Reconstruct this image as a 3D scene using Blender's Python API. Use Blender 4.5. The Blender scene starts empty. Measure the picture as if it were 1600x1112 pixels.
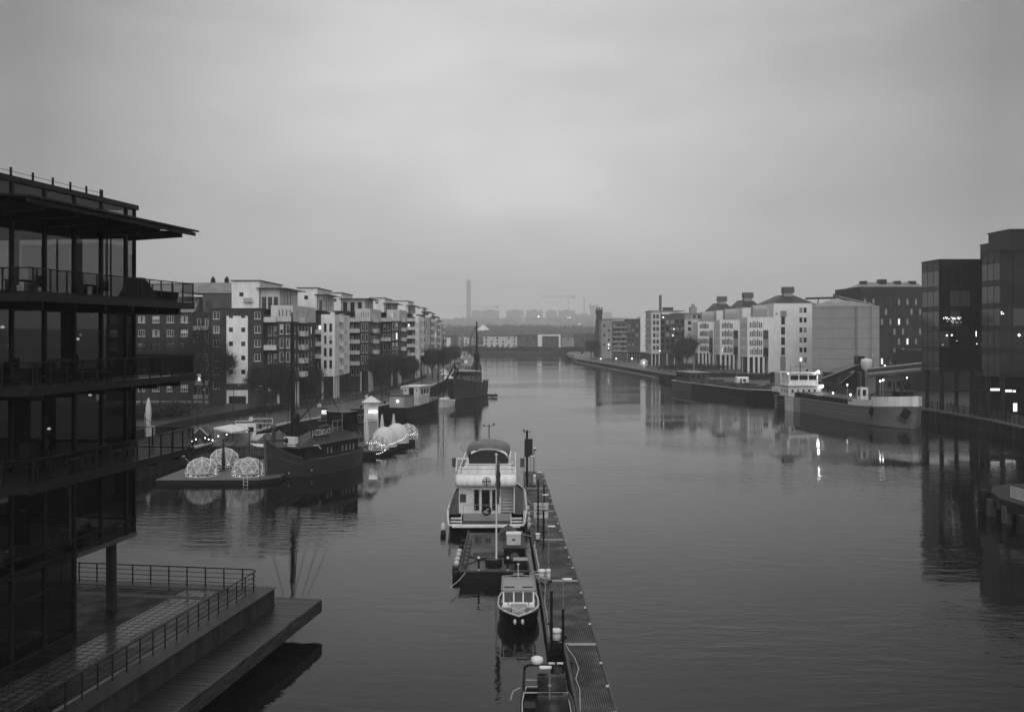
import bpy, math, random
from math import sin, cos, pi, radians as R, sqrt, atan2
from mathutils import Vector, Matrix
random.seed(7)
S = bpy.context.scene
# ---------------- camera
EYE = 18.0; F = 1556.0; HY = 519.0
cd = bpy.data.cameras.new('camera'); cam = bpy.data.objects.new('camera', cd); S.collection.objects.link(cam); S.camera = cam
cam.location = (0, 0, EYE); cam.rotation_euler = (R(90), 0, 0)
cd.sensor_width = 36; cd.lens = 36*F/1600; cd.shift_y = -(556-HY)/1600; cd.clip_start = .5; cd.clip_end = 9000
# ---------------- overcast dusk sky
W = bpy.data.worlds.new('World'); S.world = W; W.use_nodes = True
nt = W.node_tree; N = nt.nodes; L = nt.links; N.clear()
out = N.new('ShaderNodeOutputWorld'); bg = N.new('ShaderNodeBackground'); L.new(bg.outputs[0], out.inputs[0])
sky = N.new('ShaderNodeTexSky'); sky.sky_type = 'NISHITA'; sky.sun_disc = False
sky.sun_elevation = R(35); sky.sun_rotation = R(180)
bw = N.new('ShaderNodeRGBToBW'); L.new(sky.outputs[0], bw.inputs[0])
tc = N.new('ShaderNodeTexCoord'); sep = N.new('ShaderNodeSeparateXYZ'); L.new(tc.outputs['Generated'], sep.inputs[0])
ramp = N.new('ShaderNodeValToRGB'); L.new(sep.outputs[2], ramp.inputs[0])
def stops(rp, pts):
    e = rp.color_ramp.elements
    while len(e) > 1: e.remove(e[0])
    e[0].position = pts[0][0]; e[0].color = (pts[0][1],)*3+(1,)
    for p, v in pts[1:]:
        k = e.new(p); k.color = (v,)*3+(1,)
stops(ramp, [(0, 1.15), (.04, 1.1), (.1, 1.05), (.16, 1.02), (.24, 1.0), (.32, .92), (.42, 1.0), (.65, 1.35), (1, 1.6)])
mp = N.new('ShaderNodeMapping'); L.new(tc.outputs['Generated'], mp.inputs[0]); mp.inputs['Scale'].default_value = (1, 1, 3.2)
nz = N.new('ShaderNodeTexNoise'); L.new(mp.outputs[0], nz.inputs[0]); nz.inputs['Scale'].default_value = 3.3; nz.inputs['Detail'].default_value = 5; nz.inputs['Roughness'].default_value = .5
nr = N.new('ShaderNodeMapRange'); L.new(nz.outputs[0], nr.inputs[0]); nr.inputs[1].default_value = .3; nr.inputs[2].default_value = .7; nr.inputs[3].default_value = .82; nr.inputs[4].default_value = 1.13
# sky darkened to both sides to imitate lens vignetting, brightest over the canal mouth
xr = N.new('ShaderNodeMath'); xr.operation = 'MULTIPLY'; L.new(sep.outputs[0], xr.inputs[0]); L.new(sep.outputs[0], xr.inputs[1])
xk = N.new('ShaderNodeMath'); xk.operation = 'MULTIPLY_ADD'; L.new(xr.outputs[0], xk.inputs[0]); xk.inputs[1].default_value = -3.7; xk.inputs[2].default_value = 1.0
xm = N.new('ShaderNodeMath'); xm.operation = 'MAXIMUM'; L.new(xk.outputs[0], xm.inputs[0]); xm.inputs[1].default_value = .33
def mul(a, b):
    m = N.new('ShaderNodeMath'); m.operation = 'MULTIPLY'
    L.new(a, m.inputs[0])
    if isinstance(b, (int, float)): m.inputs[1].default_value = b
    else: L.new(b, m.inputs[1])
    return m.outputs[0]
cl = mul(mul(ramp.outputs[0], nr.outputs[0]), xm.outputs[0])
# unseen sky behind the camera brightened to light the facades facing it
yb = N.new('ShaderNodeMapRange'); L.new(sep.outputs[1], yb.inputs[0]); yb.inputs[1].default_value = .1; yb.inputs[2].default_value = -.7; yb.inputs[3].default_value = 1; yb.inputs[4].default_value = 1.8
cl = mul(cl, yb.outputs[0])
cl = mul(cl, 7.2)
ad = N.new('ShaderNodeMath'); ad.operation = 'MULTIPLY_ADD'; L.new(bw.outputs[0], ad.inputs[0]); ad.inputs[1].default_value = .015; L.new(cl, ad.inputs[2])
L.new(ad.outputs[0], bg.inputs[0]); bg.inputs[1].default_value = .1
# ---------------- weak sun behind thick cloud
sl = bpy.data.lights.new('sun', 'SUN'); so = bpy.data.objects.new('sun', sl); S.collection.objects.link(so)
sl.energy = .9; sl.angle = R(70); sl.color = (1, 1, 1); so.location = (0, 0, 200)
so.rotation_euler = (R(52), 0, R(8))
S.view_settings.view_transform = 'Standard'; S.view_settings.look = 'None'; S.view_settings.gamma = 1; S.view_settings.exposure = 0
S.render.engine = 'CYCLES'
S.cycles.max_bounces = 6; S.cycles.diffuse_bounces = 2; S.cycles.glossy_bounces = 3; S.cycles.transmission_bounces = 4
S.cycles.transparent_max_bounces = 10; S.cycles.volume_bounces = 2; S.cycles.sample_clamp_indirect = 4
S.cycles.use_denoising = True; S.cycles.caustics_reflective = False; S.cycles.caustics_refractive = False

# ---------------- helpers
def G(px, py, z=0.0):                       # ground point (height z) that the photograph shows at this place
    Y = F*(EYE-z)/(py-HY); return Vector(((px-800)*Y/F, Y, z))
def XD(px, Y): return (px-800)*Y/F
def ZD(py, Y): return EYE-(py-HY)*Y/F
def tag(o, label, cat, group=None, kind=None):
    if label: o['label'] = label
    if cat: o['category'] = cat
    if group: o['group'] = group
    if kind: o['kind'] = kind
    return o
def empty(name, loc, rz=0, label=None, cat=None, group=None):
    o = bpy.data.objects.new(name, None); S.collection.objects.link(o); o.location = loc; o.rotation_euler = (0, 0, rz)
    o.empty_display_size = .3
    return tag(o, label, cat, group)
class MB:
    def __init__(s): s.v = []; s.f = []; s.m = []; s.mi = 0; s.M = None
    def add(s, vs, fs):
        n = len(s.v)
        s.v += [tuple(s.M @ Vector(v)) for v in vs] if s.M else [tuple(v) for v in vs]
        s.f += [[i+n for i in f] for f in fs]; s.m += [s.mi]*len(fs)
        return s
    def quad(s, a, b, c, d): return s.add([a, b, c, d], [(0, 1, 2, 3)])
    def box(s, x0, x1, y0, y1, z0, z1):
        return s.add([(x0,y0,z0),(x1,y0,z0),(x1,y1,z0),(x0,y1,z0),(x0,y0,z1),(x1,y0,z1),(x1,y1,z1),(x0,y1,z1)],
                     [(3,2,1,0),(4,5,6,7),(0,1,5,4),(1,2,6,5),(2,3,7,6),(3,0,4,7)])
    def cb(s, c, d, rz=0, ry=0, rx=0):
        M = Matrix.Translation(c) @ Matrix.Rotation(rz, 4, 'Z') @ Matrix.Rotation(ry, 4, 'Y') @ Matrix.Rotation(rx, 4, 'X')
        a, b, e = d[0]/2, d[1]/2, d[2]/2
        return s.add([M @ Vector(p) for p in [(-a,-b,-e),(a,-b,-e),(a,b,-e),(-a,b,-e),(-a,-b,e),(a,-b,e),(a,b,e),(-a,b,e)]],
                     [(3,2,1,0),(4,5,6,7),(0,1,5,4),(1,2,6,5),(2,3,7,6),(3,0,4,7)])
    def prism(s, poly, z0, z1, top=None):
        n = len(poly); t = top or poly
        vs = [(p[0], p[1], z0) for p in poly]+[(p[0], p[1], z1) for p in t]
        return s.add(vs, [tuple(range(n-1, -1, -1)), tuple(range(n, 2*n))]+[(i, (i+1) % n, (i+1) % n+n, i+n) for i in range(n)])
    def xprism(s, prof, x0, x1):            # profile in (y,z), extruded along x
        n = len(prof)
        return s.add([(x0, p[0], p[1]) for p in prof]+[(x1, p[0], p[1]) for p in prof],
                     [tuple(range(n-1, -1, -1)), tuple(range(n, 2*n))]+[(i, (i+1) % n, (i+1) % n+n, i+n) for i in range(n)])
    def tube(s, p, q, r, n=6, r2=None, cap=True):
        p = Vector(p); q = Vector(q); d = q-p
        if d.length < 1e-6: return s
        d.normalize(); a = d.orthogonal().normalized(); b = d.cross(a); r2 = r if r2 is None else r2
        vs = [p+(a*cos(2*pi*i/n)+b*sin(2*pi*i/n))*r for i in range(n)]+[q+(a*cos(2*pi*i/n)+b*sin(2*pi*i/n))*r2 for i in range(n)]
        fs = [(i, (i+1) % n, (i+1) % n+n, i+n) for i in range(n)]
        if cap: fs += [tuple(range(n-1, -1, -1)), tuple(range(n, 2*n))]
        return s.add(vs, fs)
    def path(s, pts, r, n=5):
        for a, b in zip(pts, pts[1:]): s.tube(a, b, r, n)
        return s
    def lathe(s, c, prof, n=12):            # prof: (radius, z)
        vs = []; fs = []; k = len(prof)
        for r, z in prof:
            vs += [(c[0]+r*cos(2*pi*i/n), c[1]+r*sin(2*pi*i/n), c[2]+z) for i in range(n)]
        for j in range(k-1):
            fs += [(j*n+i, j*n+(i+1) % n, (j+1)*n+(i+1) % n, (j+1)*n+i) for i in range(n)]
        fs += [tuple(range(n-1, -1, -1)), tuple(range((k-1)*n, k*n))]
        return s.add(vs, fs)
    def ball(s, c, r, n=10, m=6, sq=1.0):
        return s.lathe(c, [(max(.001, r*sin(pi*j/m)), -r*cos(pi*j/m)*sq) for j in range(m+1)], n)
    def loft(s, rings, closed=True, caps=True):
        n = len(rings[0]); vs = [p for r_ in rings for p in r_]; fs = []
        for j in range(len(rings)-1):
            for i in range(n if closed else n-1): fs.append((j*n+i, j*n+(i+1) % n, (j+1)*n+(i+1) % n, (j+1)*n+i))
        if caps and closed: fs += [tuple(range(n-1, -1, -1)), tuple(range((len(rings)-1)*n, len(rings)*n))]
        return s.add(vs, fs)
    def mesh(s, name, mats, smooth=False):
        me = bpy.data.meshes.new(name); me.from_pydata(s.v, [], s.f)
        for m in (mats if isinstance(mats, (list, tuple)) else [mats]): me.materials.append(m)
        if any(s.m): me.polygons.foreach_set('material_index', s.m)
        if smooth: me.polygons.foreach_set('use_smooth', [True]*len(s.f))
        me.update(); return me
    def build(s, name, mats, parent=None, smooth=False, loc=None):
        o = bpy.data.objects.new(name, s.mesh(name, mats, smooth)); S.collection.objects.link(o)
        if parent: o.parent = parent
        if loc: o.location = loc
        return o
def inst(name, me, parent=None, loc=(0,0,0), rz=0, sc=None):
    o = bpy.data.objects.new(name, me); S.collection.objects.link(o); o.parent = parent; o.location = loc; o.rotation_euler = (0, 0, rz)
    if sc: o.scale = sc if isinstance(sc, tuple) else (sc,)*3
    return o
def copy_tree(o, parent=None):
    c = o.copy(); S.collection.objects.link(c); c.parent = parent
    for ch in o.children: copy_tree(ch, c)
    return c
# ---------------- materials (a black and white photograph: every colour is a grey)
MC = {}
def mat(name, v, rough=.7, var=.25, sc=.6, bump=0, bsc=8, metal=0, spec=.2, vscale=None):
    if name in MC: return MC[name]
    m = bpy.data.materials.new(name); m.use_nodes = True; nt = m.node_tree; b = nt.nodes['Principled BSDF']
    b.inputs['Base Color'].default_value = (v, v, v, 1); b.inputs['Roughness'].default_value = rough; b.inputs['Metallic'].default_value = metal
    if spec is not None: b.inputs['Specular IOR Level'].default_value = spec
    t = nt.nodes.new('ShaderNodeTexCoord')
    src = t.outputs['Object']
    if vscale:
        mp = nt.nodes.new('ShaderNodeMapping'); nt.links.new(src, mp.inputs[0]); mp.inputs['Scale'].default_value = vscale; src = mp.outputs[0]
    if var:
        n = nt.nodes.new('ShaderNodeTexNoise'); nt.links.new(src, n.inputs[0]); n.inputs['Scale'].default_value = sc; n.inputs['Detail'].default_value = 6; n.inputs['Roughness'].default_value = .65
        r = nt.nodes.new('ShaderNodeValToRGB'); nt.links.new(n.outputs[0], r.inputs[0])
        stops(r, [(.3, v*(1-var)), (.7, v*(1+var*.6))]); nt.links.new(r.outputs[0], b.inputs['Base Color'])
    if bump:
        n2 = nt.nodes.new('ShaderNodeTexNoise'); nt.links.new(src, n2.inputs[0]); n2.inputs['Scale'].default_value = bsc; n2.inputs['Detail'].default_value = 4
        bp = nt.nodes.new('ShaderNodeBump'); bp.inputs['Strength'].default_value = bump; bp.inputs['Distance'].default_value = .03
        nt.links.new(n2.outputs[0], bp.inputs['Height']); nt.links.new(bp.outputs[0], b.inputs['Normal'])
    MC[name] = m; return m
def brickmat(name, v1, v2, mortar, bw_, bh, rough=.6, bump=.4, ms=.02, rot=0, off=.5, swap=False):
    m = bpy.data.materials.new(name); m.use_nodes = True; nt = m.node_tree; b = nt.nodes['Principled BSDF']; b.inputs['Roughness'].default_value = rough; b.inputs['Specular IOR Level'].default_value = .3
    t = nt.nodes.new('ShaderNodeTexCoord'); mp = nt.nodes.new('ShaderNodeMapping'); nt.links.new(t.outputs['Object'], mp.inputs[0])
    mp.inputs['Rotation'].default_value = (R(90) if swap else 0, 0, rot)
    k = nt.nodes.new('ShaderNodeTexBrick'); nt.links.new(mp.outputs[0], k.inputs[0]); k.offset = off
    k.inputs['Color1'].default_value = (v1,)*3+(1,); k.inputs['Color2'].default_value = (v2,)*3+(1,); k.inputs['Mortar'].default_value = (mortar,)*3+(1,)
    k.inputs['Scale'].default_value = 1; k.inputs['Brick Width'].default_value = bw_; k.inputs['Row Height'].default_value = bh; k.inputs['Mortar Size'].default_value = ms
    n = nt.nodes.new('ShaderNodeTexNoise'); nt.links.new(t.outputs['Object'], n.inputs[0]); n.inputs['Scale'].default_value = .7; n.inputs['Detail'].default_value = 6
    mr = nt.nodes.new('ShaderNodeMapRange'); nt.links.new(n.outputs[0], mr.inputs[0]); mr.inputs[1].default_value = .3; mr.inputs[2].default_value = .7; mr.inputs[3].default_value = .7; mr.inputs[4].default_value = 1.2
    mx = nt.nodes.new('ShaderNodeMix'); mx.data_type = 'RGBA'; mx.blend_type = 'MULTIPLY'; mx.inputs[0].default_value = 1
    nt.links.new(k.outputs[0], mx.inputs[6]); nt.links.new(mr.outputs[0], mx.inputs[7]); nt.links.new(mx.outputs[2], b.inputs['Base Color'])
    r2 = nt.nodes.new('ShaderNodeMapRange'); nt.links.new(n.outputs[0], r2.inputs[0]); r2.inputs[1].default_value = .35; r2.inputs[2].default_value = .65; r2.inputs[3].default_value = rough*.6; r2.inputs[4].default_value = min(1, rough*1.3)
    nt.links.new(r2.outputs[0], b.inputs['Roughness'])
    sp = nt.nodes.new('ShaderNodeMapRange'); nt.links.new(k.outputs['Fac'], sp.inputs[0]); sp.inputs[3].default_value = .4; sp.inputs[4].default_value = .02; nt.links.new(sp.outputs[0], b.inputs['Specular IOR Level'])
    bp = nt.nodes.new('ShaderNodeBump'); bp.inputs['Strength'].default_value = bump; bp.inputs['Distance'].default_value = .02; bp.invert = True
    nt.links.new(k.outputs['Fac'], bp.inputs['Height']); nt.links.new(bp.outputs[0], b.inputs['Normal'])
    MC[name] = m; return m
def emit(name, s, v=1.0, sample=True):
    if name in MC: return MC[name]
    m = bpy.data.materials.new(name); m.use_nodes = True; nt = m.node_tree; nt.nodes.clear()
    e = nt.nodes.new('ShaderNodeEmission'); e.inputs[0].default_value = (v, v, v, 1); e.inputs[1].default_value = s
    o = nt.nodes.new('ShaderNodeOutputMaterial'); nt.links.new(e.outputs[0], o.inputs[0])
    if not sample: m.cycles.emission_sampling = 'NONE'
    MC[name] = m; return m
def glassmat(name, tint, ior=1.5, rough=.01, base=0.0):
    m = bpy.data.materials.new(name); m.use_nodes = True; nt = m.node_tree; nt.nodes.clear()
    t = nt.nodes.new('ShaderNodeBsdfTransparent'); t.inputs[0].default_value = (tint,)*3+(1,)
    g = nt.nodes.new('ShaderNodeBsdfGlossy'); g.inputs['Roughness'].default_value = rough
    fr = nt.nodes.new('ShaderNodeFresnel'); fr.inputs[0].default_value = ior
    src = fr.outputs[0]
    if base:
        a = nt.nodes.new('ShaderNodeMath'); a.operation = 'ADD'; nt.links.new(src, a.inputs[0]); a.inputs[1].default_value = base; a.use_clamp = True; src = a.outputs[0]
    x = nt.nodes.new('ShaderNodeMixShader'); nt.links.new(src, x.inputs[0]); nt.links.new(t.outputs[0], x.inputs[1]); nt.links.new(g.outputs[0], x.inputs[2])
    o = nt.nodes.new('ShaderNodeOutputMaterial'); nt.links.new(x.outputs[0], o.inputs[0]); MC[name] = m; return m
M = dict(
 brick=mat('dark_brick', .05, .85, .3, .5), brick2=mat('mid_brick', .10, .85, .3, .5), brick0=mat('old_brick', .035, .85, .35, .4),
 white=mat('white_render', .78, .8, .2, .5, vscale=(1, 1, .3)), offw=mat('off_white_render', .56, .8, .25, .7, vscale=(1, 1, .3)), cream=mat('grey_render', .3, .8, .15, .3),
 concrete=mat('concrete', .1, .8, .35, .5, .3, 5), dconc=mat('wet_concrete', .03, .55, .4, .6, .4, 4),
 roof=mat('dark_roof', .03, .5, .3, .8), roofl=mat('grey_sheet_roof', .2, .5, .3, .5),
 frame=mat('white_frame', .6, .6, .1), dframe=mat('dark_frame', .03, .5, .1), steel=mat('dark_steel', .01, .45, .25, 2),
 pane=mat('window_glass', .012, .07, 0, spec=.4), panel=mat('window_curtain', .3, .5, .3, 2), pite=mat('window_blind', .5, .5, .2, 1),
 lit=emit('lit_window', 1.1, sample=False), wood=mat('wet_wood', .018, .45, .45, 1.5, .4, 6), wood2=mat('grey_wood', .07, .6, .4, 2, .3, 6),
 hullw=mat('white_hull', .74, .35, .22, 1.3, vscale=(1, 1, .18)), hullb=mat('black_hull', .01, .3, .5, .7, .15, 2), hullg=mat('grey_hull', .1, .5, .3, .5, .2, 2),
 canvas=mat('white_canvas', .6, .8, .12, .8, .25, 2), dcanvas=mat('dark_canvas', .03, .8, .3, 1, .3, 3), gcanvas=mat('grey_canvas', .07, .7, .3, 2, .5, 2),
 asphalt=mat('wet_asphalt', .03, .4, .35, .2, .2, 9), rubber=mat('black_rubber', .012, .6, .2), rope=mat('rope', .4, .9, .2, 4),
 silver=mat('galvanised_steel', .35, .4, .15, 3, metal=.6), person=mat('dark_clothes', .02, .9, .3, 3), skin=mat('skin', .3, .6, 0),
 bark=mat('bark', .035, .9, .3, 3), twig=mat('twigs', .03, .9, .35, .4), twig2=mat('dark_twigs', .02, .9, .35, .4),
 ever=mat('evergreen', .03, .9, .4, .5), plastic=mat('white_plastic', .7, .35, .05), )
M['glass'] = glassmat('clear_dark_glass', .32, 1.33, .01, 0)
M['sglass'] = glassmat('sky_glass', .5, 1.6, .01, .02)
M['rglass'] = glassmat('railing_glass', .6, 1.25, .03, .0)
M['bulb'] = emit('festoon_bulb', 3.5, sample=False); M['lamp'] = emit('street_lamp_light', 12); M['flood'] = emit('floodlight', 300); M['far'] = emit('far_lamp', 6, sample=False)
M['strip'] = emit('strip_light', 1.5)

# window meshes, shared
WIN = {}
def win_mesh(w, h, style, kind):
    k = (round(w, 2), round(h, 2), style, kind)
    if k in WIN: return WIN[k]
    fm = M['frame'] if style[0] != 'd' else M['dframe']
    pm = {'d': M['pane'], 'c': M['panel'], 'b': M['pite'], 'l': M['lit']}[kind]
    b = MB(); t = .09
    b.box(0, w, -.04, .05, 0, t); b.box(0, w, -.04, .05, h-t, h); b.box(0, t, -.04, .05, t, h-t); b.box(w-t, w, -.04, .05, t, h-t)
    nb = {'2': 1, '3': 2, '1': 0, '4': 3}[style[1]]
    for i in range(nb): x = w*(i+1)/(nb+1); b.box(x-.04, x+.04, -.035, .05, t, h-t)
    if len(style) > 2: b.box(t, w-t, -.03, .05, h*.68-.03, h*.68+.03)
    if style[0] != 'd' or h > 1: b.box(-.06, w+.06, -.2, -.042, -.08, 0)
    p = MB(); p.quad((t, .02, t), (w-t, .02, t), (w-t, .02, h-t), (t, .02, h-t))
    if kind == 'c':
        p2 = MB()
        for x0, x1 in ((t, w*.3), (w*.7, w-t)): p2.quad((x0, .016, t), (x1, .016, t), (x1, .016, h-t), (x0, .016, h-t))
        p.mi = 1; p.add(p2.v, [(0, 1, 2, 3), (4, 5, 6, 7)])
        pme = p.mesh('pane', [M['pane'], M['panel']])
    elif kind == 'b':
        p.mi = 1; hh = h*.45; p.quad((t, .016, hh), (w-t, .016, hh), (w-t, .016, h-t), (t, .016, h-t)); pme = p.mesh('pane', [M['pane'], M['pite']])
    else: pme = p.mesh('pane', pm)
    b2 = MB(); b2.v = list(b.v); b2.f = list(b.f); b2.m = [0]*len(b.f)
    b2.mi = 1; b2.quad((t, .02, t), (w-t, .02, t), (w-t, .02, h-t), (t, .02, h-t))
    one = b2.mesh('window', [fm, {'l': M['lit'], 'c': M['panel'], 'b': M['panel'], 'd': M['pane']}[kind]])
    WIN[k] = (b.mesh('window', fm), pme, one); return WIN[k]
def window(root, P, u, w, h, style='w2', far=False, kind=None):
    k = kind or random.choices('dcbl', (60, 22, 14, 4))[0]
    a, p, one = win_mesh(w, h, style, k)
    rz = atan2(u[1], u[0])
    if far: return inst('window', one, root, P, rz)
    o = inst('window', a, root, P, rz); inst('pane', p, o); return o
def grid(us, vs, w, h, st='w2'): return [(u-w/2, v, w, h, st) for v in vs for u in us]
def wallface(mb, P, u, w, h, holes, depth=.22):
    """wall plane with real openings; P lower-left seen from outside, u along the wall"""
    u = Vector((u[0], u[1], 0)).normalized(); n = Vector((u.y, -u.x, 0)); P = Vector(P)
    us = sorted({0, w} | {round(a, 3) for q in holes for a in (q[0], q[0]+q[2])}); vs = sorted({0, h} | {round(a, 3) for q in holes for a in (q[1], q[1]+q[3])})
    us = [a for a in us if 0 <= a <= w]; vs = [a for a in vs if 0 <= a <= h]
    pt = lambda a, b, d=0: P+u*a+Vector((0, 0, b))-n*d
    for i in range(len(us)-1):
        run = None
        for j in range(len(vs)-1):
            ca = (us[i]+us[i+1])/2; cb = (vs[j]+vs[j+1])/2
            hole = any(q[0] < ca < q[0]+q[2] and q[1] < cb < q[1]+q[3] for q in holes)
            if not hole: run = vs[j] if run is None else run
            if hole and run is not None: mb.quad(pt(us[i], run), pt(us[i+1], run), pt(us[i+1], vs[j]), pt(us[i], vs[j])); run = None
        if run is not None: mb.quad(pt(us[i], run), pt(us[i+1], run), pt(us[i+1], h), pt(us[i], h))
    for (a, b, ww, hh, *_) in holes:
        c, d = a+ww, b+hh
        mb.quad(pt(a, b), pt(c, b), pt(c, b, depth), pt(a, b, depth)); mb.quad(pt(a, d, depth), pt(c, d, depth), pt(c, d), pt(a, d))
        mb.quad(pt(a, b), pt(a, b, depth), pt(a, d, depth), pt(a, d)); mb.quad(pt(c, b, depth), pt(c, b), pt(c, d), pt(c, d, depth))
FACE = {'S': lambda x0, x1, y0, y1: ((x0, y0), (1, 0), x1-x0), 'E': lambda x0, x1, y0, y1: ((x1, y0), (0, 1), y1-y0),
        'W': lambda x0, x1, y0, y1: ((x0, y1), (0, -1), y1-y0), 'N': lambda x0, x1, y0, y1: ((x1, y1), (-1, 0), x1-x0)}
def block(root, name, m, x0, x1, y0, y1, z0, z1, far=False, top=True, **faces):
    mb = MB()
    for k, fn in FACE.items():
        p, u, w = fn(x0, x1, y0, y1); holes = faces.get(k, [])
        holes = [q for q in holes if q[0] > .02 and q[0]+q[2] < w-.02 and q[1]+q[3] < z1-z0]
        wallface(mb, (p[0], p[1], z0), u, w, z1-z0, holes)
        n = Vector((u[1], -u[0], 0))
        for q in holes:
            window(root, Vector((p[0], p[1], z0))+Vector((u[0], u[1], 0))*q[0]+Vector((0, 0, q[1]))-n*.12, u, q[2], q[3], q[4], far, q[5] if len(q) > 5 else None)
    if top: mb.quad((x0, y0, z1), (x1, y0, z1), (x1, y1, z1), (x0, y1, z1)); mb.quad((x0, y1, z0), (x1, y1, z0), (x1, y0, z0), (x0, y0, z0))
    return mb.build(name, m, root)
def bx(root, name, m, x0, x1, y0, y1, z0, z1): return MB().box(x0, x1, y0, y1, z0, z1).build(name, m, root)

def hull(L_, B, sheer, draft=.6, nose=2.0, stern=.8, flare=.25, rake=.12, n=18, stern_s=.25, bow_s=.62, blunt=0.02, mats=None, bul=.5, top_only=False):
    """boat hull, stern at x=-L/2, bow at x=+L/2; returns (shell MB, deck MB, gunwale list)"""
    sh = MB(); lv = [0, .12, .3, .55, .8, 1]; P_ = []; rings = []
    for i in range(n+1):
        s = i/n; hb = B/2
        if s < stern_s: hb *= stern+(1-stern)*sin(pi/2*s/stern_s)
        if s > bow_s: hb *= max(blunt, 1-((s-bow_s)/(1-bow_s))**nose)
        zt = sheer(s); ring = []; bw_ = max(0, (s-bow_s)/(1-bow_s)) if s > bow_s else 0; st = max(0, 1-s/stern_s)
        for t in lv:
            k = 1-flare*(t**1.6)*(.35+.65*bw_)-(.25*t if t > .9 else 0); x = -L_/2+L_*s-rake*L_*t*bw_**1.5+rake*.4*L_*t*st
            ring.append((x, hb*k, zt*(1-t)-draft*t))
        rings.append(ring)
    for i in range(n):
        if mats: sh.mi = mats(i/n)
        for side in (1, -1):
            for j in range(len(lv)-1):
                q = [rings[i][j], rings[i+1][j], rings[i+1][j+1], rings[i][j+1]]
                q = [(a, b*side, c) for a, b, c in q]
                if side < 0: q = q[::-1]
                sh.quad(*q)
    for end in (0, n):
        r_ = rings[end]; sh.add([*r_, *[(a, -b, c) for a, b, c in r_]], [tuple(range(len(lv)))+tuple(range(2*len(lv)-1, len(lv)-1, -1))])
    # inner face of the bulwark
    sh.mi = 0
    dk = MB()
    for i in range(n):
        a, b = rings[i][0], rings[i+1][0]
        ia, ib = (a[0], max(.01, a[1]-.08), a[2]), (b[0], max(.01, b[1]-.08), b[2])
        for side in (1, -1):
            f = lambda p, dz=0: (p[0], p[1]*side, p[2]-dz)
            sh.quad(f(a), f(b), f(ib), f(ia)); sh.quad(f(ia), f(ib), f(ib, bul), f(ia, bul))
        dk.quad((ia[0], -ia[1], ia[2]-bul), (ib[0], -ib[1], ib[2]-bul), (ib[0], ib[1], ib[2]-bul), (ia[0], ia[1], ia[2]-bul))
    g = [r_[0] for r_ in rings]
    return sh, dk, g
def rimtube(g, r, off=0, n=5):
    m = MB(); pts = [(x, y+off, z) for x, y, z in g]
    m.path(pts, r, n); m.path([(x, -y, z) for x, y, z in pts], r, n); m.tube(pts[0], (pts[0][0], -pts[0][1], pts[0][2]), r, n); return m
# ================= SETTING
def water():
    m = bpy.data.materials.new('canal_water'); m.use_nodes = True; nt = m.node_tree; b = nt.nodes['Principled BSDF']
    b.inputs['Base Color'].default_value = (.004, .004, .004, 1); b.inputs['Roughness'].default_value = .035; b.inputs['IOR'].default_value = 1.23
    t = nt.nodes.new('ShaderNodeTexCoord')
    def nz(sx, sy, det, dist=0):
        mp = nt.nodes.new('ShaderNodeMapping'); nt.links.new(t.outputs['Object'], mp.inputs[0]); mp.inputs['Scale'].default_value = (sx, sy, 1); mp.inputs['Rotation'].default_value = (0, 0, .15)
        n = nt.nodes.new('ShaderNodeTexNoise'); nt.links.new(mp.outputs[0], n.inputs[0]); n.inputs['Scale'].default_value = 1; n.inputs['Detail'].default_value = det; n.inputs['Distortion'].default_value = dist; return n.outputs[0]
    a = nz(.35, .9, 3, .3); c = nz(1.6, 3.2, 2, .2); gst = nz(.012, .03, 3)
    g = nt.nodes.new('ShaderNodeMapRange'); nt.links.new(gst, g.inputs[0]); g.inputs[1].default_value = .42; g.inputs[2].default_value = .62; g.inputs[3].default_value = .12; g.inputs[4].default_value = 1.7
    s = nt.nodes.new('ShaderNodeMath'); s.operation = 'MULTIPLY_ADD'; nt.links.new(c, s.inputs[0]); s.inputs[1].default_value = .3; nt.links.new(a, s.inputs[2])
    bp = nt.nodes.new('ShaderNodeBump'); bp.inputs['Distance'].default_value = .03; nt.links.new(g.outputs[0], bp.inputs['Strength']); nt.links.new(s.outputs[0], bp.inputs['Height']); nt.links.new(bp.outputs[0], b.inputs['Normal'])
    mb = MB(); mb.quad((-2350, -280, 0), (2350, -280, 0), (2350, 2500, 0), (-2350, 2500, 0)); tag(mb.build('water', m), 'dark calm canal water with fine ripples', 'water', kind='structure')
water()
LQ = [(-62, -200), (-52, 60), (-46, 115), (-44.6, 137), (-40, 176), (-35.4, 190), (-28.6, 220), (-26.3, 231), (-24, 311), (-22.9, 343), (-25, 457), (-31, 655), (-38, 800)]
RQ = [(60, -200), (72, 60), (84.8, 165), (86, 180), (84, 207), (76, 262), (71, 310), (62, 352), (57.8, 376), (48, 483), (38.5, 583), (36, 680), (46, 800)]
pave = brickmat('promenade_paving', .085, .07, .04, 1.2, .6, .5)
def land(name, pts, z, label, m):
    mb = MB(); mb.prism(pts, -3.5, z); tag(mb.build(name, m), label, 'ground', kind='structure')
land('promenade_ground', LQ+[(-2300, 800), (-2300, -200)], 2.0, 'wet stone promenade along the apartment quay', pave)
land('quay_ground', [(2300, -200), (2300, 800)]+RQ[::-1], 2.3, 'dark industrial quay on the silo side', M['asphalt'])
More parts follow.
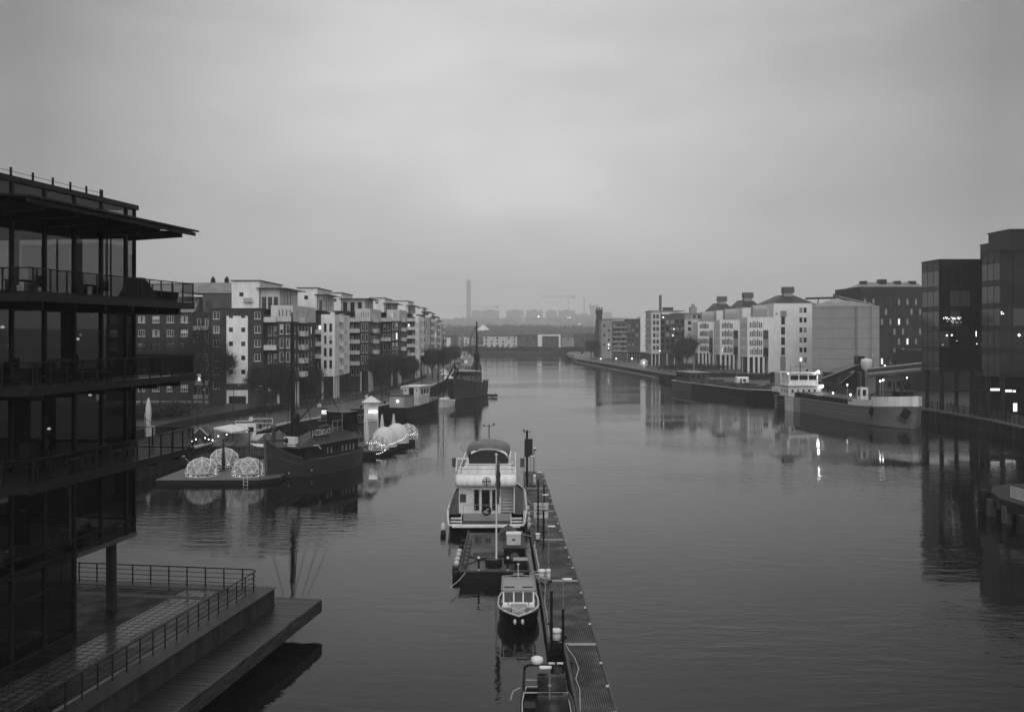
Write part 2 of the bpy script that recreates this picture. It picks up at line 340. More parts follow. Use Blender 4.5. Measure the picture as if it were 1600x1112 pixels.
def sheetpile(name, pts, z0, z1, label, m):
    mb = MB(); prev = None; k = 0
    for (a, b) in zip(pts, pts[1:]):
        a = Vector((*a, 0)); b = Vector((*b, 0)); d = (b-a); n_ = max(1, int(d.length/.7)); d = d/n_; nn = Vector((d.y, -d.x, 0)).normalized()
        for i in range(n_+1):
            off = (.12 if (k//2) % 2 else .5); k += 1
            p = a+d*i+nn*off
            if prev is not None: mb.quad((prev.x, prev.y, z0), (p.x, p.y, z0), (p.x, p.y, z1), (prev.x, prev.y, z1))
            prev = p
    o = mb.build(name, m); tag(o, label, 'quay wall')
    c = MB(); c.v = []
    return o
rustp = mat('sheet_piling', .018, .75, .5, .4, .3, 3, vscale=(1, 1, .25))
sheetpile('quay_wall', LQ[1:11], -.6, 1.86, 'dark sheet piled quay wall below the apartment promenade', rustp)
sheetpile('quay_wall', [(x-2*0, y) for x, y in RQ[1:11]][::-1], -.6, 2.1, 'rusty sheet piled quay wall behind the cargo ship', rustp)
def coping(pts, z, side, w, m, label):
    mb = MB()
    for a, b in zip(pts, pts[1:]):
        a = Vector((*a, 0)); b = Vector((*b, 0)); d = (b-a).normalized(); n = Vector((d.y, -d.x, 0))*side
        mb.prism([tuple((a+n*.6)[:2]), tuple((b+n*.6)[:2]), tuple((b-n*w)[:2]), tuple((a-n*w)[:2])] if side > 0 else [tuple((a-n*w)[:2]), tuple((b-n*w)[:2]), tuple((b+n*.6)[:2]), tuple((a+n*.6)[:2])], z-.14, z+.06)
    tag(mb.build('kerb', m), label, 'kerb', kind='structure')
coping(LQ[1:11], 2.0, 1, .5, M['cream'], 'pale stone kerb along the left quay edge')
coping(RQ[1:11], 2.3, -1, .35, M['concrete'], 'pale concrete kerb along the right quay edge')
# upper street behind the left promenade
mb = MB(); up = [(-300, 120), (-58, 120), (-55, 170), (-50, 196), (-46, 206), (-300, 206)]
mb.prism(up, 1.9, 3.3); tag(mb.build('upper_street', M['asphalt']), 'raised street with retaining edge behind the promenade', 'street', kind='structure')
# far shore and hill
shore = [(-38, 800), (-24, 790), (30, 792), (46, 800), (7000, 800), (7000, 7200), (-7000, 7200), (-7000, 800)]
land('far_shore', shore, 2.2, 'low misty shore across the head of the canal', M['asphalt'])
def hill():
    from mathutils import noise
    nx, ny = 140, 50; vs = []; fs = []
    def h(x, y):
        t = min(1, max(0, (y-3300)/2380)); t = t*t*(3-2*t); q = min(1, max(0, (y-1150)/1100)); q = q*q*(3-2*q)
        e = math.exp(-((x-246)/1700)**2)*.75+.5
        return -4+q*(27+noise.noise((x*.006, y*.006, 7))*9)+t*(-66+88*e*(.9 if x > -445 else .9-.25*min(1, (-445-x)/600))+32)+noise.noise((x*.003, y*.003, 3))*12*t+abs(noise.noise((x*.015, y*.015, 1)))*12*t
    for j in range(ny):
        for i in range(nx):
            x = -6000+12000*i/(nx-1); x = x*abs(x/6000)**.6; y = 1100+6000*(j/(ny-1))**1.4; vs.append((x, y, h(x, y)))
    for j in range(ny-1):
        for i in range(nx-1): fs.append((j*nx+i, j*nx+i+1, (j+1)*nx+i+1, (j+1)*nx+i))
    mb = MB(); mb.add(vs, fs); tag(mb.build('hill', mat('hillside', .03, .9, .5, .01)), 'long wooded hill behind the far shore in mist', 'hill', kind='structure')
    mb = MB(); rnd = random.Random(3)
    for _ in range(15000):
        y = rnd.uniform(1250, 2500) if _ < 7500 else rnd.uniform(2500, 5850); x = rnd.uniform(-.3, .36)*y; z = h(x, y); r = rnd.uniform(3, 7)*(1 if y < 2500 else 1.5)
        for q in range(3):
            a = rnd.uniform(0, pi); w = r*rnd.uniform(.5, 1); dx, dy = cos(a)*w, sin(a)*w; t = rnd.uniform(.8, 1.5)*r; ox, oy = rnd.uniform(-8, 8), rnd.uniform(-8, 8)
            mb.add([(x+ox-dx, y+oy-dy, z-2), (x+ox+dx, y+oy+dy, z-2), (x+ox+dx*.7, y+oy+dy*.7, z+t*.7), (x+ox, y+oy, z+t), (x+ox-dx*.8, y+oy-dy*.8, z+t*.6)], [(0, 1, 2, 3, 4)])
    tag(mb.build('woods', M['twig2']), 'leafless woods covering the far hillside', 'woods', kind='stuff')
    return h
hillz = hill()

# ================= LEFT GLASS OFFICE  (local x runs along the canal away from the camera, local y into the building)
AN = math.atan(245/1556); ca, sa = cos(AN), sin(AN)
OFF_RZ = R(90)-AN
def offw(t, d, z=0): return Vector((t*sa-d*ca, t*ca+d*sa, z))
DF = 29.5; TC = 51.8; SP = 2.41; T0 = 31.0
office = empty('office_building', offw(TC, DF, 2.78), OFF_RZ, 'dark glass office building with balconies at the water\'s edge on the left', 'building')
def O(t, d, z): return (t-TC, d-DF, z-2.78)       # -> local coordinates
def obox(mb, t0, t1, d0, d1, z0, z1):
    a = O(t0, d0, z0); b = O(t1, d1, z1); mb.box(a[0], b[0], a[1], b[1], a[2], b[2]); return mb
slabs = [7.0, 11.85, 15.85, 19.8]
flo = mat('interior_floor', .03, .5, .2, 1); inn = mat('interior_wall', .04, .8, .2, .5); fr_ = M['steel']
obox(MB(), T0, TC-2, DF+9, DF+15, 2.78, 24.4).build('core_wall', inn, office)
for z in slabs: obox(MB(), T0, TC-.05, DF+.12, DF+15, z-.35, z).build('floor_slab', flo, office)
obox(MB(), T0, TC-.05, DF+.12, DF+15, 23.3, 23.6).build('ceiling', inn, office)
# beam under the lowest glazed storey (pale), top fascia
obox(MB(), 46.2, TC+.06, DF-.06, DF+.3, 6.62, 6.86).build('edge_beam', M['concrete'], office)
obox(MB(), 46.2, TC, DF+.3, DF+15, 6.66, 6.8).build('soffit', M['dconc'], office)
m_ = obox(MB(), T0, TC+.15, DF-.12, DF+15, 24.84, 25.1); m_.build('top_roof', M['steel'], office)
# mullions
cols = [50.85-SP*i for i in range(9)]+[TC-.08]
mu = MB()
for t in cols:
    w = .07 if t < 51 else .05
    z0 = 2.78 if t < 46.6 else 6.86
    obox(MB(), t-w, t+w, DF-.06, DF+.14, z0, 24.84).build('mullion', fr_, office)
tr = MB()
for z in (7.0, 7.6, 11.4, 11.9, 15.4, 15.9, 19.35, 19.85, 23.3, 23.6):
    obox(tr, T0, TC, DF-.05, DF+.1, z-.05, z+.05); obox(tr, TC-.1, TC+.04, DF, DF+12, z-.05, z+.05)
for z in (2.9, 5.6, 6.8): obox(tr, T0, 46.1, DF-.05, DF+.1, z-.05, z+.05)
tr.build('transom', fr_, office)
gl = MB(); a = O(T0, DF, 6.86); b = O(TC, DF, 24.66)
def opane(t0, t1, z0, z1):
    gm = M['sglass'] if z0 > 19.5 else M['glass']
    p = O(t0+.11, DF+.02, z0); q = O(t1-.11, DF+.02, z1); g_ = MB(); g_.quad((p[0], p[1], p[2]), (q[0], p[1], p[2]), (q[0], p[1], q[2]), (p[0], p[1], q[2])); g_.build('glass_pane', gm, office)
cc = sorted(cols)
for z0, z1 in ((7.05, 7.55), (7.65, 11.35), (11.95, 15.35), (15.95, 19.3), (19.9, 23.25), (23.65, 24.8)):
    for t0, t1 in zip(cc, cc[1:]): opane(t0, t1, z0, z1)
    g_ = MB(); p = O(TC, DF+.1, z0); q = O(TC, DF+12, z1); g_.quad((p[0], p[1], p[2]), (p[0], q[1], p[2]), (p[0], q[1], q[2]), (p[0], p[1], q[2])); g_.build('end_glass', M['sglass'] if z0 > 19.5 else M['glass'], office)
for t0, t1 in zip(cc, cc[1:]):
    if t1 < 46.3: opane(t0, t1, 2.95, 5.55); opane(t0, t1, 5.65, 6.75)
g_ = MB(); p = O(46.05, DF+.1, 2.9); q = O(46.05, DF+9, 6.6); g_.quad((p[0], p[1], p[2]), (p[0], q[1], p[2]), (p[0], q[1], q[2]), (p[0], p[1], q[2])); g_.build('end_glass', M['glass'], office)
obox(MB(), 45.9, 46.2, DF+8.9, DF+9.2, 2.8, 6.6).build('column', fr_, office)
# balconies
bdeck = mat('balcony_deck', .014, .3, .3, 1.5, .2, 6)
def offbalcony(zb, k, furn=False):
    t0, t1, d0 = 37.1, 51.3, 25.8
    b = obox(MB(), t0, t1, d0, DF-.14, zb+.2, zb+.3).build('balcony', bdeck, office)
    e = MB(); obox(e, t0-.05, t1+.05, d0-.06, d0-.002, zb+.02, zb+.36); obox(e, t1+.002, t1+.06, d0, DF, zb+.02, zb+.36); obox(e, t0-.06, t0-.002, d0, DF, zb+.02, zb+.36); e.build('edge_beam', mat('edge_steel', .014, .45, .2, 2), b)
    for i in range(7):
        t = 50.85-SP*i
        if t < t0: break
        s = MB(); p0 = O(t, d0+.55, zb); p1 = O(t, DF-.15, zb)
        s.box(p0[0]-.09, p0[0]+.09, p0[1], p1[1], p0[2]-.28, p0[2]+.19); s.build('support_beam', fr_, b)
    rl = MB(); zt = zb+1.42
    obox(rl, t0, t1+.03, d0-.03, d0+.03, zt-.05, zt); obox(rl, t1-.03, t1+.03, d0, DF, zt-.05, zt); obox(rl, t0-.03, t0+.03, d0, DF, zt-.05, zt)
    obox(rl, t0, t1, d0-.015, d0+.015, zb+.42, zb+.45)
    r_ = rl.build('railing', fr_, b); i = 0
    t = t1-.02; sp_ = []
    while t > t0-.1: sp_.append((t, d0)); t -= 1.16
    for q in (1.2, 2.4, 3.5): sp_ += [(t1, d0+q), (t0, d0+q)]
    sp_.append((t0+.5, d0))
    for t, d in sp_: obox(MB(), t-.025, t+.025, d-.03, d+.03, zb+.3, zt-.05).build('post', fr_, b)
    g = MB(); p = O(t0, d0+.04, zb+.42); q = O(t1, d0+.04, zt-.06); g.quad((p[0], p[1], p[2]), (q[0], p[1], p[2]), (q[0], p[1], q[2]), (p[0], p[1], q[2]))
    p = O(t1-.04, d0, zb+.42); q = O(t1, DF, zt-.06); g.quad((p[0], p[1], p[2]), (p[0], q[1], p[2]), (p[0], q[1], q[2]), (p[0], p[1], q[2]))
    g.build('railing_glass', M['rglass'], b)
for k, zb in enumerate((11.35, 15.35, 19.25)): offbalcony(zb, k)
# roof overhang
r1 = MB(); t0, t1, d0 = 37.0, 51.5, 25.55
a = [O(t0, d0, 23.5), O(t1, d0, 23.5), O(t1, DF-.13, 23.8), O(t0, DF-.13, 23.8)]
r1.add([*a, *[(x, y, z+.09) for x, y, z in a]], [(3, 2, 1, 0), (4, 5, 6, 7), (0, 1, 5, 4), (1, 2, 6, 5), (2, 3, 7, 6), (3, 0, 4, 7)])
rf = r1.build('canopy_roof', fr_, office)
s = MB(); p0 = O(t0, d0+.2, 0); s.box(O(t0, 0, 0)[0], O(t1, 0, 0)[0], p0[1], p0[1]+.1, O(0, 0, 23.3)[2], O(0, 0, 23.48)[2]); s.build('edge_beam', mat('edge_steel', .014), rf)
for i in range(7):
    t = 50.85-SP*i
    if t < t0: break
    s = MB(); p0 = O(t, d0+.7, 23.08); p1 = O(t, DF-.15, 23.08)
    s.add([(p0[0]+q, y, z) for q in (-.1, .1) for y, z in ((p0[1], p0[2]+.1), (p1[1], p0[2]-.05), (p1[1], p0[2]+.62), (p0[1], p0[2]+.4))],
          [(3, 2, 1, 0), (4, 5, 6, 7), (0, 1, 5, 4), (1, 2, 6, 5), (2, 3, 7, 6), (3, 0, 4, 7)]); s.build('roof_beam', fr_, rf)
m_ = MB()
for i, t in enumerate([48.9, 47.6, 46.2, 44.75, 43.2, 41.6, 39.9, 38.2, 49.05]): a = O(t, DF+.35, 25.08); m_.box(a[0]-.04, a[0]+.04, a[1]-.04, a[1]+.04, a[2], a[2]+.5)
m_.path([O(48.9, DF+.35, 25.4), O(38.2, DF+.35, 25.4)], .012); m_.build('roof_safety_line', fr_, office)
# free column under the corner
a = O(50.7, 30.3, 2.78); m_ = MB(); m_.box(a[0]-.2, a[0]+.2, a[1]-.2, a[1]+.2, -.0, 3.88); m_.build('column', M['dconc'], office)
# curtains, partitions and lamps behind the glass
cur = MB()
for t, w, z0, z1 in ((47.1, .62, 20.0, 22.9), (49.7, .16, 20, 23.1), (50.1, .1, 20.2, 23.1), (45.3, .12, 20, 22.6), (42.2, .3, 20.2, 22.5)):
    a = O(t, DF+.45, z0); cur.box(a[0]-w/2, a[0]+w/2, a[1], a[1]+.05, a[2], a[2]+z1-z0)
cur.build('curtain', M['offw'], office)
pr = MB()
for t, w, z0 in ((49.0, 1.3, 15.9), (47.3, 1.0, 11.9), (44.9, 1.6, 11.9), (45.0, 1.2, 7.0), (49.4, 1.1, 7.1), (42.6, 1.5, 15.9)):
    a = O(t, DF+2.2, z0); pr.box(a[0]-w/2, a[0]+w/2, a[1], a[1]+.1, a[2], a[2]+3.2)
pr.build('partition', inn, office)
for t in (47.3, 48.5, 49.7):
    a = O(t, DF+1.8, 15.1); MB().box(a[0]-.45, a[0]+.35, a[1]-.12, a[1]+.12, a[2], a[2]+.07).build('ceiling_light', M['strip'], office)
a = O(49.6, DF+.2, 9.2); MB().box(a[0]-.55, a[0]+.45, a[1], a[1]+.03, a[2], a[2]+1.0).build('paper_notice', M['cream'], office)
for t, d, z in ((49.3, 1.2, 14.6), (46.9, 2.0, 13.0), (42.6, 1.5, 18.2), (44.4, 2.4, 17.3), (48.8, 1.6, 17.6), (40.9, 1.8, 14.2)):
    a = O(t, DF+d, z); MB().lathe((a[0], a[1], a[2]), [(.02, .12), (.09, .06), (.09, 0), (.02, -.02)], 8).build('pendant_lamp', emit('pendant_glow', 1.2, sample=False), office)
for t, d, zf in ((48.2, 1.6, 7.0), (45.0, 1.5, 11.85), (42.4, 1.6, 15.85), (47.6, 1.9, 15.85), (44.2, 1.7, 19.8), (49.6, 1.4, 19.8), (43.0, 1.5, 7.0)):
    a = O(t, DF+d, zf); k = MB(); k.box(a[0]-.8, a[0]+.8, a[1]-.35, a[1]+.35, a[2]+.7, a[2]+.75)
    for sx in (-.75, .7): k.box(a[0]+sx, a[0]+sx+.05, a[1]-.3, a[1]+.3, a[2], a[2]+.699)
    k.build('desk', M['cream'], office); k = MB(); k.box(a[0]-.25, a[0]+.2, a[1]-.95, a[1]-.5, a[2]+.42, a[2]+.48); k.box(a[0]-.25, a[0]+.2, a[1]-.99, a[1]-.951, a[2]+.42, a[2]+.95); k.tube((a[0], a[1]-.7, a[2]), (a[0], a[1]-.7, a[2]+.42), .03, 6); k.build('chair', M['gcanvas'], office)
# covered furniture on the top balcony
def on(t, d, z): return offw(t, d, z)
c_ = MB(); c_.prism([(-.9, -.8), (.9, -.8), (.9, .8), (-.9, .8)], 0, 1.25, [(-.42, -.3), (.12, -.3), (.12, .3), (-.42, .3)])
o = c_.build('covered_chairs', M['dcanvas']); o.location = on(47.9, 27.1, 19.56); o.rotation_euler = (0, 0, OFF_RZ); tag(o, 'tall dark tarpaulin over stacked chairs on the top office balcony', 'covered furniture')
c_ = MB(); c_.prism([(-1.15, -.5), (1.1, -.5), (1.1, .5), (-1.15, .5)], 0, .62, [(-1.2, -.55), (1.25, -.55), (1.25, .55), (-1.2, .55)])
o = c_.build('covered_sofa', M['dcanvas']); o.location = on(49.7, 27.0, 19.56); o.rotation_euler = (0, 0, OFF_RZ); tag(o, 'low dark covered sofa by the glass rail of the top office balcony', 'covered furniture')
def bench(t, d, z, label):
    r_ = empty('bench', on(t, d, z), OFF_RZ, label, 'bench', 'benches on the office balcony')
    b = MB(); [b.box(-.9, .9, -.2+.11*i, -.12+.11*i, .42, .46) for i in range(4)]; b.build('seat', M['wood2'], r_)
    for x in (-.75, .75):
        b = MB(); b.box(x-.03, x+.03, -.2, -.15, 0, .42); b.box(x-.03, x+.03, .15, .2, 0, .42); b.box(x-.03, x+.03, -.2, .2, .38, .419); b.build('leg', fr_, r_)
bench(46.5, 27.2, 11.66, 'slatted bench near the far end of the lowest office balcony'); bench(43.2, 27.4, 11.66, 'slatted bench in the middle of the lowest office balcony'); bench(44.8, 27.6, 15.66, 'slatted bench on the middle office balcony')

# ================= TERRACE, RAILING, DECK (same directions as the office)
TZ = 2.78; DW = 23.24; TE = 56.4
def tq(d0, d1, t0, t1, z0, z1, name, m, label, cat='terrace', kind='structure'):
    mb = MB(); mb.box(t0-TC, t1-TC, d0-DF, d1-DF, z0-2.78, z1-2.78); o = mb.build(name, m); o.location = offw(TC, DF, 2.78); o.rotation_euler = (0, 0, OFF_RZ); return tag(o, label, cat, kind=kind)
cob = brickmat('cobbles', .022, .009, .002, .16, .13, .5, 1, .035)
tq(DW, 60, 5, TE, -2, TZ, 'terrace', cob, 'cobbled waterside terrace below the glass office')
tile = brickmat('wet_tiles', .05, .038, .004, .5, .5, .2, .8, .045, off=0); sett = brickmat('white_setts', .16, .012, .004, .22, .16, .4, 1, .03); plank = brickmat('timber_strip', .016, .011, .003, 4, .16, .4, 1, .03, rot=R(90))
tq(26.3, 28.2, 20, 55.2, TZ, TZ+.006, 'paved_strip', tile, 'wet square stone tiles laid in a strip beside the office', 'paving')
tq(25.95, 26.3, 20, 55.2, TZ, TZ+.01, 'sett_strip', sett, 'row of rough pale setts beside the tile strip', 'paving')
tq(24.6, 25.95, 20, 55.9, TZ, TZ+.006, 'timber_strip', plank, 'dark grooved strip along the terrace railing', 'paving')
tq(24.25, 24.5, 20, 55.9, TZ, TZ+.012, 'drain_strip', M['concrete'], 'narrow pale stone strip under the terrace railing', 'paving')
tq(23.1, 24.2, 5, TE+.12, TZ, TZ+.03, 'terrace_kerb', mat('wet_kerb', .026, .45, .7, 1.4, .4, 5), 'concrete coping along the terrace edge', 'kerb')
tq(24.2, 60, TE-1.0, TE+.12, TZ, TZ+.03, 'terrace_kerb', mat('wet_kerb', .026, .45, .7, 1.4, .4, 5), 'concrete coping at the far end of the terrace', 'kerb')
tq(24.5, 60, TE-1.35, TE-1.1, TZ, TZ+.011, 'sett_strip', sett, 'row of rough pale setts along the far terrace edge', 'paving')
tq(24.6, 60, 53.2, 53.9, TZ, TZ+.009, 'paved_strip', M['dconc'], 'smooth paved band across the far end of the terrace', 'paving')
wallm = mat('stained_concrete', .036, .75, .85, 1.1, .5, 4, vscale=(1, 1, .22))
for i in range(6): 
    t1 = TE-8.6*i; tq(DW-.03, DW+.02, t1-8.57, t1, -.5, TZ-.01, 'terrace_wall', wallm, 'cast concrete retaining wall of the terrace above the deck', 'wall', 'structure')
fence = empty('terrace_railing', offw(TC, DF, 2.78), OFF_RZ, 'dark steel railing with three bars round the cobbled terrace', 'railing')
def lo(t, d, z): return O(t, d, z)
def rail_run(pts, posts_every, first):
    n = 0
    for h_, r_ in ((1.14, .038), (.86, .02), (.58, .02), (.3, .02)): MB().path([(p[0], p[1], p[2]+h_) for p in pts], r_, 6).build('rail', fr_, fence)
endd = 24.0; P0 = lo(18, endd, TZ+.03); P1 = lo(55.4, endd, TZ+.03); P1b = lo(55.72, endd+.12, TZ+.03); P1c = lo(55.9, endd+.45, TZ+.03); P2 = lo(55.9+.02, 47, TZ+.03)
rail_run([P0, P1, P1b, P1c, P2], 1.15, 0)
t = 55.2
while t > 30: a = lo(t, endd, TZ+.03); MB().box(a[0]-.035, a[0]+.035, a[1]-.02, a[1]+.02, a[2], a[2]+1.12).build('post', fr_, fence); t -= 1.15
d = endd+1.0
while d < 40: a = lo(55.91, d, TZ+.03); MB().box(a[0]-.02, a[0]+.02, a[1]-.035, a[1]+.035, a[2], a[2]+1.12).build('post', fr_, fence); d += 1.17
# timber landing stage below
deck = empty('landing_stage', offw(TC, DF, 0), OFF_RZ, 'wet timber landing stage along the foot of the terrace wall', 'jetty')
b = MB(); rnd = random.Random(2); t = 20.0
while t < 58.1:
    z = rnd.uniform(-.008, .008); b.box(t-TC, t-TC+.165, 21.05-DF, (DW-.06 if t < TE+.05 else 24.4)-DF, 1.66+z, 1.71+z); t += .2
b.build('planking', mat('wet_plank', .018, .3, .8, 3, .3, 8, vscale=(3, .2, 1)), deck)
b = MB(); b.box(18-TC, 58.2-TC, 20.9-DF, 21.04-DF, .98, 1.72); b.box(58.1-TC, 58.24-TC, 21.04-DF, 24.4-DF, .98, 1.72); b.build('edge_board', mat('worn_edge', .05, .6, .95, 2.4, .8, 3, vscale=(.35, 1, 2.5)), deck)
for t in range(20, 58, 4): MB().box(t-TC, t-TC+.3, 21.1-DF, DW-.1-DF, 1.2, 1.62).build('joist', M['steel'], deck)
for t in (26, 34, 42, 50): a = (t-TC, 22.9-DF, -2); MB().tube(a, (a[0], a[1], 1.2), .2, 10).build('pile', M['steel'], deck)
# ================= FLOATING PONTOON
PZ = .6
grate = brickmat('pontoon_grating', .02, .015, .005, .6, .11, .5, .8, .016, rot=R(90)); 
pj = [(31.5, 3.05, 5.0), (45.66, 2.95, 4.87), (55.6, 2.85, 4.81), (69.8, 1.84, 4.76), (83.6, 1.6, 4.41), (96.9, 1.5, 4.28), (111, 1.43, 4.12), (124.8, 1.44, 3.85)]
pont = empty('pontoon', (3, 80, 0), 0, 'long floating jetty of grated sections in the middle of the canal', 'jetty')
segs = [(28.5, 41.9, 3.0, 4.95, 3.0, 4.89), (41.9, 55.6, 3.0, 4.89, 2.85, 4.81), (55.6, 69.8, 2.0, 4.81, 1.84, 4.76), (69.8, 83.6, 1.86, 4.72, 1.62, 4.41), (83.6, 96.9, 1.62, 4.41, 1.5, 4.28), (96.9, 111, 1.5, 4.2, 1.43, 4.1), (111, 124.8, 1.43, 4.05, 1.44, 3.85)]
for (ya, yb, la, ra, lb, rb) in segs:
    g = .06; q = lambda x, y: (x-3, y-80)
    d = MB().prism([q(la+.14, ya+.25), q(ra-.14, ya+.25), q(rb-.14, yb-.25), q(lb+.14, yb-.25)], .3, PZ).build('deck_grating', grate, pont)
    MB().prism([q(la, ya+g), q(ra, ya+g), q(rb, yb-g), q(lb, yb-g)], -.25, .28).build('float', M['rubber'], pont)
    k = MB()
    k.prism([q(la, ya+g), q(la+.13, ya+g), q(lb+.13, yb-g), q(lb, yb-g)], .285, PZ+.05); k.prism([q(ra-.13, ya+g), q(ra, ya+g), q(rb, yb-g), q(rb-.13, yb-g)], .285, PZ+.05)
    k.build('edge_timber', M['wood2'], pont)
    MB().prism([q(la+.15, yb-.24), q(ra-.15, yb-.24), q(rb-.15, yb+.2), q(lb+.15, yb+.2)], PZ+.004, PZ+.02).build('joint_plate', M['cream'], pont) if yb < 120 else None
    for t in (.25, .5, .75): 
        x = ra+(rb-ra)*t; y = ya+(yb-ya)*t; MB().cb((x-3-.18, y-80, PZ+.1), (.15, .1, .09)).build('mooring_cleat', M['offw'], pont)
        if t != .5: x = la+(lb-la)*t; MB().cb((x-3+.22, y-80, PZ+.1), (.16, .1, .1)).build('mooring_cleat', M['steel'], pont)
k = MB(); hp = [(3.05, 42), (3.15, 46), (3.3, 48.5), (3.2, 50), (3.45, 51.5), (3.35, 53.2), (3.1, 54.5), (3.0, 55.6), (2.4, 56.2)]
k.path([(x-3, y-80, PZ+.03) for x, y in hp], .025, 6); o = k.build('hose', M['rope']); o.location = (3, 80, 0); tag(o, 'pale hose lying along the near end of the jetty', 'hose')
k = MB(); k.path([(2.12, 56.8, PZ+.08), (2.15, 60, PZ+.04), (2.1, 64, PZ+.04), (2.3, 68.5, PZ+.04), (2.2, 70.5, PZ+.04), (1.95, 76, PZ+.04), (1.9, 83, PZ+.04)], .025, 5); tag(k.build('hose', M['rope']), 'pale cable lying along the middle sections of the jetty', 'hose')
def jlamp(x, y, label, on=False):
    r_ = empty('jetty_lamp', (x, y, PZ), 0, label, 'lamp', 'arm lamps along the jetty')
    MB().tube((0, 0, 0), (0, 0, 3.3), .035, 8).build('pole', M['silver'], r_)
    MB().cb((.05, 0, .06), (.25, .25, .12)).build('foot', M['steel'], r_)
    h = MB(); h.loft([[(x_, sy*w, z_) for sy, z_ in ((-1, 3.28), (-.6, 3.36), (.6, 3.36), (1, 3.28), (.5, 3.25), (-.5, 3.25))] for x_, w in ((-.06, .06), (.08, .08), (.25, .12), (.42, .12), (.5, .06))]); h.build('lamp_head', M['plastic'], r_, True)
jlamp(2.93, 56.9, 'jetty arm lamp beside the nearest full-width joint of the jetty'); jlamp(2.65, 72.4, 'jetty arm lamp right of the work barge\'s engine box')
jlamp(2.68, 86.4, 'jetty arm lamp rising behind the white notice board'); jlamp(2.57, 100.3, 'jetty arm lamp next to last toward the outer end'); jlamp(2.1, 113.5, 'farthest jetty arm lamp near the outer end')
def pedestal(x, y, label, h=1.1, r=.2):
    h *= .85; r *= .8
    r_ = empty('service_pedestal', (x, y, PZ), 0, label, 'pedestal', 'white capped service pedestals on the jetty')
    MB().lathe((0, 0, 0), [(r*.9, 0), (r*.9, h*.72)], 14).build('post', M['offw'], r_, True)
    MB().lathe((0, 0, 0), [(r*1.05, h*.72), (r*1.12, h*.8), (r*1.1, h*.93), (r*.8, h), (.02, h*1.02)], 14).build('cap', M['plastic'], r_, True)
    MB().cb((0, 0, .04), (.5, .5, .08)).build('base', M['steel'], r_)
pedestal(2.5, 56.2, 'white capped pedestal at the dark step where the jetty narrows', .8, .34)
pedestal(2.1, 70.3, 'squat white capped pedestal left of a whip aerial at the second joint', .8, .34); pedestal(2.55, 69.7, 'small square-topped pedestal at the second joint of the jetty', 1.0, .2)
pedestal(2.15, 83.4, 'white capped pedestal left of the third jetty joint', .7, .24); pedestal(2.55, 113, 'white capped pedestal by the black panel post', 1.5, .2)
def pile(x, y, h, label):
    tag(MB().tube((x, y, -2), (x, y, h-.1), .075, 8).tube((x, y, h-.1), (x, y, h), .1, 8).build('mooring_pole', M['steel']), label, 'mooring pole')
pile(2.2, 55.5, 3.6, 'thin black mooring pole left of the nearest white pedestal'); pile(2.84, 55.45, 2.6, 'thin black mooring pole right of the nearest white pedestal'); pile(2.55, 80.5, 3.6, 'slim dark pole standing beyond the third joint of the jetty')
pile(2.25, 86, 5.3, 'tall dark pole crossing in front of the white notice board'); pile(2.95, 92, 3.9, 'thin short pole beyond the notice board'); pile(1.7, 112, 4.3, 'dark pole at the left edge of the outer jetty')
k = MB(); k.path([(1.98, 70.2, 1.0), (1.55, 69.9, 3.1)], .03, 6); tag(k.build('whip_aerial', M['plastic']), 'slanting white whip aerial at the second jetty joint', 'aerial')
k = MB()
for a, b_, c_ in ((1.75, 70.4, .3), (2.2, 69.2, .35), (1.9, 69.4, .25), (2.45, 70.1, .3)): k.cb((a, b_, PZ+c_/2+.02), (c_*1.5, c_, c_), a)
tag(k.build('mooring_gear', M['silver']), 'heap of metal mooring gear at the second joint', 'mooring gear')
# notice board
nb = empty('notice_board', (2.62, 88, PZ), 0, 'white notice board with dark lettering standing on the jetty', 'sign')
MB().box(-.68, .58, -.03, .03, 1.0, 2.25).build('panel', M['offw'], nb)
for x in (-.5, .4): MB().box(x-.03, x+.03, .035, .09, 0, 2.2).build('post', M['silver'], nb)
MB().box(-.72, .62, -.05, .05, 2.255, 2.32).build('top_rail', M['plastic'], nb)
def text(s, size, parent, loc, rot, m, name='lettering', ext=.01, sx=1, bold=0):
    c = bpy.data.curves.new(name, 'FONT'); c.body = s; c.size = size; c.extrude = ext; c.align_x = 'CENTER'; c.align_y = 'CENTER'; c.offset = bold
    o = bpy.data.objects.new(name, c); S.collection.objects.link(o); bpy.context.view_layer.update()
    me = bpy.data.meshes.new_from_object(o); bpy.data.objects.remove(o); me.materials.clear(); me.materials.append(m)
    o = bpy.data.objects.new(name, me); S.collection.objects.link(o); o.parent = parent; o.location = loc; o.rotation_euler = rot; o.scale = (sx, 1, 1); return o
text('K. STRAND', .19, nb, (-.05, -.045, 1.98), (R(90), 0, 0), M['dframe'], sx=.85); text('UTHYRNING', .24, nb, (0, -.045, 1.68), (R(90), 0, 0), M['dframe'], bold=.006, sx=.85); text('EF BÅTAR', .22, nb, (-.1, -.045, 1.4), (R(90), 0, 0), M['dframe'], bold=.006, sx=.8)
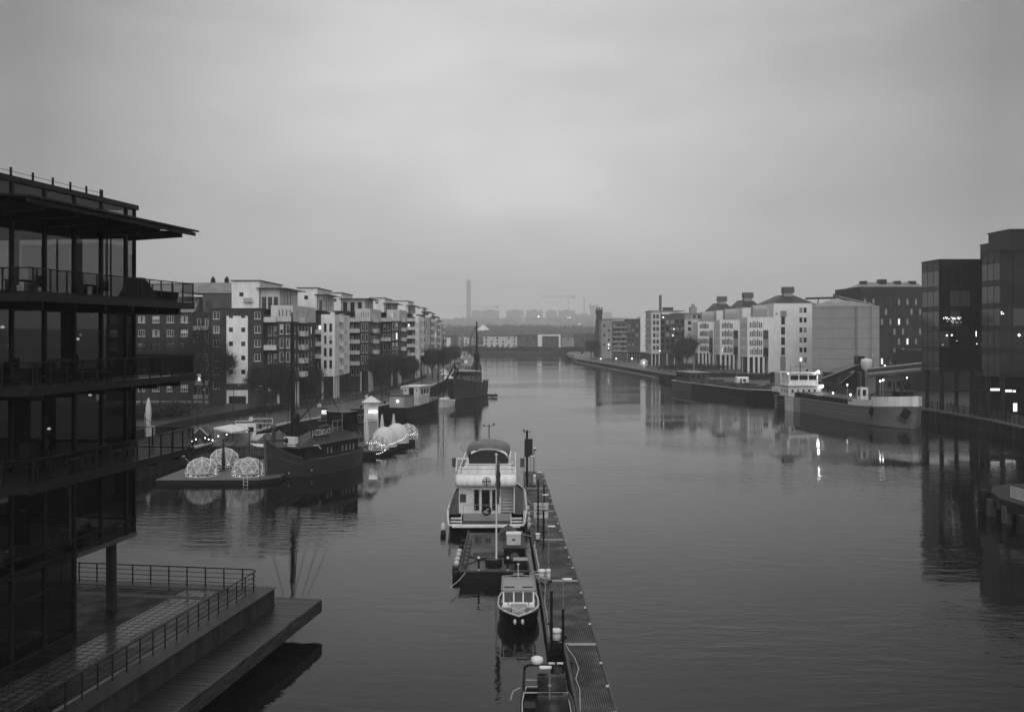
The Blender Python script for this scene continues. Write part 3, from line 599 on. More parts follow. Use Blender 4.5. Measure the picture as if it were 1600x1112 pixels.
# black panel post
bp_ = empty('panel_post', (1.75, 116, PZ), 0, 'tall post with a black rectangular panel and wind gauge at the jetty end', 'post')
MB().tube((0, 0, 0), (0, 0, 6), .13, 8).build('pole', M['steel'], bp_); MB().box(-.3, .65, -.12, .12, 2.9, 5.0).build('panel', M['dcanvas'], bp_)
k = MB(); k.path([(-.35, 0, 5.75), (.6, 0, 5.85)], .03); k.ball((-.35, 0, 5.95), .13); k.tube((-.35, 0, 5.7), (-.35, 0, 5.9), .03); k.build('wind_gauge', M['steel'], bp_)
cp = empty('camera_post', (2.6, 118, PZ), 0, 'slim post with a round camera beside the black panel', 'post'); MB().tube((0, 0, 0), (0, 0, 3.4), .05, 6).build('pole', M['steel'], cp); MB().ball((.1, 0, 3.55), .18).build('camera_head', M['rubber'], cp, True); MB().lathe((.1, 0, 3.6), [(.2, 0), (.16, .14), (.02, .18)], 10).build('hood', M['plastic'], cp)

# ================= WHITE CANAL YACHT, stern towards the camera  (local x forward -> world +Y)
def along_y(name, x, y, label, cat, rz=R(90), **k): return empty(name, (x, y, 0), rz, label, cat, **k)
yt = along_y('passenger_yacht', -2.3, 99.5, 'white two-deck motor yacht with dark sun canopy, stern to the viewer', 'yacht')
L_ = 22.0; sh, dk, g = hull(L_, 7.2, lambda s: (.85 if s < .1 else 1.55)+1.2*max(0, s-.4)**1.5, .8, 2.2, .9, .12, .05, 18, .2, .6, bul=.15, mats=lambda s: 0)
dk.f = dk.f[2:]; dk.m = dk.m[2:]; sh.build('hull', M['hullb'], yt, True); dk.build('deck', M['wood2'], yt); MB().box(-10.95, -8.5, -3.1, 3.1, .7, .82).build('aft_well', M['gcanvas'], yt); rimtube([(x, y+.05, z) for x, y, z in g], .09).build('rub_rail', M['hullw'], yt)
X0 = -11.0
# stern platform with white steps each side
st = MB(); st.box(X0-.5, X0+.1, -3.0, 3.0, .75, .9); st.build('swim_platform', M['hullw'], yt)
k = MB(); k.box(-8.75, -8.62, -2.15, 2.15, .83, 1.5); k.build('stern_panel', M['cream'], yt)
for sy in (-1, 1):
    k = MB()
    for i in range(3): k.box(X0+.15+.35*i, X0+.5+.35*i, min(sy*2.25, sy*3.2), max(sy*2.25, sy*3.2), .8+.22*i, .9+.22*i)
    k.build('stern_steps', M['offw'], yt)
    k = MB(); k.path([(X0-.3, sy*3.25, .95), (X0-.2, sy*3.35, 1.75), (X0+1.2, sy*3.4, 2.0)], .04); k.path([(X0-.4, sy*2.2, .9), (X0-.1, sy*2.2, 1.7), (X0+1.2, sy*2.2, 1.7)], .04); k.build('grab_rail', M['hullw'], yt)
# saloon: walls with openings (rear wall at x = -8.7)
xr = -8.6; hw = 2.55; zf, zc = 1.5, 4.05
k = MB(); holes = [(2.5-.98, .2, .5, 2.0), (2.5-.28, .05, .78, 2.1), (2.5+.66, .2, .5, 2.0)]
# rear wall: seen from behind, u runs from +y (left in view) to -y
wallface(k, (xr, hw, zf), (0, -1), 2*hw-1.25, zc-zf, [(a-.15, b, c, d) for a, b, c, d in holes], .1)
k.box(xr+.001, 3.5, hw-.1, hw, zf, zc); k.box(xr+.001, 3.5, -hw, -hw+.1, zf, zc); k.box(xr+1.2, xr+1.3, -hw+.1, -hw+1.3, zf, zc); k.box(3.4, 3.5, -hw+.1, hw-.1, zf, zc); k.box(xr+.02, xr+1.2, -hw+1.25, -hw+1.31, zf, zc)
k.build('saloon_wall', M['hullw'], yt)
k = MB()
for a, b, c, d in holes: k.quad((xr+.08, hw-a+.15, zf+b), (xr+.08, hw-a-c+.15, zf+b), (xr+.08, hw-a-c+.15, zf+b+d), (xr+.08, hw-a+.15, zf+b+d))
k.build('saloon_glazing', M['pane'], yt)
k = MB()
for a, b, c, d in holes:
    y1 = hw-a+.15; y0 = y1-c
    for q in ((y0-.05, y0+.03, 0, d), (y1-.03, y1+.05, 0, d), (y0, y1, d-.04, d+.06), (y0, y1, -.02, .06)): k.box(xr-.04, xr-.003, q[0], q[1], zf+b+q[2], zf+b+q[3])
k.build('door_frame', M['offw'], yt); MB().box(xr-.32, xr-.05, -.75, 1.35, zf+2.22, zf+2.42).build('door_awning', M['hullw'], yt)
MB().box(xr-.06, xr-.002, 1.9, 2.45, zf+1.0, zf+1.75).build('wall_locker', M['gcanvas'], yt)
# stair to the upper deck
k = MB()
for i in range(9): k.box(xr+.05+i*.12, xr+.3+i*.12, -hw+.12, -hw+1.22, zf+.1+i*.27, zf+.16+i*.27)
k.build('stair', M['offw'], yt); MB().box(xr+.06, xr+1.15, -hw+.101, -hw+.115, zf, zc).build('stair_side', M['cream'], yt)
# rounded overhang of the upper deck
k = MB(); pr = [(xr-.75, zc-.02), (xr-.92, zc+.2), (xr-.88, zc+.6), (xr-.6, zc+.88), (xr-.1, zc+.98), (xr+.3, zc+.98), (xr+.3, zc)]
rings = []
for y, s_, in [(-2.72, .35), (-2.66, .75), (-2.45, 1), (2.6, 1), (2.8, .75), (2.86, .35)]:
    rings.append([(xr+.3+(x-xr-.3)*(.45+.55*s_), y, zc+.5+(z-zc-.5)*(.6+.4*s_)) for x, z in pr])
k.loft(rings); k.build('deck_overhang', M['hullw'], yt, True)
MB().box(xr+.3, 7.0, -2.68, 2.68, zc+.02, zc+.2).build('upper_deck', M['hullw'], yt)
k = MB(); k.box(xr+.3, 6.9, 2.58, 2.68, zc+.2, zc+1.15); k.box(xr+.3, 6.9, -2.68, -2.58, zc+.2, zc+1.15); k.box(xr+2.6, xr+2.75, -2.58, 2.58, zc+.2, zc+1.3); k.box(xr+2.75, 6.9, -2.2, 2.2, zc+.2, zc+1.3); k.build('upper_bulwark', M['hullw'], yt)
k = MB()
for z in (zc+1.5, zc+1.85): k.path([(xr+.2, 2.6, z), (xr-.2, 2.3, z), (xr-.2, -2.3, z), (xr+.2, -2.6, z)], .03)
for y in (-2.3, -.8, .8, 2.3): k.tube((xr-.2, y, zc+1.1), (xr-.2, y, zc+1.85), .025)
k.build('upper_railing', M['silver'], yt)
k = MB(); k.path([(xr+.9, 1.7, zc+1.2), (xr+.9, 1.75, zc+2.3), (xr+.9, 2.8, zc+2.3), (xr+.9, 2.85, zc+1.2)], .07, 8); k.build('davit_frame', M['hullw'], yt)
# emblem: ring with a clover cross and crossed bars
em = MB(); cz, xe = zc+.5, xr-.93
for i in range(24):
    a, b = 2*pi*i/24, 2*pi*(i+1)/24
    em.add([(xe+d, r*cos(t), cz+r*sin(t)) for d in (0, -.03) for t, r in ((a, .33), (b, .33), (b, .385), (a, .385))], [(0, 1, 2, 3), (7, 6, 5, 4), (0, 4, 5, 1), (1, 5, 6, 2), (2, 6, 7, 3), (3, 7, 4, 0)])
em.cb((xe-.01, 0, cz), (.03, .05, .6)); em.cb((xe-.012, 0, cz), (.03, .6, .05))
for a in (0, 90, 180, 270): 
    y, z = .19*cos(R(a)), cz+.19*sin(R(a)); em.tube((xe+.01, y, z), (xe-.035, y, z), .085, 10)
em.tube((xe+.01, 0, cz-.46), (xe-.04, 0, cz-.46), .06, 10)
em.build('emblem', M['dframe'], yt)
# bimini canopy
bc = MB(); rings = []
for x, dz, w in ((-3.4, -.6, 1.95), (-3.2, -.4, 2.08), (-2.2, -.25, 2.12), (0, -.2, 2.12), (1.6, -.3, 2.08), (2.2, -.8, 1.9)):
    rings.append([(x, w*sin(a), 6.55+dz+.95*cos(a)**.8 if cos(a) > 0 else 6.55+dz) for a in [R(q) for q in (-88, -75, -60, -40, -20, 0, 20, 40, 60, 75, 88)]])
bc.loft(rings, False, False); bc.loft([[(x, y*.985, z-.04) for x, y, z in r_] for r_ in rings], False, False); cn = bc.build('canopy', mat('sun_canopy', .1, .45, .4, 1.2, .6, 3, spec=.4), yt, True)
k = MB()
k.loft([[(x-.06, y*.96, z-.22) for x, y, z in rings[0]], [(x-.02, y*.97, 5.15) for x, y, z in rings[0]]], False, False)  # dark back sheet stands in for the shade inside the open canopy
for s_ in (0, -1): k.add([], []); 
k.box(-3.2, 2, 1.88, 1.93, 5.3, 6.2); k.box(-3.2, 2, -1.93, -1.88, 5.3, 6.2); k.build('canopy_side', M['dcanvas'], yt)
k = MB(); k.path([(.2, 0, 7.4), (.2, 0, 8.8)], .05); k.path([(.2, .45, 8.6), (.2, -.5, 8.65)], .025); k.ball((.2, .5, 8.7), .1); k.ball((.2, -.5, 8.8), .11); k.path([(-3, 2.3, 6.4), (-3.1, 2.7, 6.9)], .03); k.build('aerial_mast', M['steel'], yt)
for y, l in ((3.25, ''), (-3.25, '')): MB().cb((-2.3, y*1.02, 5.3), (.5, .42, .85)).build('side_light_box', M['gcanvas'], yt)
# ensign staff on stern, life buoy, door rail
k = MB(); k.path([(X0+1.35, 2.1, 2.45), (X0+1.35, -2.1, 2.45)], .025); [k.tube((X0+1.35, y, 1.5), (X0+1.35, y, 2.45), .02) for y in (-2.1, -1, 0, 1, 2.1)]; k.build('stern_rail', M['silver'], yt)
lb = MB(); n = 18
rg = [[(X0+1.2+.1*cos(b), (.36+.1*sin(b))*cos(a), 1.95+(.36+.1*sin(b))*sin(a)) for b in [2*pi*j/6 for j in range(6)]] for a in [2*pi*i/n for i in range(n+1)]]
lb.loft(rg, True, False); lb.build('life_buoy', M['steel'], yt, True)
MB().cb((X0+1.15, .05, 1.95), (.06, .6, .1), rx=R(-30)).build('buoy_strap', M['rope'], yt)
k = MB(); k.path([(X0+1.1, 3.35, 2.1), (-6, 3.45, 2.2), (0, 3.5, 2.3), (6, 2.9, 2.8)], .04); k.path([(X0+1.1, -3.35, 2.1), (-6, -3.45, 2.2), (0, -3.5, 2.3), (6, -2.9, 2.8)], .04)
for i in range(9):
    for s_ in (1, -1): k.tube((X0+1.1+i*1.9, s_*3.42, 1.5), (X0+1.1+i*1.9, s_*3.42, 2.2), .03)
k.build('side_railing', M['silver'], yt)
for x in (-9.8, -7.4, -4.6, -1.5):
    MB().lathe((x, -3.85, .5), [(.02, -.45), (.17, -.3), (.2, 0), (.17, .35), (.03, .5)], 10).build('fender', M['offw'], yt, True)
MB().lathe((-10.6, 3.85, .45), [(.02, -.6), (.22, -.4), (.26, 0), (.2, .45), (.03, .6)], 10).build('fender', M['offw'], yt, True)
MB().lathe((-11.1, 3.8, -.1), [(.02, -.5), (.22, -.3), (.26, .1), (.2, .5), (.03, .6)], 10).build('fender', M['rubber'], yt, True)

# ================= WORK BARGE
wb = along_y('work_barge', -1.35, 78.6, 'low dark work barge with a timber deck behind the white yacht', 'barge')
k = MB(); k.prism([(-7.2, -2.6), (7.2, -2.2), (7.2, 2.4), (-7.2, 2.4)], -.4, .72, [(-7.2, -2.6), (7.2, -2.2), (7.2, 2.4), (-7.2, 2.4)]); k.build('hull', M['hullb'], wb)
MB().prism([(-7.1, -2.5), (7.1, -2.1), (7.1, 2.3), (-7.1, 2.3)], .724, .78).build('deck', mat('scuffed_deck', .07, .4, .6, .9, .4, 4), wb)
k = MB()
for a, b, c, d in (((-7.2, -2.6), (7.2, -2.2), .12, .95), ((-7.2, 2.4), (7.2, 2.4), .12, .95), ((-7.2, -2.6), (-7.2, 2.4), .12, .92)): k.tube((*a, c+.76), (*b, c+.76), .09, 6)
k.build('rub_rail', M['wood2'], wb)
for x, y in ((-3.0, 2.85), (-1.6, 2.85), (-.1, 2.85), (1.2, 2.85)): MB().ball((x, y, .45), .24, 10, 7).build('ball_fender', M['offw'], wb, True)
for x in (-6, -4.6, 3, 5): MB().lathe((x, 2.7, .2), [(.2, -.4), (.3, -.3), (.3, .3), (.2, .4)], 10).build('tyre_fender', M['rubber'], wb)
for i in range(7): MB().box(-5.9+i*1.35, -5.2+i*1.35, 1.95, 2.2, .79, 1.15).build('side_rack', M['wood2'], wb)
for y in (1.05, -1.05):
    r_ = MB(); r_.tube((-6.8, y, .78), (-6.8, y, 1.75), .07, 8); o = r_.build('bollard', M['steel'], wb)
    for z in (.85, 1.75): MB().ball((-6.8, y, z), .11).build('bollard_cap', M['plastic'], o)
o = MB().box(-4.5, -2.6, -2.35, -.75, .785, 1.9).build('engine_box', M['hullb'], wb)
MB().tube((-4.52, -1.55, 1.3), (-4.6, -1.55, 1.3), .34, 16).tube((-4.6, -1.55, 1.3), (-4.64, -1.55, 1.3), .16, 12).build('dial', M['hullg'], o); MB().box(-4.6, -2.5, -2.45, -.65, 1.91, 1.98).build('lid', M['steel'], o)
o = MB().box(-3.6, -2.8, -2.0, -.95, 1.99, 2.75).build('storage_box', M['offw'], wb); MB().box(-3.65, -2.75, -2.05, -.9, 2.755, 2.85).build('lid', M['plastic'], o); MB().box(-3.63, -3.605, -1.6, -1.35, 2.35, 2.45).build('latch', M['steel'], o)
o = MB().box(-6.6, -5.8, -2.45, -1.5, .785, 1.5).build('tool_box', M['steel'], wb); MB().box(-6.65, -5.75, -2.5, -1.45, 1.51, 1.56).build('lid', M['cream'], o)
dh = MB(); dh.box(4.2, 5.8, -1.6, -.5, .785, 1.25); o = dh.build('deck_house', M['gcanvas'], wb)
k = MB(); k.xprism([(-1.8, 1.25), (-1.05, 1.7), (-.3, 1.25), (-.35, 1.19), (-1.05, 1.62), (-1.75, 1.19)], 4.0, 6.0); k.build('roof', M['gcanvas'], o)
MB().lathe((-5.4, 0, .78), [(.62, 0), (.62, .55), (.45, .6)], 8).build('mast_step', M['steel'], wb)
k = MB(); 
for a in ((-1.5, .4, 2.4, .35), (-2.1, .3, 2.2, .3), (-2.9, .6, 1.8, .4), (-1.2, -.3, .9, .5)): k.cb((a[0], a[1], .9), (a[3], a[2], .16), .05)
k.build('timber_stack', M['wood2'], wb); k = MB(); k.path([(-4.8, 2, .83), (-3.2, .9, .83), (-3.0, -.2, .83), (-4.6, -.5, .83)], .035); k.path([(-2.4, 2, .83), (-2.6, 1.2, .83), (-1.2, .9, .83)], .05); k.build('hose', M['rubber'], wb)
for (a, b) in (((-7.0, 1.9, .85), (-10.2, 2.9, .5)), ((7.1, -2.0, .85), (6.0, -3.05, .7)), ((-6.9, -2.3, .85), (-6.2, -3.3, .68))): MB().path([a, tuple((p+q)/2-(.12 if i == 2 else 0) for i, (p, q) in enumerate(zip(a, b))), b], .03).build('mooring_line', M['rope'], wb)
k = MB(); [k.lathe((2.2, -1.6, .79+.05*i), [(.3-.02*i, 0), (.36-.02*i, .025), (.3-.02*i, .05)], 12) for i in range(4)]; k.build('rope_coil', M['rope'], wb)
for a, b, c_ in ((3.4, 1.4, .5), (3.2, .6, .4), (1.2, -1.7, .45)): MB().cb((a, b, .785+c_/2), (c_, c_*.8, c_), .3).build('deck_crate', M['gcanvas'], wb)
for (a, b) in (((-11, -3.3, 1.5), (-10.2, -4.4, .7)), ((-6, -3.4, 1.6), (-5, -4.3, .7)), ((2, -3.4, 1.7), (1, -4.2, .7))): MB().path([a, b], .03).build('mooring_line', M['rope'], yt)
fp = empty('flagpole', (-1.15, 73.1, 1.35), 0, 'white flagpole with a limp dark flag on the work barge', 'flagpole')
MB().tube((0, 0, 0), (0, 0, 7.6), .07, 8, .045).build('pole', M['hullw'], fp); MB().ball((0, 0, 7.68), .1).build('finial', M['plastic'], fp)
fl = MB(); rg = []
for i in range(10):
    z = 7.3-i*.36; w = .06+.1*sin(pi*i/9)+(.05 if i % 2 else 0); rg.append([(.1+w*cos(a)*(.9 if a > 3 else 1.1), .1*sin(a)+.03*(i % 2), z) for a in [2*pi*j/8 for j in range(8)]])
fl.loft(rg); fl.build('flag', mat('flag_cloth', .09, .9, .8, 1.2), fp, True)

# ================= CABIN LAUNCH, bow towards the camera
def launch():
    r_ = empty('cabin_launch', (.4, 62.6, 0), R(-90), 'small cabin launch with three front windows moored beside the jetty', 'boat')
    sh, dk, g = hull(7.6, 2.75, lambda s: .95+.35*s*s, .4, 2.0, .85, .3, .06, 18, .25, .45, bul=.12)
    sh.build('hull', M['hullb'], r_, True); dk.build('deck', mat('launch_deck', .06, .5, .3, 2), r_); rimtube(g, .075).build('rub_rail', M['offw'], r_)
    rimtube([(x-.15, max(.02, y-.22), z+.3) for x, y, z in g[9:-1]], .025).build('bow_rail', M['hullw'], r_)
    k = MB(); k.loft([[(x, y, z) for y, z in ((-w, .9), (-w*.96, zt), (w*.96, zt), (w, .9))] for x, w, zt in ((-2.6, 1.08, 2.35), (1.0, 1.1, 2.35), (1.55, 1.08, 1.5))]); cb_ = k.build('cabin', M['hullw'], r_)
    for y0, y1 in ((-.95, -.36), (-.27, .27), (.36, .95)):
        d = MB(); f = lambda y, t, o=0: (1.0+.55*t+.035+o, y, 2.35-.85*t+.03+o)
        d.add([f(y0, .12), f(y1, .12), f(y1, .85), f(y0, .85)], [(0, 1, 2, 3)]); d.build('windscreen', mat('smoked_glass', .03, .25, .3, 3, spec=.25), cb_)
    k = MB(); k.loft([[(x, y, z) for y, z in ((-w, 2.36), (-w, 2.44), (w, 2.44), (w, 2.36))] for x, w in ((-2.7, 1.05), (-2.5, 1.15), (1.05, 1.18), (1.15, 1.05))]); k.build('cabin_roof', M['cream'], cb_)
    for y in (-.62, .62): MB().cb((.45, y, 2.47), (.16, .7, .05)).build('roof_vent', M['rubber'], cb_)
    k = MB(); k.path([(.9, -1.12, 2.5), (-2.2, -1.12, 2.62), (-2.4, 0, 2.66), (-2.2, 1.12, 2.62), (.9, 1.12, 2.5)], .03); k.build('roof_rail', M['silver'], cb_)
    k = MB(); k.path([(-1.6, 0, 2.45), (-1.6, 0, 3.6)], .04); k.path([(-1.6, -.35, 2.95), (-1.6, .35, 2.95)], .03); k.ball((-1.6, 0, 3.65), .1); k.build('mast', M['offw'], cb_)
    k = MB(); k.add([(1.5, -.5, 1.55), (1.5, .5, 1.55), (3.05, .42, 1.32), (3.05, -.42, 1.32), (1.5, -.5, 1.0), (1.5, .5, 1.0), (3.05, .42, 1.0), (3.05, -.42, 1.0)], [(3, 2, 1, 0), (4, 5, 6, 7), (0, 1, 5, 4), (1, 2, 6, 5), (2, 3, 7, 6), (3, 0, 4, 7)]); k.build('hatch', M['cream'], r_)
    k = MB(); k.cb((1.75, -.82, 1.4), (.35, .55, .1)); k.cb((1.75, .82, 1.4), (.35, .55, .1)); k.build('dash_step', M['offw'], r_)
    for y in (-.8, .8): MB().path([(1.32, y, 1.85), (1.75, y*.8, 1.5)], .02).build('wiper', M['rubber'], r_)
    for y in (-.25, .25): MB().lathe((3.7, y, .85), [(.02, -.2), (.1, -.12), (.1, .12), (.02, .2)], 8).build('fender', M['offw'], r_, True)
launch(); bpy.data.objects['cabin_launch'].scale = (.85, .92, .85)
# ================= DARK OPEN BOAT, nearest, stern arch with radar
def openboat():
    r_ = empty('open_workboat', (1.55, 43.6, 0), R(-90), 'dark open boat with radar arch and glossy covers, nearest to the camera', 'boat')
    sh, dk, g = hull(8.4, 2.5, lambda s: .95+.3*s*s, .4, 2.0, .82, .3, .06, 18, .3, .6, bul=.45)
    sh.build('hull', M['hullb'], r_, True); dk.build('deck', M['rubber'], r_); rimtube(g, .06).build('rub_rail', M['wood2'], r_); rimtube([(x, max(.02, y-.16), z+.05) for x, y, z in g[:-2]], .03).build('hand_rail', M['offw'], r_)
    k = MB(); k.path([(-4.0, -1.0, .9), (-4.15, -.95, 1.95), (-4.05, -.75, 2.1), (-4.05, .75, 2.1), (-4.15, .95, 1.95), (-4.0, 1.0, .9)], .06, 8); k.path([(-3.4, .98, 1), (-4.1, .95, 1.8)], .05, 6); k.path([(-3.4, -.98, 1), (-4.1, -.95, 1.8)], .05, 6); ar = k.build('radar_arch', M['steel'], r_)
    MB().lathe((-4.05, -.35, 2.16), [(.2, 0), (.29, .06), (.3, .2), (.26, .3), (.1, .36), (.01, .37)], 18).build('radar_dome', M['plastic'], ar, True)
    for y in (.35, .75): MB().cb((-4.05, y, 2.18), (.12, .3, .06)).build('light_bar', M['offw'], ar)
    k = MB(); k.loft([[(x, y, z) for y, z in ((-.72+.35, zt-.5), (-.7+.35, zt), (.62+.35, zt), (.65+.35, zt-.5))] for x, zt in ((-3.7, 1.75), (-3.3, 1.95), (-2.7, 1.8), (-2.5, 1.45))]); k.build('glossy_cover', mat('black_vinyl', .02, .12, .3, 2, .5, 1.6), r_, True)
    k = MB(); k.loft([[(x, y, z) for y, z in ((-.4, zt-.55), (-.4, zt), (1.0, zt), (1.0, zt-.55))] for x, zt in ((-2.4, 1.3), (-2.0, 1.5), (-1.2, 1.45), (-.9, 1.1))]); k.build('glossy_cover', MC['black_vinyl'], r_, True)
    k = MB(); k.path([(-3.55, -.9, 1.55), (-3.55, 1.0, 1.55), (-3.55, 1.02, 1.1)], .03); k.path([(-2.45, -1.05, 1.35), (-2.45, 1.05, 1.35)], .035); k.build('cross_rail', M['silver'], r_)
    MB().box(-1.9, -1.1, -1.0, -.5, .8, 1.15).build('battery_box', M['steel'], r_)
    k = MB(); k.tube((-1.35, .15, .6), (-1.35, .15, 2.85), .035, 8); k.ball((-1.35, .15, 2.05), .08); mm = k.build('lamp_mast', M['silver'], r_)
    h = MB(); h.loft([[(-1.35+sy*w, .15-x_, z_) for sy, z_ in ((-1, 2.85), (-.6, 2.95), (.6, 2.95), (1, 2.85), (.5, 2.81), (-.5, 2.81))] for x_, w in ((-.08, .07), (.1, .08), (.25, .11), (.4, .11), (.47, .05))]); h.build('lamp_head', M['plastic'], mm, True)
    k = MB(); k.path([(-4.1, -1.15, 1.0), (-3.9, -1.5, .9), (-2.9, -1.62, .85)], .03); k.build('mooring_line', M['rope'], r_)
openboat()
# ================= LEFT BANK APARTMENTS
def balcony(root, x0, x1, y0, y1, z, m=None, far=False, rail=True):
    """slab plus pale parapet on the near and canal sides"""
    k = MB(); k.box(x0, x1, y0, y1, z, z+.15); k.box(x0, x1, y0-.06, y0-.002, z, z+1.05); k.box(x1+.002, x1+.06, y0-.06, y1, z, z+1.05)
    o = k.build('balcony', m or M['offw'], root)
    if rail: MB().path([(x0, y0-.03, z+1.18), (x1+.03, y0-.03, z+1.18), (x1+.03, y1, z+1.18)], .03, 4).build('railing', M['silver'], o)
    return o
GZ = 2.0
def apartment(Y, xw, xr, xb, xe, zt, zp, zpen, label, depth=26, bay='brick', pillars=True, storeys=6, penx=None, endwin=None, far=False, balcs=(1, 2, 3, 4, 5), mw=None, ph=True, whitepanel=False, bal2=True):
    """xw..xr end wall, xr..xb balcony recess, xb..xe projecting bay; zt brick top, zpen penthouse top"""
    mw = mw or M['brick']; st = 2.92
    root = empty('apartment_block', (xw, Y, GZ), 0, label, 'building', 'apartment blocks along the left quay')
    o = lambda v: v-xw
    W_ = xr-xw; rows = [1.2+st*(i+1)-.3 for i in range(storeys)]; H_ = zt-GZ
    rows = [v for v in [H_-2.15-st*i for i in range(storeys)] if v > 3]
    ew = endwin if endwin is not None else [W_*.5]
    side = []; n = int(depth/3.6)
    holes = grid([a for a in ew], rows, 1.3, 1.5, 'w2')
    if whitepanel:
        holes = grid([W_*.14, W_-1.15], rows, 1.35, 1.5, 'w2')
    block(root, 'wall', mw, 0, W_, 0, depth, 0, H_, far, S=holes)
    if whitepanel:
        px0, px1 = 3.75, 8.2
        for z0, z1, hs in ((H_-15.6, H_-1.5, grid([.95, 3.5], [v-(H_-15.6)+.2 for v in rows[:5]], .85, .95, 'd1')), (H_-20.6, H_-15.9+.02-1.1, [(.5, .9, 3.6, 1.5, 'd4')])):
            m_ = MB(); z0 = max(z0, .2); wallface(m_, (px0, -.14, z0), (1, 0), px1-px0, z1-z0, hs, .12)
            m_.quad((px0, -.14, z0), (px0, -.14, z1), (px0, 0, z1), (px0, 0, z0)); m_.quad((px1, -.14, z0), (px1, 0, z0), (px1, 0, z1), (px1, -.14, z1)); m_.quad((px0, -.14, z1), (px1, -.14, z1), (px1, 0, z1), (px0, 0, z1))
            pn = m_.build('render_panel', M['white'], root)
            for q in hs: window(root, Vector((px0+q[0], -.03, z0+q[1])), (1, 0), q[2], q[3], q[4], False, 'd')
    MB().box(.35, .47, -.12, -.01, 0, H_-.2).build('drainpipe', M['steel'], root); MB().box(W_-.3, W_-.18, -.12, -.01, 0, H_-.2).build('drainpipe', M['steel'], root); MB().box(-.15, W_+.15, -.18, 1.3, H_+.002, H_+.14).build('parapet', M['roof'], root)
    # recess wall behind balconies
    xr_, xb_, xe_ = o(xr), o(xb), o(xe)
    rr = grid([(xb_-xr_)*.3, (xb_-xr_)*.75], rows, .8, 2.0, 'w1')
    block(root, 'wall', mw, xr_, xb_, 2.6, depth, 0, H_-1.2, far, S=[(a, b-.5, c, d, e) for a, b, c, d, e in rr])
    for i in balcs:
        if i-1 < len(rows): balcony(root, xr_+.05, xb_-.02, .3, 2.58, rows[i-1]-.65, None, far, not far)
    # bay on pillars
    bz0 = 5.4 if pillars else 0; bw = xe_-xb_
    bm = {'brick': mw, 'white': M['white'], 'cream': M['cream']}[bay]
    ztb = H_-1.0
    rb = [v-bz0-.2 for v in rows if v-bz0 > .4]
    tall = [(bw*.18, v, bw*.24, 2.1, 'w1') for v in rb[1 if bay == 'brick' else 0:]]+[(bw*.58, v, bw*.24, 2.1, 'w1') for v in rb[1 if bay == 'brick' else 0:]]
    top4 = [] if bay != 'brick' else [(bw*(.1+.23*i), rb[0]+.1, bw*.12, 1.5, 'w1') for i in range(4)]
    zb = bz0+(rb[0]-.3 if bay == 'brick' else 0)
    if bay == 'brick':
        block(root, 'bay', bm, xb_, xe_, 1.0, depth-3, bz0, zb, far, S=tall, E=[(2+3.4*i, v, 1.2, 1.7, 'w2') for i in range(int((depth-6)/3.4)) for v in rb[1:]][:24])
        block(root, 'bay', M['offw'], xb_-(1.2 if bal2 else 0), xe_+.12, .9, depth-3, zb+.001, zb+3.4, far, S=[(a+(1.2 if bal2 else 0), b-rb[0]+.3+.6, c, d, e) for a, b, c, d, e in top4], E=[(2+2.4*i, .9, .9, 1.5, 'w1') for i in range(7)])
    else:
        block(root, 'bay', bm, xb_, xe_, 1.0, depth-3, bz0, ztb, far, S=tall, E=[(2+3.4*i, v, 1.2, 1.7, 'w2') for i in range(int((depth-6)/3.4)) for v in rb][:24])
    if pillars:
        for i in range(3): MB().box(xe_-.42, xe_-.02, 1.2+i*3, 1.6+i*3, 0, bz0-.01).build('pillar', M['offw'], root)
        MB().box(xb_+.1, xb_+.5, 1.1, 1.5, 0, bz0-.01).build('pillar', M['offw'], root)
    # canal side balconies hanging on the far part
    for v in rows[:5]: MB().box(xe_+.002, xe_+1.3, 7, 11, v-.7, v+.4).build('balcony', M['offw'], root)
    # penthouse: white box, glazed veranda under an oversailing roof
    if ph:
        p0, p1, p2 = [o(a) for a in penx]; zz = H_+.001; zh = zpen-GZ
        block(root, 'penthouse', M['white'], p0, p1, 1.4, depth-6, zz, zh, far, S=[(1.6, 2.6 if zh-zz > 4 else 1.4, .9, .9, 'd1')]+([(4.2, 1.9, .9, 2.2, 'd1')] if p1-p0 > 6.5 else []))
        MB().box(p0-.25, p1+.25, 1.1, depth-5.6, zh+.001, zh+.16).build('roof', M['roof'], root)
        vz = zh-1.6
        v = MB(); v.box(p1+.01, p2-1.3, 2.2, depth-8, zz, vz); vw = v.build('veranda_wall', M['offw'], root)
        for i in range(3):
            x = p1+.35+i*(p2-1.6-p1)/3; window(root, Vector((x, 2.14, zz+.15)), (1, 0), min(1.1, (p2-1.6-p1)/3*.7), 2.4, 'd2', far, 'd')
        MB().box(p1-.6, p2+.4, .9, depth-7, vz+.001, vz+.14).build('roof', M['roof'], root)
        for i in range(3): MB().box(p2-.1, p2, 1.0+3*i, 1.1+3*i, zz, vz).build('veranda_post', M['steel'], root)
        MB().box(p1, p1+.1, 1.0, 1.1, zz, vz).build('veranda_post', M['steel'], root)
        MB().path([(p1, 1.0, zz+1.05), (p2, 1.0, zz+1.05), (p2, 8, zz+1.05)], .03, 4).build('railing', M['steel'], root)
    return root
X = XD
a1 = apartment(208, X(326, 208), X(411, 208), X(437.6, 212), X(462, 212), 22.9, 0, 28.8, 'brick apartment block with a tall white panel of small square windows in its end wall', whitepanel=True, penx=(X(359, 208), X(403, 208), X(446, 210)), balcs=(1, 3), depth=28, storeys=6)
k = MB()  # small penthouse balcony
k.box(7.0, 8.9, .75, 1.38, 22.3, 22.4); k.box(7.0, 8.9, .7, .75, 22.3, 23.2); k.build('balcony', M['silver'], a1)
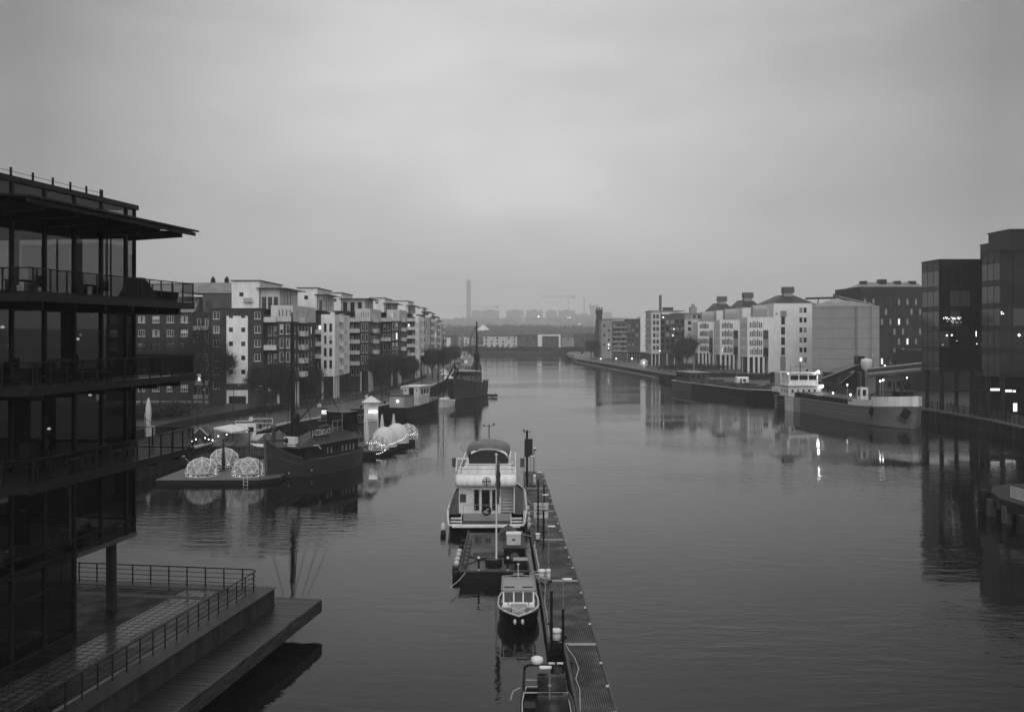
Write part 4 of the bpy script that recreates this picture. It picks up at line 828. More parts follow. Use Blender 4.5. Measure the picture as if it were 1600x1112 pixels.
apartment(238, X(462, 238), X(485, 238), X(500.4, 238), X(523, 239), 23.3, 0, 28.6, 'brick apartment block with a white bay behind the houseboat mast', bay='white', penx=(X(463, 238), X(494, 238), X(509, 238)), balcs=(2, 3, 4))
apartment(267, X(523, 267), X(543, 267), X(561, 267), X(577, 267), 23.6, 0, 28.6, 'brick apartment block with five white balconies above the arcade pillars', bay='brick', penx=(X(510, 267), X(532, 267), X(576, 267)))
apartment(297, X(577, 297), X(594.5, 297), X(610, 297), X(623, 297), 24.0, 0, 28.2, 'brick apartment block with two wide balconies above the round willow', bay='brick', penx=(X(577, 297), X(600, 297), X(617, 297)), balcs=(1, 3))
apartment(337, X(623, 337), X(633, 337), X(648, 337), X(653.5, 337), 24.5, 0, 28.6, 'brick apartment block with a narrow white bay beside the white sailing boat masts', bay='white', penx=(X(610, 337), X(637, 337), X(646, 337)))
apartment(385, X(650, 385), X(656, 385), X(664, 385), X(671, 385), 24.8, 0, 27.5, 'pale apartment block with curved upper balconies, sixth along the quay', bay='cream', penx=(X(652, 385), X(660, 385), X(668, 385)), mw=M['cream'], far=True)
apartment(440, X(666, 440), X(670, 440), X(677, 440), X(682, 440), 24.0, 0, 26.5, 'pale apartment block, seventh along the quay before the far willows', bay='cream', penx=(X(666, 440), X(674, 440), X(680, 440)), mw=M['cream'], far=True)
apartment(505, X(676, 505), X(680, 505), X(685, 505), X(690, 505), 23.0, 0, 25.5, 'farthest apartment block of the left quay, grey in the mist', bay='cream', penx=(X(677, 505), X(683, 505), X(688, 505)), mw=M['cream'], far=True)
# old dark brick block behind the glass office
x0 = X(160, 212); r0 = empty('brick_house', (x0, 214, 3.3), 0, 'long old dark brick house with a sheet metal roof behind bare trees', 'building')
wx = X(302, 214)-x0
us = [X(p, 214)-x0 for p in (178, 198, 221, 243.6, 266, 288)]
hs = grid(us, [2.0+2.95*i for i in range(6)], 1.5, 1.45, 'w3')
block(r0, 'wall', M['brick0'], 0, wx, 0, 14, 0, 19.0, False, S=[(a, b, c, d, 'w3', random.choice('ddcb')) for a, b, c, d, e in hs])
MB().box(.1, wx-.1, -.06, -.005, 16.15, 18.6).build('render_band', M['cream'], r0) if False else None
w2 = X(327, 214)-x0
block(r0, 'wall', M['brick0'], wx+.01, w2, .8, 14, 0, 19.0, False, S=grid([1.0, 2.6], [1.0+2.95*i for i in range(6)], .8, 1.9, 'w1'))
for i in range(6): MB().box(wx+.1, w2-.1, -.5, .79, 1.3+2.95*i-.9, 1.3+2.95*i).build('balcony', M['cream'], r0)
k = MB(); k.xprism([(-.3, 19.0), (5, 22.5), (9, 22.5), (14.3, 19.0)], -.2, wx+.2); k.build('roof', M['roofl'], r0)
block(r0, 'attic', brickmat('seam_cladding', .08, .07, .03, .5, 6, .5, .4, .04, rot=0, swap=True), X(312, 214)-x0, X(360, 214)-x0, 2, 13, 19.01, 23.2, S=[(.8, 1.2, 1.2, 1.2, 'd1')])
k = MB(); k.xprism([(1.6, 23.21), (5, 25.6), (9, 25.6), (13.4, 23.21)], X(277, 214)-x0, X(361, 214)-x0); k.build('roof', M['roofl'], r0)
for p in (320, 342): MB().box(X(p, 214)-x0-.4, X(p, 214)-x0+.4, 5.5, 6.4, 25.61, 26.5).lathe((X(p, 214)-x0, 5.9, 26.5), [(.3, 0), (.3, .3), (.1, .5)], 8).build('chimney', M['steel'], r0)

# ================= TREES
def strands(n, rx, rz, seed, droop, w=.055, hole=.3):
    rnd = random.Random(seed); mb = MB(); cl = [(rnd.uniform(-1, 1), rnd.uniform(-1, 1), rnd.uniform(-.5, 1), rnd.uniform(.3, .6)) for _ in range(16)]
    cl = [c for c in cl if c[0]**2+c[1]**2+c[2]**2 < 1.05] or cl
    for _ in range(n):
        c = rnd.choice(cl); r = c[3]
        p = Vector((c[0]*.72+rnd.gauss(0, r*.42), c[1]*.72+rnd.gauss(0, r*.42), c[2]*.6+rnd.gauss(0, r*.38)))
        if p.length > 1.12: p *= 1.05/p.length
        p = Vector((p.x*rx, p.y*rx, p.z*rz)); a = rnd.uniform(0, 2*pi); l = rnd.uniform(.5, 1.6)
        if droop: d = Vector((cos(a)*.35, sin(a)*.35, -1)).normalized()*l*1.2
        else: d = (Vector((p.x/rx, p.y/rx, .5+p.z/rz))+Vector((cos(a), sin(a), rnd.uniform(-.3, .8)))*.9).normalized()*l
        s = d.cross(Vector((rnd.uniform(-1, 1), rnd.uniform(-1, 1), rnd.uniform(-1, 1)))).normalized()*w*rnd.uniform(.5, 1.3)
        mb.add([p-s, p+s, p+d+s*.3, p+d-s*.3], [(0, 1, 2, 3)])
    return mb
def trunk_mesh(h, rx, rz, seed, r=.28, limbs=9):
    rnd = random.Random(seed); mb = MB(); top = Vector((rnd.uniform(-.4, .4), rnd.uniform(-.4, .4), h)); mb.tube((0, 0, -.2), top*.55, r, 8, r*.75); mb.tube(top*.55, top, r*.75, 8, r*.5)
    for i in range(limbs):
        a = 2*pi*i/limbs+rnd.uniform(-.3, .3); b = top*rnd.uniform(.75, 1); m = b+Vector((cos(a)*rx*.4, sin(a)*rx*.4, rz*rnd.uniform(.5, .9))); e = m+Vector((cos(a)*rx*.4, sin(a)*rx*.4, rz*rnd.uniform(.1, .6)))
        mb.tube(b, m, r*.42, 6, r*.25); mb.tube(m, e, r*.25, 5, r*.08)
        for _ in range(3): f = m.lerp(e, rnd.uniform(.1, .9)); mb.tube(f, f+Vector((rnd.uniform(-1, 1), rnd.uniform(-1, 1), rnd.uniform(.2, 1.2)))*rx*.3, r*.12, 4, .015)
    return mb
wil = [(trunk_mesh(3.4, 4.6, 3.4, s).mesh('trunk', M['bark']), strands(8000, 5.4, 4.7, s, True).mesh('crown', M['twig'])) for s in (1, 2)]
bare = [(trunk_mesh(4, 3.6, 5, s, .2, 12).mesh('trunk', M['bark']), strands(2400, 3.9, 5.6, s, False, .035).mesh('crown', M['twig2'])) for s in (5, 6)]
def tree(name, kind, x, y, z, s, label, group, rz=0, hz=1):
    t, c = kind; r_ = empty(name, (x, y, z), rz, label, 'tree', group); r_.scale = (s, s, s*hz)
    inst('trunk', t, r_); inst('crown', c, r_, (0, 0, 7.2 if kind in wil else 8.2)); return r_
wl = [(424, 197, .95, 'round willow nearest the camera in front of the balcony block', 0), (487, 222, .8, 'willow half hidden behind the houseboat mast', 1), (402, 215, .7, 'low willow between the white panel wall and the nearest willow', 1),
      (598, 262, .95, 'broad willow below the block with two wide balconies', 0), (628, 288, .9, 'willow right beside the broad one, overlapping its crown', 1), (676, 350, 1.0, 'willow behind the white sailing boat masts', 1), (693, 395, .9, 'willow beyond the sailing boat, next along the quay', 0), (703, 450, .9, 'misty willow above the crowd on the quay', 1), (711, 520, .85, 'farthest willow of the left quay', 0)]
for px, Y, s, l, k_ in wl: tree('willow_tree', wil[k_], X(px, Y), Y, GZ, s, l, 'willows along the left quay', px)
bl = [(222, 190, 1.15, 'bare tree right beside the corner of the glass office'), (250, 200, .9, 'slender bare tree before the old brick house'), (272, 196, 1.0, 'bare tree in the middle of the old brick house front'), (300, 201, 1.1, 'tall bare tree before the stacked small balconies'), (318, 204, 1.15, 'bare tree left of the white window panel'), (340, 203, .95, 'bare tree touching the left edge of the white panel'), (205, 186, .9, 'bare tree seen through the office corner glass')]
for px, Y, s, l in bl: tree('bare_tree', bare[px % 2], X(px, Y), Y, 3.3, s, l, 'bare trees before the old brick house', px, 1.05)
for px, Y, s, l in ((1072, 440, 1.3, 'wide willow between the round-cornered block and the white silo houses'), (1422, 300, 1.1, 'dark willow below the tall brick building at right'), (923, 610, 1.0, 'small misty tree at the foot of the tapering tower'), (1060, 455, .9, 'small willow at the left of the silo houses'), (1432, 330, .9, 'willow partly hidden by the glass tower')):
    tree('willow_tree', wil[px % 2], X(px, Y), Y, 2.3, s, l, 'trees on the right bank', px)
# evergreen hedge and bushes under the bare trees
hb = strands(5000, 9, 1.5, 9, False, .07); o = hb.build('hedge', M['ever']); o.location = (X(262, 178), 176, 4.0); tag(o, 'dark winter shrubs below the old brick house', 'shrubs', kind='stuff')

# ================= PROMENADE FURNITURE
pf = empty('promenade_fence', (0, 0, GZ), 0, 'long dark picket fence along the upper edge of the promenade', 'fence')
pts = [(-58, 150), (-52, 176), (-45.5, 200), (-38.5, 226), (-35, 245), (-31.5, 300), (-30, 350)]
MB().path([(x, y, 1.2) for x, y in pts], .05, 5).path([(x, y, .2) for x, y in pts], .04, 5).build('rail', M['steel'], pf)
L_ = 0
for a, b in zip(pts, pts[1:]):
    a = Vector((*a, 0)); b = Vector((*b, 0)); n_ = int((b-a).length/2.2)
    for i in range(n_):
        p = a.lerp(b, i/n_); MB().box(p.x-.05, p.x+.05, p.y-.05, p.y+.05, 0, 1.3).build('post', M['steel'], pf)
        pk = MB()
        for j in range(1, 6): q = a.lerp(b, (i+j/6)/n_); pk.box(q.x-.015, q.x+.015, q.y-.015, q.y+.015, .2, 1.18)
        pk.build('panel', M['steel'], pf)
def streetlamp(x, y, z, h, label, grp, arm=1, lit=False):
    r_ = empty('street_lamp', (x, y, z), 0, label, 'street lamp', grp); MB().tube((0, 0, 0), (0, 0, h), .07, 7, .05).build('pole', M['steel'], r_)
    MB().path([(0, 0, h-.05), (arm, 0, h+.05)], .04).build('arm', M['steel'], r_)
    MB().cb((arm, 0, h), (.5, .2, .12)).build('lamp_head', M['lamp'] if lit else M['silver'], r_); return r_
streetlamp(-52.0, 165, GZ, 6.5, 'slim street lamp left of the white lower panel', 'lamps on the left promenade'); streetlamp(X(365, 185), 185, GZ, 6.2, 'slim street lamp before the white lower panel', 'lamps on the left promenade')
streetlamp(X(413, 170), 170, GZ, 6.8, 'street lamp beside the nearest willow trunk', 'lamps on the left promenade', -.6); streetlamp(X(570, 240), 240, GZ, 6.5, 'street lamp left of the round willow', 'lamps on the left promenade')
# people
def person_mesh(walk, seed):
    b = [(0,0,.92),(0,0,1.15),(0,.0,1.42),(0,0,1.52),(0,.01,1.6),(0,.0,1.72), (.1,0,.88),(.11,walk,.48),(.11,walk*1.1-.08*(walk>0),.08),(.11,walk*1.1+.14,.03), (-.1,0,.88),(-.11,-walk,.48),(-.11,-walk*1.5,.08),(-.11,-walk*1.5+.15,.04), (.2,0,1.4),(.25,-walk*.5,1.12),(.24,-walk*.5+.12,.86), (-.2,0,1.4),(-.25,walk*.5,1.12),(-.24,walk*.5+.12,.86)]
    e = [(0,1),(1,2),(2,3),(3,4),(4,5),(0,6),(6,7),(7,8),(8,9),(0,10),(10,11),(11,12),(12,13),(2,14),(14,15),(15,16),(2,17),(17,18),(18,19)]
    r = [.15,.16,.17,.07,.09,.1,.1,.075,.055,.05,.1,.075,.055,.05,.075,.06,.045,.075,.06,.045]
    me = bpy.data.meshes.new('person'); me.from_pydata(b, e, []); o = bpy.data.objects.new('person', me); S.collection.objects.link(o)
    md = o.modifiers.new('s', 'SKIN'); sk = me.skin_vertices[0].data
    for i, q in enumerate(r): sk[i].radius = (q, q*.8)
    sk[0].use_root = True; o.modifiers.new('u', 'SUBSURF').levels = 1
    bpy.context.view_layer.update(); dg = bpy.context.evaluated_depsgraph_get(); m2 = bpy.data.meshes.new_from_object(o.evaluated_get(dg)); bpy.data.objects.remove(o)
    m2.materials.clear(); m2.materials.append(M['person']); m2.materials.append(M['skin'])
    for p in m2.polygons:
        if p.center.z > 1.53: p.material_index = 1
    hr = MB(); hr.lathe((0, -.01, 1.64), [(.1, -.04), (.115, .04), (.1, .1), (.03, .15)], 10)
    return m2, hr.mesh('hair', M['rubber'], True)
PM = [person_mesh(.18, 1), person_mesh(.04, 2)]
def person(x, y, z, k_, rz, label):
    o = inst('person', PM[k_][0], None, (x, y, z), rz); tag(o, label, 'person', 'people on the quays'); inst('hair', PM[k_][1], o)
for px, py, k_, rz, l in ((295, 684, 1, .5, 'person in dark clothes standing alone on the pale promenade left of the hut'), (363, 655, 0, 2, 'left one of two people walking by the street lamp'), (370, 656, 0, 1.8, 'right one of two people walking by the street lamp'), (597, 624, 1, 0, 'person standing on the promenade left of a walking pair'),
        (603, 622, 0, 3, 'left walker of the pair above the kiosk'), (607, 623, 0, 3.2, 'right walker of the pair above the kiosk'), (566, 617, 1, 1, 'person waiting beside the arcade pillars'), (556, 618, 0, 1, 'person walking under the arcade'), (684, 592, 0, .3, 'person in black on the bright quay before the trawler'), (707, 577, 0, .4, 'distant walker on the quay left of the trawler derrick'), (700, 580, 1, .2, 'distant walker beneath the far willow'), (716, 571, 0, .2, 'most distant walker in the pale gap of the quay')):
    p = G(px, py, GZ); person(p.x, p.y, GZ, k_, rz, l)
for px, py, k_, l in ((1486, 640, 0, 'left person of a pair standing under the glass tower'), (1491, 641, 1, 'right person of a pair standing under the glass tower'), (984, 566, 0, 'person by the lit shop on the far right quay'), (1025, 572, 1, 'person near the bright tent on the right quay'), (950, 562, 1, 'person far along the right quay')):
    p = G(px, py, 2.3); person(p.x, p.y, 2.3, k_, 1.0, l)
# bollards, buoy posts and bins along the left quay edge
for i, (a, b) in enumerate(((-43.0, 150), (-41.2, 165), (-38.5, 180), (-34.6, 194), (-31.0, 208), (-27.9, 222), (-25.4, 240), (-25.0, 262), (-24.8, 286))):
    o = MB().lathe((0, 0, 0), [(.28, 0), (.2, .1), (.18, .45), (.3, .55), (.28, .68), (.02, .7)], 10).build('mooring_bollard', M['steel'], None, True); o.location = (a-.5, b, GZ+.06); tag(o, 'black mooring bollard on the left quay edge, '+['first', 'second', 'third', 'fourth', 'fifth', 'sixth', 'seventh', 'eighth', 'ninth'][i]+' from the camera', 'bollard', 'mooring bollards on the left quay')
for i, (a, b) in enumerate(((-44, 168), (-38.5, 199), (-33, 226), (-29, 262))):
    r_ = empty('rescue_post', (a, b, GZ), 0, 'pale life-ring post on the left promenade, '+['nearest the camera', 'behind the houseboat mast', 'behind the kiosk', 'behind the sailing boat'][i], 'life ring post', 'life ring posts'); MB().tube((0, 0, 0), (0, 0, 1.9), .05, 6).build('post', M['silver'], r_); MB().tube((0, -.1, 1.4), (0, -.02, 1.4), .4, 14).build('ring', M['offw'], r_)
# folded parasol seen beside the office on the promenade
pz = G(235, 683, GZ); ps = empty('folded_parasol', (pz.x, pz.y, GZ), 0, 'tall pale folded parasol standing on a light plinth by the promenade', 'parasol')
q = pz.y/F
MB().box(-.62*q*9, .62*q*9, -.5, .5, 0, 17*q).build('plinth', M['offw'], ps); MB().lathe((-3*q, 0, 17*q), [(.3, 0), (3.4*q, 4*q), (4.6*q, 18*q), (4.2*q, 30*q), (2.2*q, 40*q), (.05, 45*q)], 12).build('canvas', M['offw'], ps, True)
MB().tube((-9*q, 0, 0), (-9*q, 0, 37*q), .06).build('pole', M['silver'], ps); MB().path([(-8*q, -5*q, 32*q), (2*q, -5*q, 24*q)], .04).build('tie', M['steel'], ps)
# ================= FLOATING BARS AND BOATS, LEFT BANK
def geodome(name, c, r, h, label, grp, white=False, rz=0):
    r_ = empty(name, c, rz, label, 'dome tent', grp)
    import bmesh
    bm = bmesh.new(); bmesh.ops.create_icosphere(bm, subdivisions=3 if white else 2, radius=1.0); 
    vs = [v.co.copy() for v in bm.verts]; 
    cut = -.28
    fs = [f for f in bm.faces if f.calc_center_median().z > cut]
    sk = MB()
    tr_ = lambda v: (v.x*r, v.y*r, max(0, (v.z-cut)/(1-cut))*h)
    for f in fs: sk.add([tr_(v.co) for v in f.verts], [(0, 1, 2)])
    sk.build('skin', M['canvas'] if white else glass2, r_)
    st = MB()
    if not white:
        for e in bm.edges:
            if any(f in fs for f in e.link_faces): a, b = [Vector(tr_(v.co)) for v in e.verts]; st.tube(a, b, .045, 4, cap=False)
    n = 20
    for i in range(n): st.tube((r*.98*cos(2*pi*i/n), r*.98*sin(2*pi*i/n), .06), (r*.98*cos(2*pi*(i+1)/n), r*.98*sin(2*pi*(i+1)/n), .06), .06, 4)
    st.build('frame', M['hullw'], r_); bm.free()
    if not white:
        k = MB(); k.lathe((0, 0, 0), [(.1, .02), (.1, .7), (.6, .71), (.6, .76)], 12); k.build('table', M['cream'], r_)
        lt = MB(); rnd = random.Random(int(c[0]*7))
        for i in range(34):
            a = rnd.uniform(0, 2*pi); z = rnd.uniform(.15, .75); lt.ball((r*.93*cos(a), r*.93*sin(a), z), .035, 5, 4)
        lt.build('string_lights', M['bulb'], r_)
    else:
        k = MB(); k.xprism([(-r-.02, .1), (-r-.02, 1.3), (-r+.3, 1.3), (-r+.3, .1)], -.5, .5); k.build('door_flap', M['gcanvas'], r_)
    return r_
glass2 = glassmat('dome_film', .52, 1.35, .15, .02)
# milky film: mix a little diffuse so that the domes read pale
nt_ = glass2.node_tree; df = nt_.nodes.new('ShaderNodeBsdfDiffuse'); df.inputs[0].default_value = (.75, .75, .75, 1); mx = nt_.nodes.new('ShaderNodeMixShader'); mx.inputs[0].default_value = .3
o_ = [n for n in nt_.nodes if n.type == 'OUTPUT_MATERIAL'][0]; src = o_.inputs[0].links[0].from_socket; nt_.links.new(src, mx.inputs[1]); nt_.links.new(df.outputs[0], mx.inputs[2]); nt_.links.new(mx.outputs[0], o_.inputs[0])
pl = empty('floating_platform', (-35, 125, 0), 0, 'low floating platform carrying three lit geodesic domes', 'platform')
MB().prism([(-7.0, -7.4), (5.0, -7.2), (7.0, -5), (7.0, 12), (-6.5, 12)], -.1, .5).build('float', M['rubber'], pl); MB().prism([(-7.1, -7.5), (5.1, -7.3), (7.1, -5.1), (7.1, 12.1), (-6.6, 12.1)], .504, .6).build('deck', mat('platform_deck', .11, .5, .3, 1), pl)
geodome('dome_tent', (XD(315.5, 121), 121, .6), 1.98, 2.25, 'clear geodesic dome at the left front corner of the platform', 'clear domes on the platform')
geodome('dome_tent', (XD(388, 121), 121, .6), 1.98, 2.25, 'clear geodesic dome at the right front corner of the platform', 'clear domes on the platform', rz=.6)
geodome('dome_tent', (XD(350.5, 129), 129, .75), 1.95, 2.35, 'clear geodesic dome at the back, a dark parasol before it', 'clear domes on the platform', rz=1.2)
def folded(x, y, z, h, r, m, label, grp):
    r_ = empty('folded_parasol', (x, y, z), 0, label, 'parasol', grp); MB().tube((0, 0, 0), (0, 0, h*.25), .05, 6).build('pole', M['silver'], r_); MB().lathe((0, 0, .15), [(.1, 0), (r*.9, .25), (r, h*.35), (r*.6, h*.7), (.1, h-.2), (.02, h-.15)], 10).build('canvas', m, r_, True); MB().cb((0, 0, .04), (.8, .8, .08)).build('base', M['steel'], r_)
folded(XD(349, 125), 125, .6, 4.0, .24, M['dcanvas'], 'dark folded parasol in front of the back dome', 'folded parasols')
lad = empty('swim_ladder', (XD(384, 117.5), 117.4, 0), 0, 'small white ladder hanging off the platform edge', 'ladder'); MB().path([(-.25, 0, -.6), (-.25, 0, 1.1)], .03).path([(.25, 0, -.6), (.25, 0, 1.1)], .03).build('side_rail', M['hullw'], lad); MB().path([(-.25, 0, 0), (.25, 0, 0)], .025).path([(-.25, 0, .4), (.25, 0, .4)], .025).build('rung', M['hullw'], lad)
k = MB(); k.path([(0, 0, 0), (0, 0, 2.5), (-.5, 0, 2.5)], .05); o = k.build('hook_post', M['steel']); o.location = (XD(406, 118.5), 118.5, .6); tag(o, 'short dark hooked post at the platform corner', 'post')
# bar barge behind
bb = empty('bar_barge', (-36, 143, 0), 0, 'dark floating bar deck behind the geodesic domes', 'barge')
MB().prism([(-8.5, -6.3), (9, -6.3), (11, 10), (-5, 14)], -.3, .9).build('float', M['rubber'], bb); MB().prism([(-8.6, -6.4), (9.1, -6.4), (11, 10), (-5.1, 14)], .904, 1.0).build('deck', M['wood'], bb)
k = MB(); L0 = (-8.4, -6.2); 
for i in range(24): k.box(-8.4+i*.72, -8.36+i*.72, -6.3, -6.26, 1, 2)
k.path([(-8.4, -6.28, 2), (8.6, -6.28, 2)], .03); k.build('railing', M['steel'], bb)
def awning(name, pts, t, m, label, cat='awning', posts=True, z0=1.0):
    r_ = empty(name, (pts[0][0], pts[0][1], z0), 0, label, cat); k = MB(); p = [(x-pts[0][0], y-pts[0][1], z-z0) for x, y, z in pts]; n = len(p)
    k.add([*p, *[(x, y, z+t) for x, y, z in p]], [tuple(range(n-1, -1, -1)), tuple(range(n, 2*n))]+[(i, (i+1) % n, (i+1) % n+n, i+n) for i in range(n)]); k.build('canvas', m, r_)
    if posts:
        for x, y, z in p: MB().tube((x, y, 0), (x, y, z), .05, 5).build('post', M['steel'], r_)
    return r_
def P3(px, py, Y): return (XD(px, Y), Y, ZD(py, Y))
# white canopy with four gores
c_ = [P3(333, 668, 147), P3(364, 675, 143), P3(389.5, 669.6, 147), P3(359.5, 663.5, 152)]; ap = P3(362, 666, 147.5); ap = (ap[0], ap[1], ap[2]+.35)
wc = empty('white_canopy', (ap[0], ap[1], 1.0), 0, 'white pointed canopy over the bar deck', 'canopy'); k = MB(); v = [(x-ap[0], y-ap[1], z-1) for x, y, z in c_]+[(0, 0, ap[2]-1)]
k.add(v, [(0, 1, 4), (1, 2, 4), (2, 3, 4), (3, 0, 4)]); k.add([(x, y, z-.05) for x, y, z in v], [(1, 0, 4), (2, 1, 4), (3, 2, 4), (0, 3, 4)])
for i in range(4): a, b = v[i], v[(i+1) % 4]; k.quad(a, b, (b[0], b[1], b[2]-.25), (a[0], a[1], a[2]-.25))
k.build('canvas', M['canvas'], wc)
for x, y, z in v[:4]: MB().tube((x, y, 0), (x, y, z), .06, 6).build('post', M['steel'], wc)
k = MB(); k.box(-2.6, 2.2, 2.2, 2.3, 0, 1.9); k.build('back_sheet', M['cream'], wc)


def lampthing(px, py, Y, r, label, m='lamp', z0=None, grp='lanterns about the floating bars'):
    p = P3(px, py, Y); z0 = .9 if z0 is None else z0; r_ = empty('lantern', (p[0], p[1], z0), 0, label, 'lantern', grp); MB().ball((0, 0, p[2]-z0), r*.65, 8, 6).build('bulb', M[m], r_, True); MB().tube((0, .06, 0), (0, .06, p[2]-z0-r*.8), .03, 5).build('post', M['steel'], r_)
for px, py, l in ((341, 681, 'lantern left under the white canopy'), (354, 678.5, 'lantern right under the white canopy'), (332, 687.5, 'lantern at the foot of the hut'), (320.5, 684, 'lantern on the hut front'), (300, 689, 'lantern at the quay corner left of the hut'), (306, 686, 'lantern just left of the hut wall'), (326, 686, 'small lantern between the hut and the canopy')): lampthing(px, py, 141, .1, l)
hut = empty('hut', (XD(313, 143), 143, 1.0), 0, 'narrow dark wooden hut with pale gable boards', 'hut'); MB().box(-.9, .9, 0, 2.4, 0, 2.3).build('wall', M['wood'], hut); k = MB(); k.add([(-1.2, -.15, 2.2), (0, -.15, 3.3), (1.2, -.15, 2.2), (-1.2, 2.6, 2.2), (0, 2.6, 3.3), (1.2, 2.6, 2.2)], [(0, 1, 4, 3), (1, 2, 5, 4), (0, 2, 1), (3, 4, 5), (0, 3, 5, 2)]); k.build('roof', M['roof'], hut)
k = MB(); k.path([(-1.2, -.2, 2.2), (0, -.2, 3.32), (1.2, -.2, 2.2)], .06, 4); k.build('gable_board', M['offw'], hut); MB().lathe((0, -.08, 0), [(.35, .5), (.42, 1.0), (.3, 1.7), (.02, 1.9)], 8).build('arched_panel', M['gcanvas'], hut)
def woodroof(px0, px1, py0, py1, Y, label):
    a, b = P3(px0, py1, Y), P3(px1, py1, Y); c, d = P3(px1+8, py0, Y+3), P3(px0+8, py0, Y+3); awning('bar_roof', [a, b, c, d], .08, M['wood'], label, 'roof')
    return a, b, c, d
woodroof(330, 362, 690, 698, 137.5, 'sloping dark board roof behind the back dome'); woodroof(366, 382, 690, 698, 137.6, 'short sloping board roof right of the back dome'); woodroof(420, 436, 692, 700, 137.5, 'sloping board roof beside the houseboat bow')
awning('sun_sail', [P3(390, 693, 141), P3(423, 694, 141), P3(419, 699.5, 138), P3(398, 697, 138)], .05, M['offw'], 'pale flat sun sail between the bar and the houseboat')
for (a, b, c, l) in (((402, 689), (419, 676), (433, 689), 'dark peaked tent nearest the sun sail'), ((424, 686), (436, 671), (448, 684), 'dark peaked tent against the houseboat bow')):
    w = XD(c[0], 146)-XD(a[0], 146); r_ = empty('peaked_tent', (XD(b[0], 147), 147, 1.0), 0, l, 'tent'); z1 = ZD(a[1], 146)-1; z2 = ZD(b[1], 147)-1
    MB().prism([(-w/2, -1.8), (w/2, -1.8), (w/2, 1.8), (-w/2, 1.8)], z1, z2, [(-.05, -.05), (.05, -.05), (.05, .05), (-.05, .05)]).build('canvas', M['gcanvas'], r_)
    for x in (-w/2, w/2):
        for y in (-1.75, 1.75): MB().tube((x*.97, y, 0), (x*.97, y, z1), .05, 5).build('pole', M['steel'], r_)
def festoon(pts, n, sag, label, r=.045, m='bulb'):
    k = MB(); b = MB(); 
    for a, c in zip(pts, pts[1:]):
        a = Vector(a); c = Vector(c); pr = a
        for i in range(1, n+1):
            t = i/n; p = a.lerp(c, t)-Vector((0, 0, sag*4*t*(1-t))); k.tube(pr, p, .012, 3, cap=False); b.ball(p-Vector((0, 0, .06)), r, 6, 4); pr = p
    o = k.build('festoon', M['steel']); tag(o, label, 'string lights'); b.build('bulbs', M[m], o)
festoon([P3(398, 718, 134), P3(425, 714, 136), P3(437, 714, 138)], 9, .4, 'string lights under the bar roof left of the houseboat'); festoon([P3(279, 706, 126), P3(288, 712, 126), P3(299, 721, 127)], 4, .2, 'string lights sagging against the quay wall left of the domes', .022)
festoon([P3(408, 735, 131), P3(432, 733, 133)], 10, .3, 'low string lights on the bar side wall')
# chairs / clutter on the bar deck
for i, (px, Y) in enumerate(((345, 139), (380, 141), (395, 144), (372, 150), (412, 150), (330, 146))):
    r_ = empty('bar_table', (XD(px, Y), Y, 1.0), .3*i, ['round bar table behind the back dome', 'round bar table beneath the white canopy edge', 'round bar table by the pale sun sail', 'round bar table behind the white canopy', 'round bar table under the peaked tents', 'round bar table next to the hut'][i], 'table', 'round tables on the bar deck'); MB().lathe((0, 0, 0), [(.3, 0), (.05, .05), (.05, .72), (.45, .73), (.45, .77)], 12).build('top', M['wood2'], r_)
# white cabin boat behind the bar
cbt = empty('white_boat', (XD(394, 160), 160, 0), R(12), 'white cabin boat with tall rails behind the bar deck', 'boat'); sh, dk, g = hull(8, 2.9, lambda s: 1.3+.5*s*s, .4, 2, .9, .2, .06, 12); sh.build('hull', M['hullw'], cbt, True); dk.build('deck', M['offw'], cbt)
MB().box(-2.6, .6, -1.2, 1.2, 1.0, 3.3).build('cabin', M['hullw'], cbt); MB().box(-2.0, -1.0, -1.22, -1.201, 2.1, 2.9).box(-.6, .3, -1.22, -1.201, 2.1, 2.9).build('window', M['pane'], cbt)
k = MB(); k.path([(-2.5, -1.2, 3.3), (-2.5, -1.2, 3.9), (0, -1.2, 3.9), (0, -1.2, 4.2), (3.2, -1, 4.2), (3.2, -1, 1.8)], .05); k.path([(.6, 1.2, 3.3), (3.2, 1, 3.2)], .04); k.build('rail', M['hullw'], cbt)
# ---- dark houseboat
hbt = empty('houseboat', (-26.0, 128.6, 0), atan2(-.881, -.473), 'big dark wooden houseboat with a high bow and hipped tent roof', 'houseboat')
LB = 17.5
sheer = lambda s: 2.1+.5*max(0, .3-s)*2+3.1*max(0, (s-.6)/.4)**2.2
sh, dk, g = hull(LB, 6.2, sheer, .6, 1.7, .6, .3, .03, 22, .35, .5, bul=.5, blunt=.03); sh.build('hull', mat('houseboat_planking', .045, .3, .45, .7, .5, 2, vscale=(.3, 1, 6)), hbt, True); dk.build('deck', M['wood'], hbt); rimtube(g, .07).build('rub_rail', M['concrete'], hbt)
rimtube([(x-.1, y*.955, z*.68) for x, y, z in g[1:-2]], .07).build('rub_rail', M['concrete'], hbt)
k = MB(); k.tube((LB/2-.1, 0, 5.6), (LB/2-.55, 0, -.5), .16, 8); k.build('stem', M['concrete'], hbt)
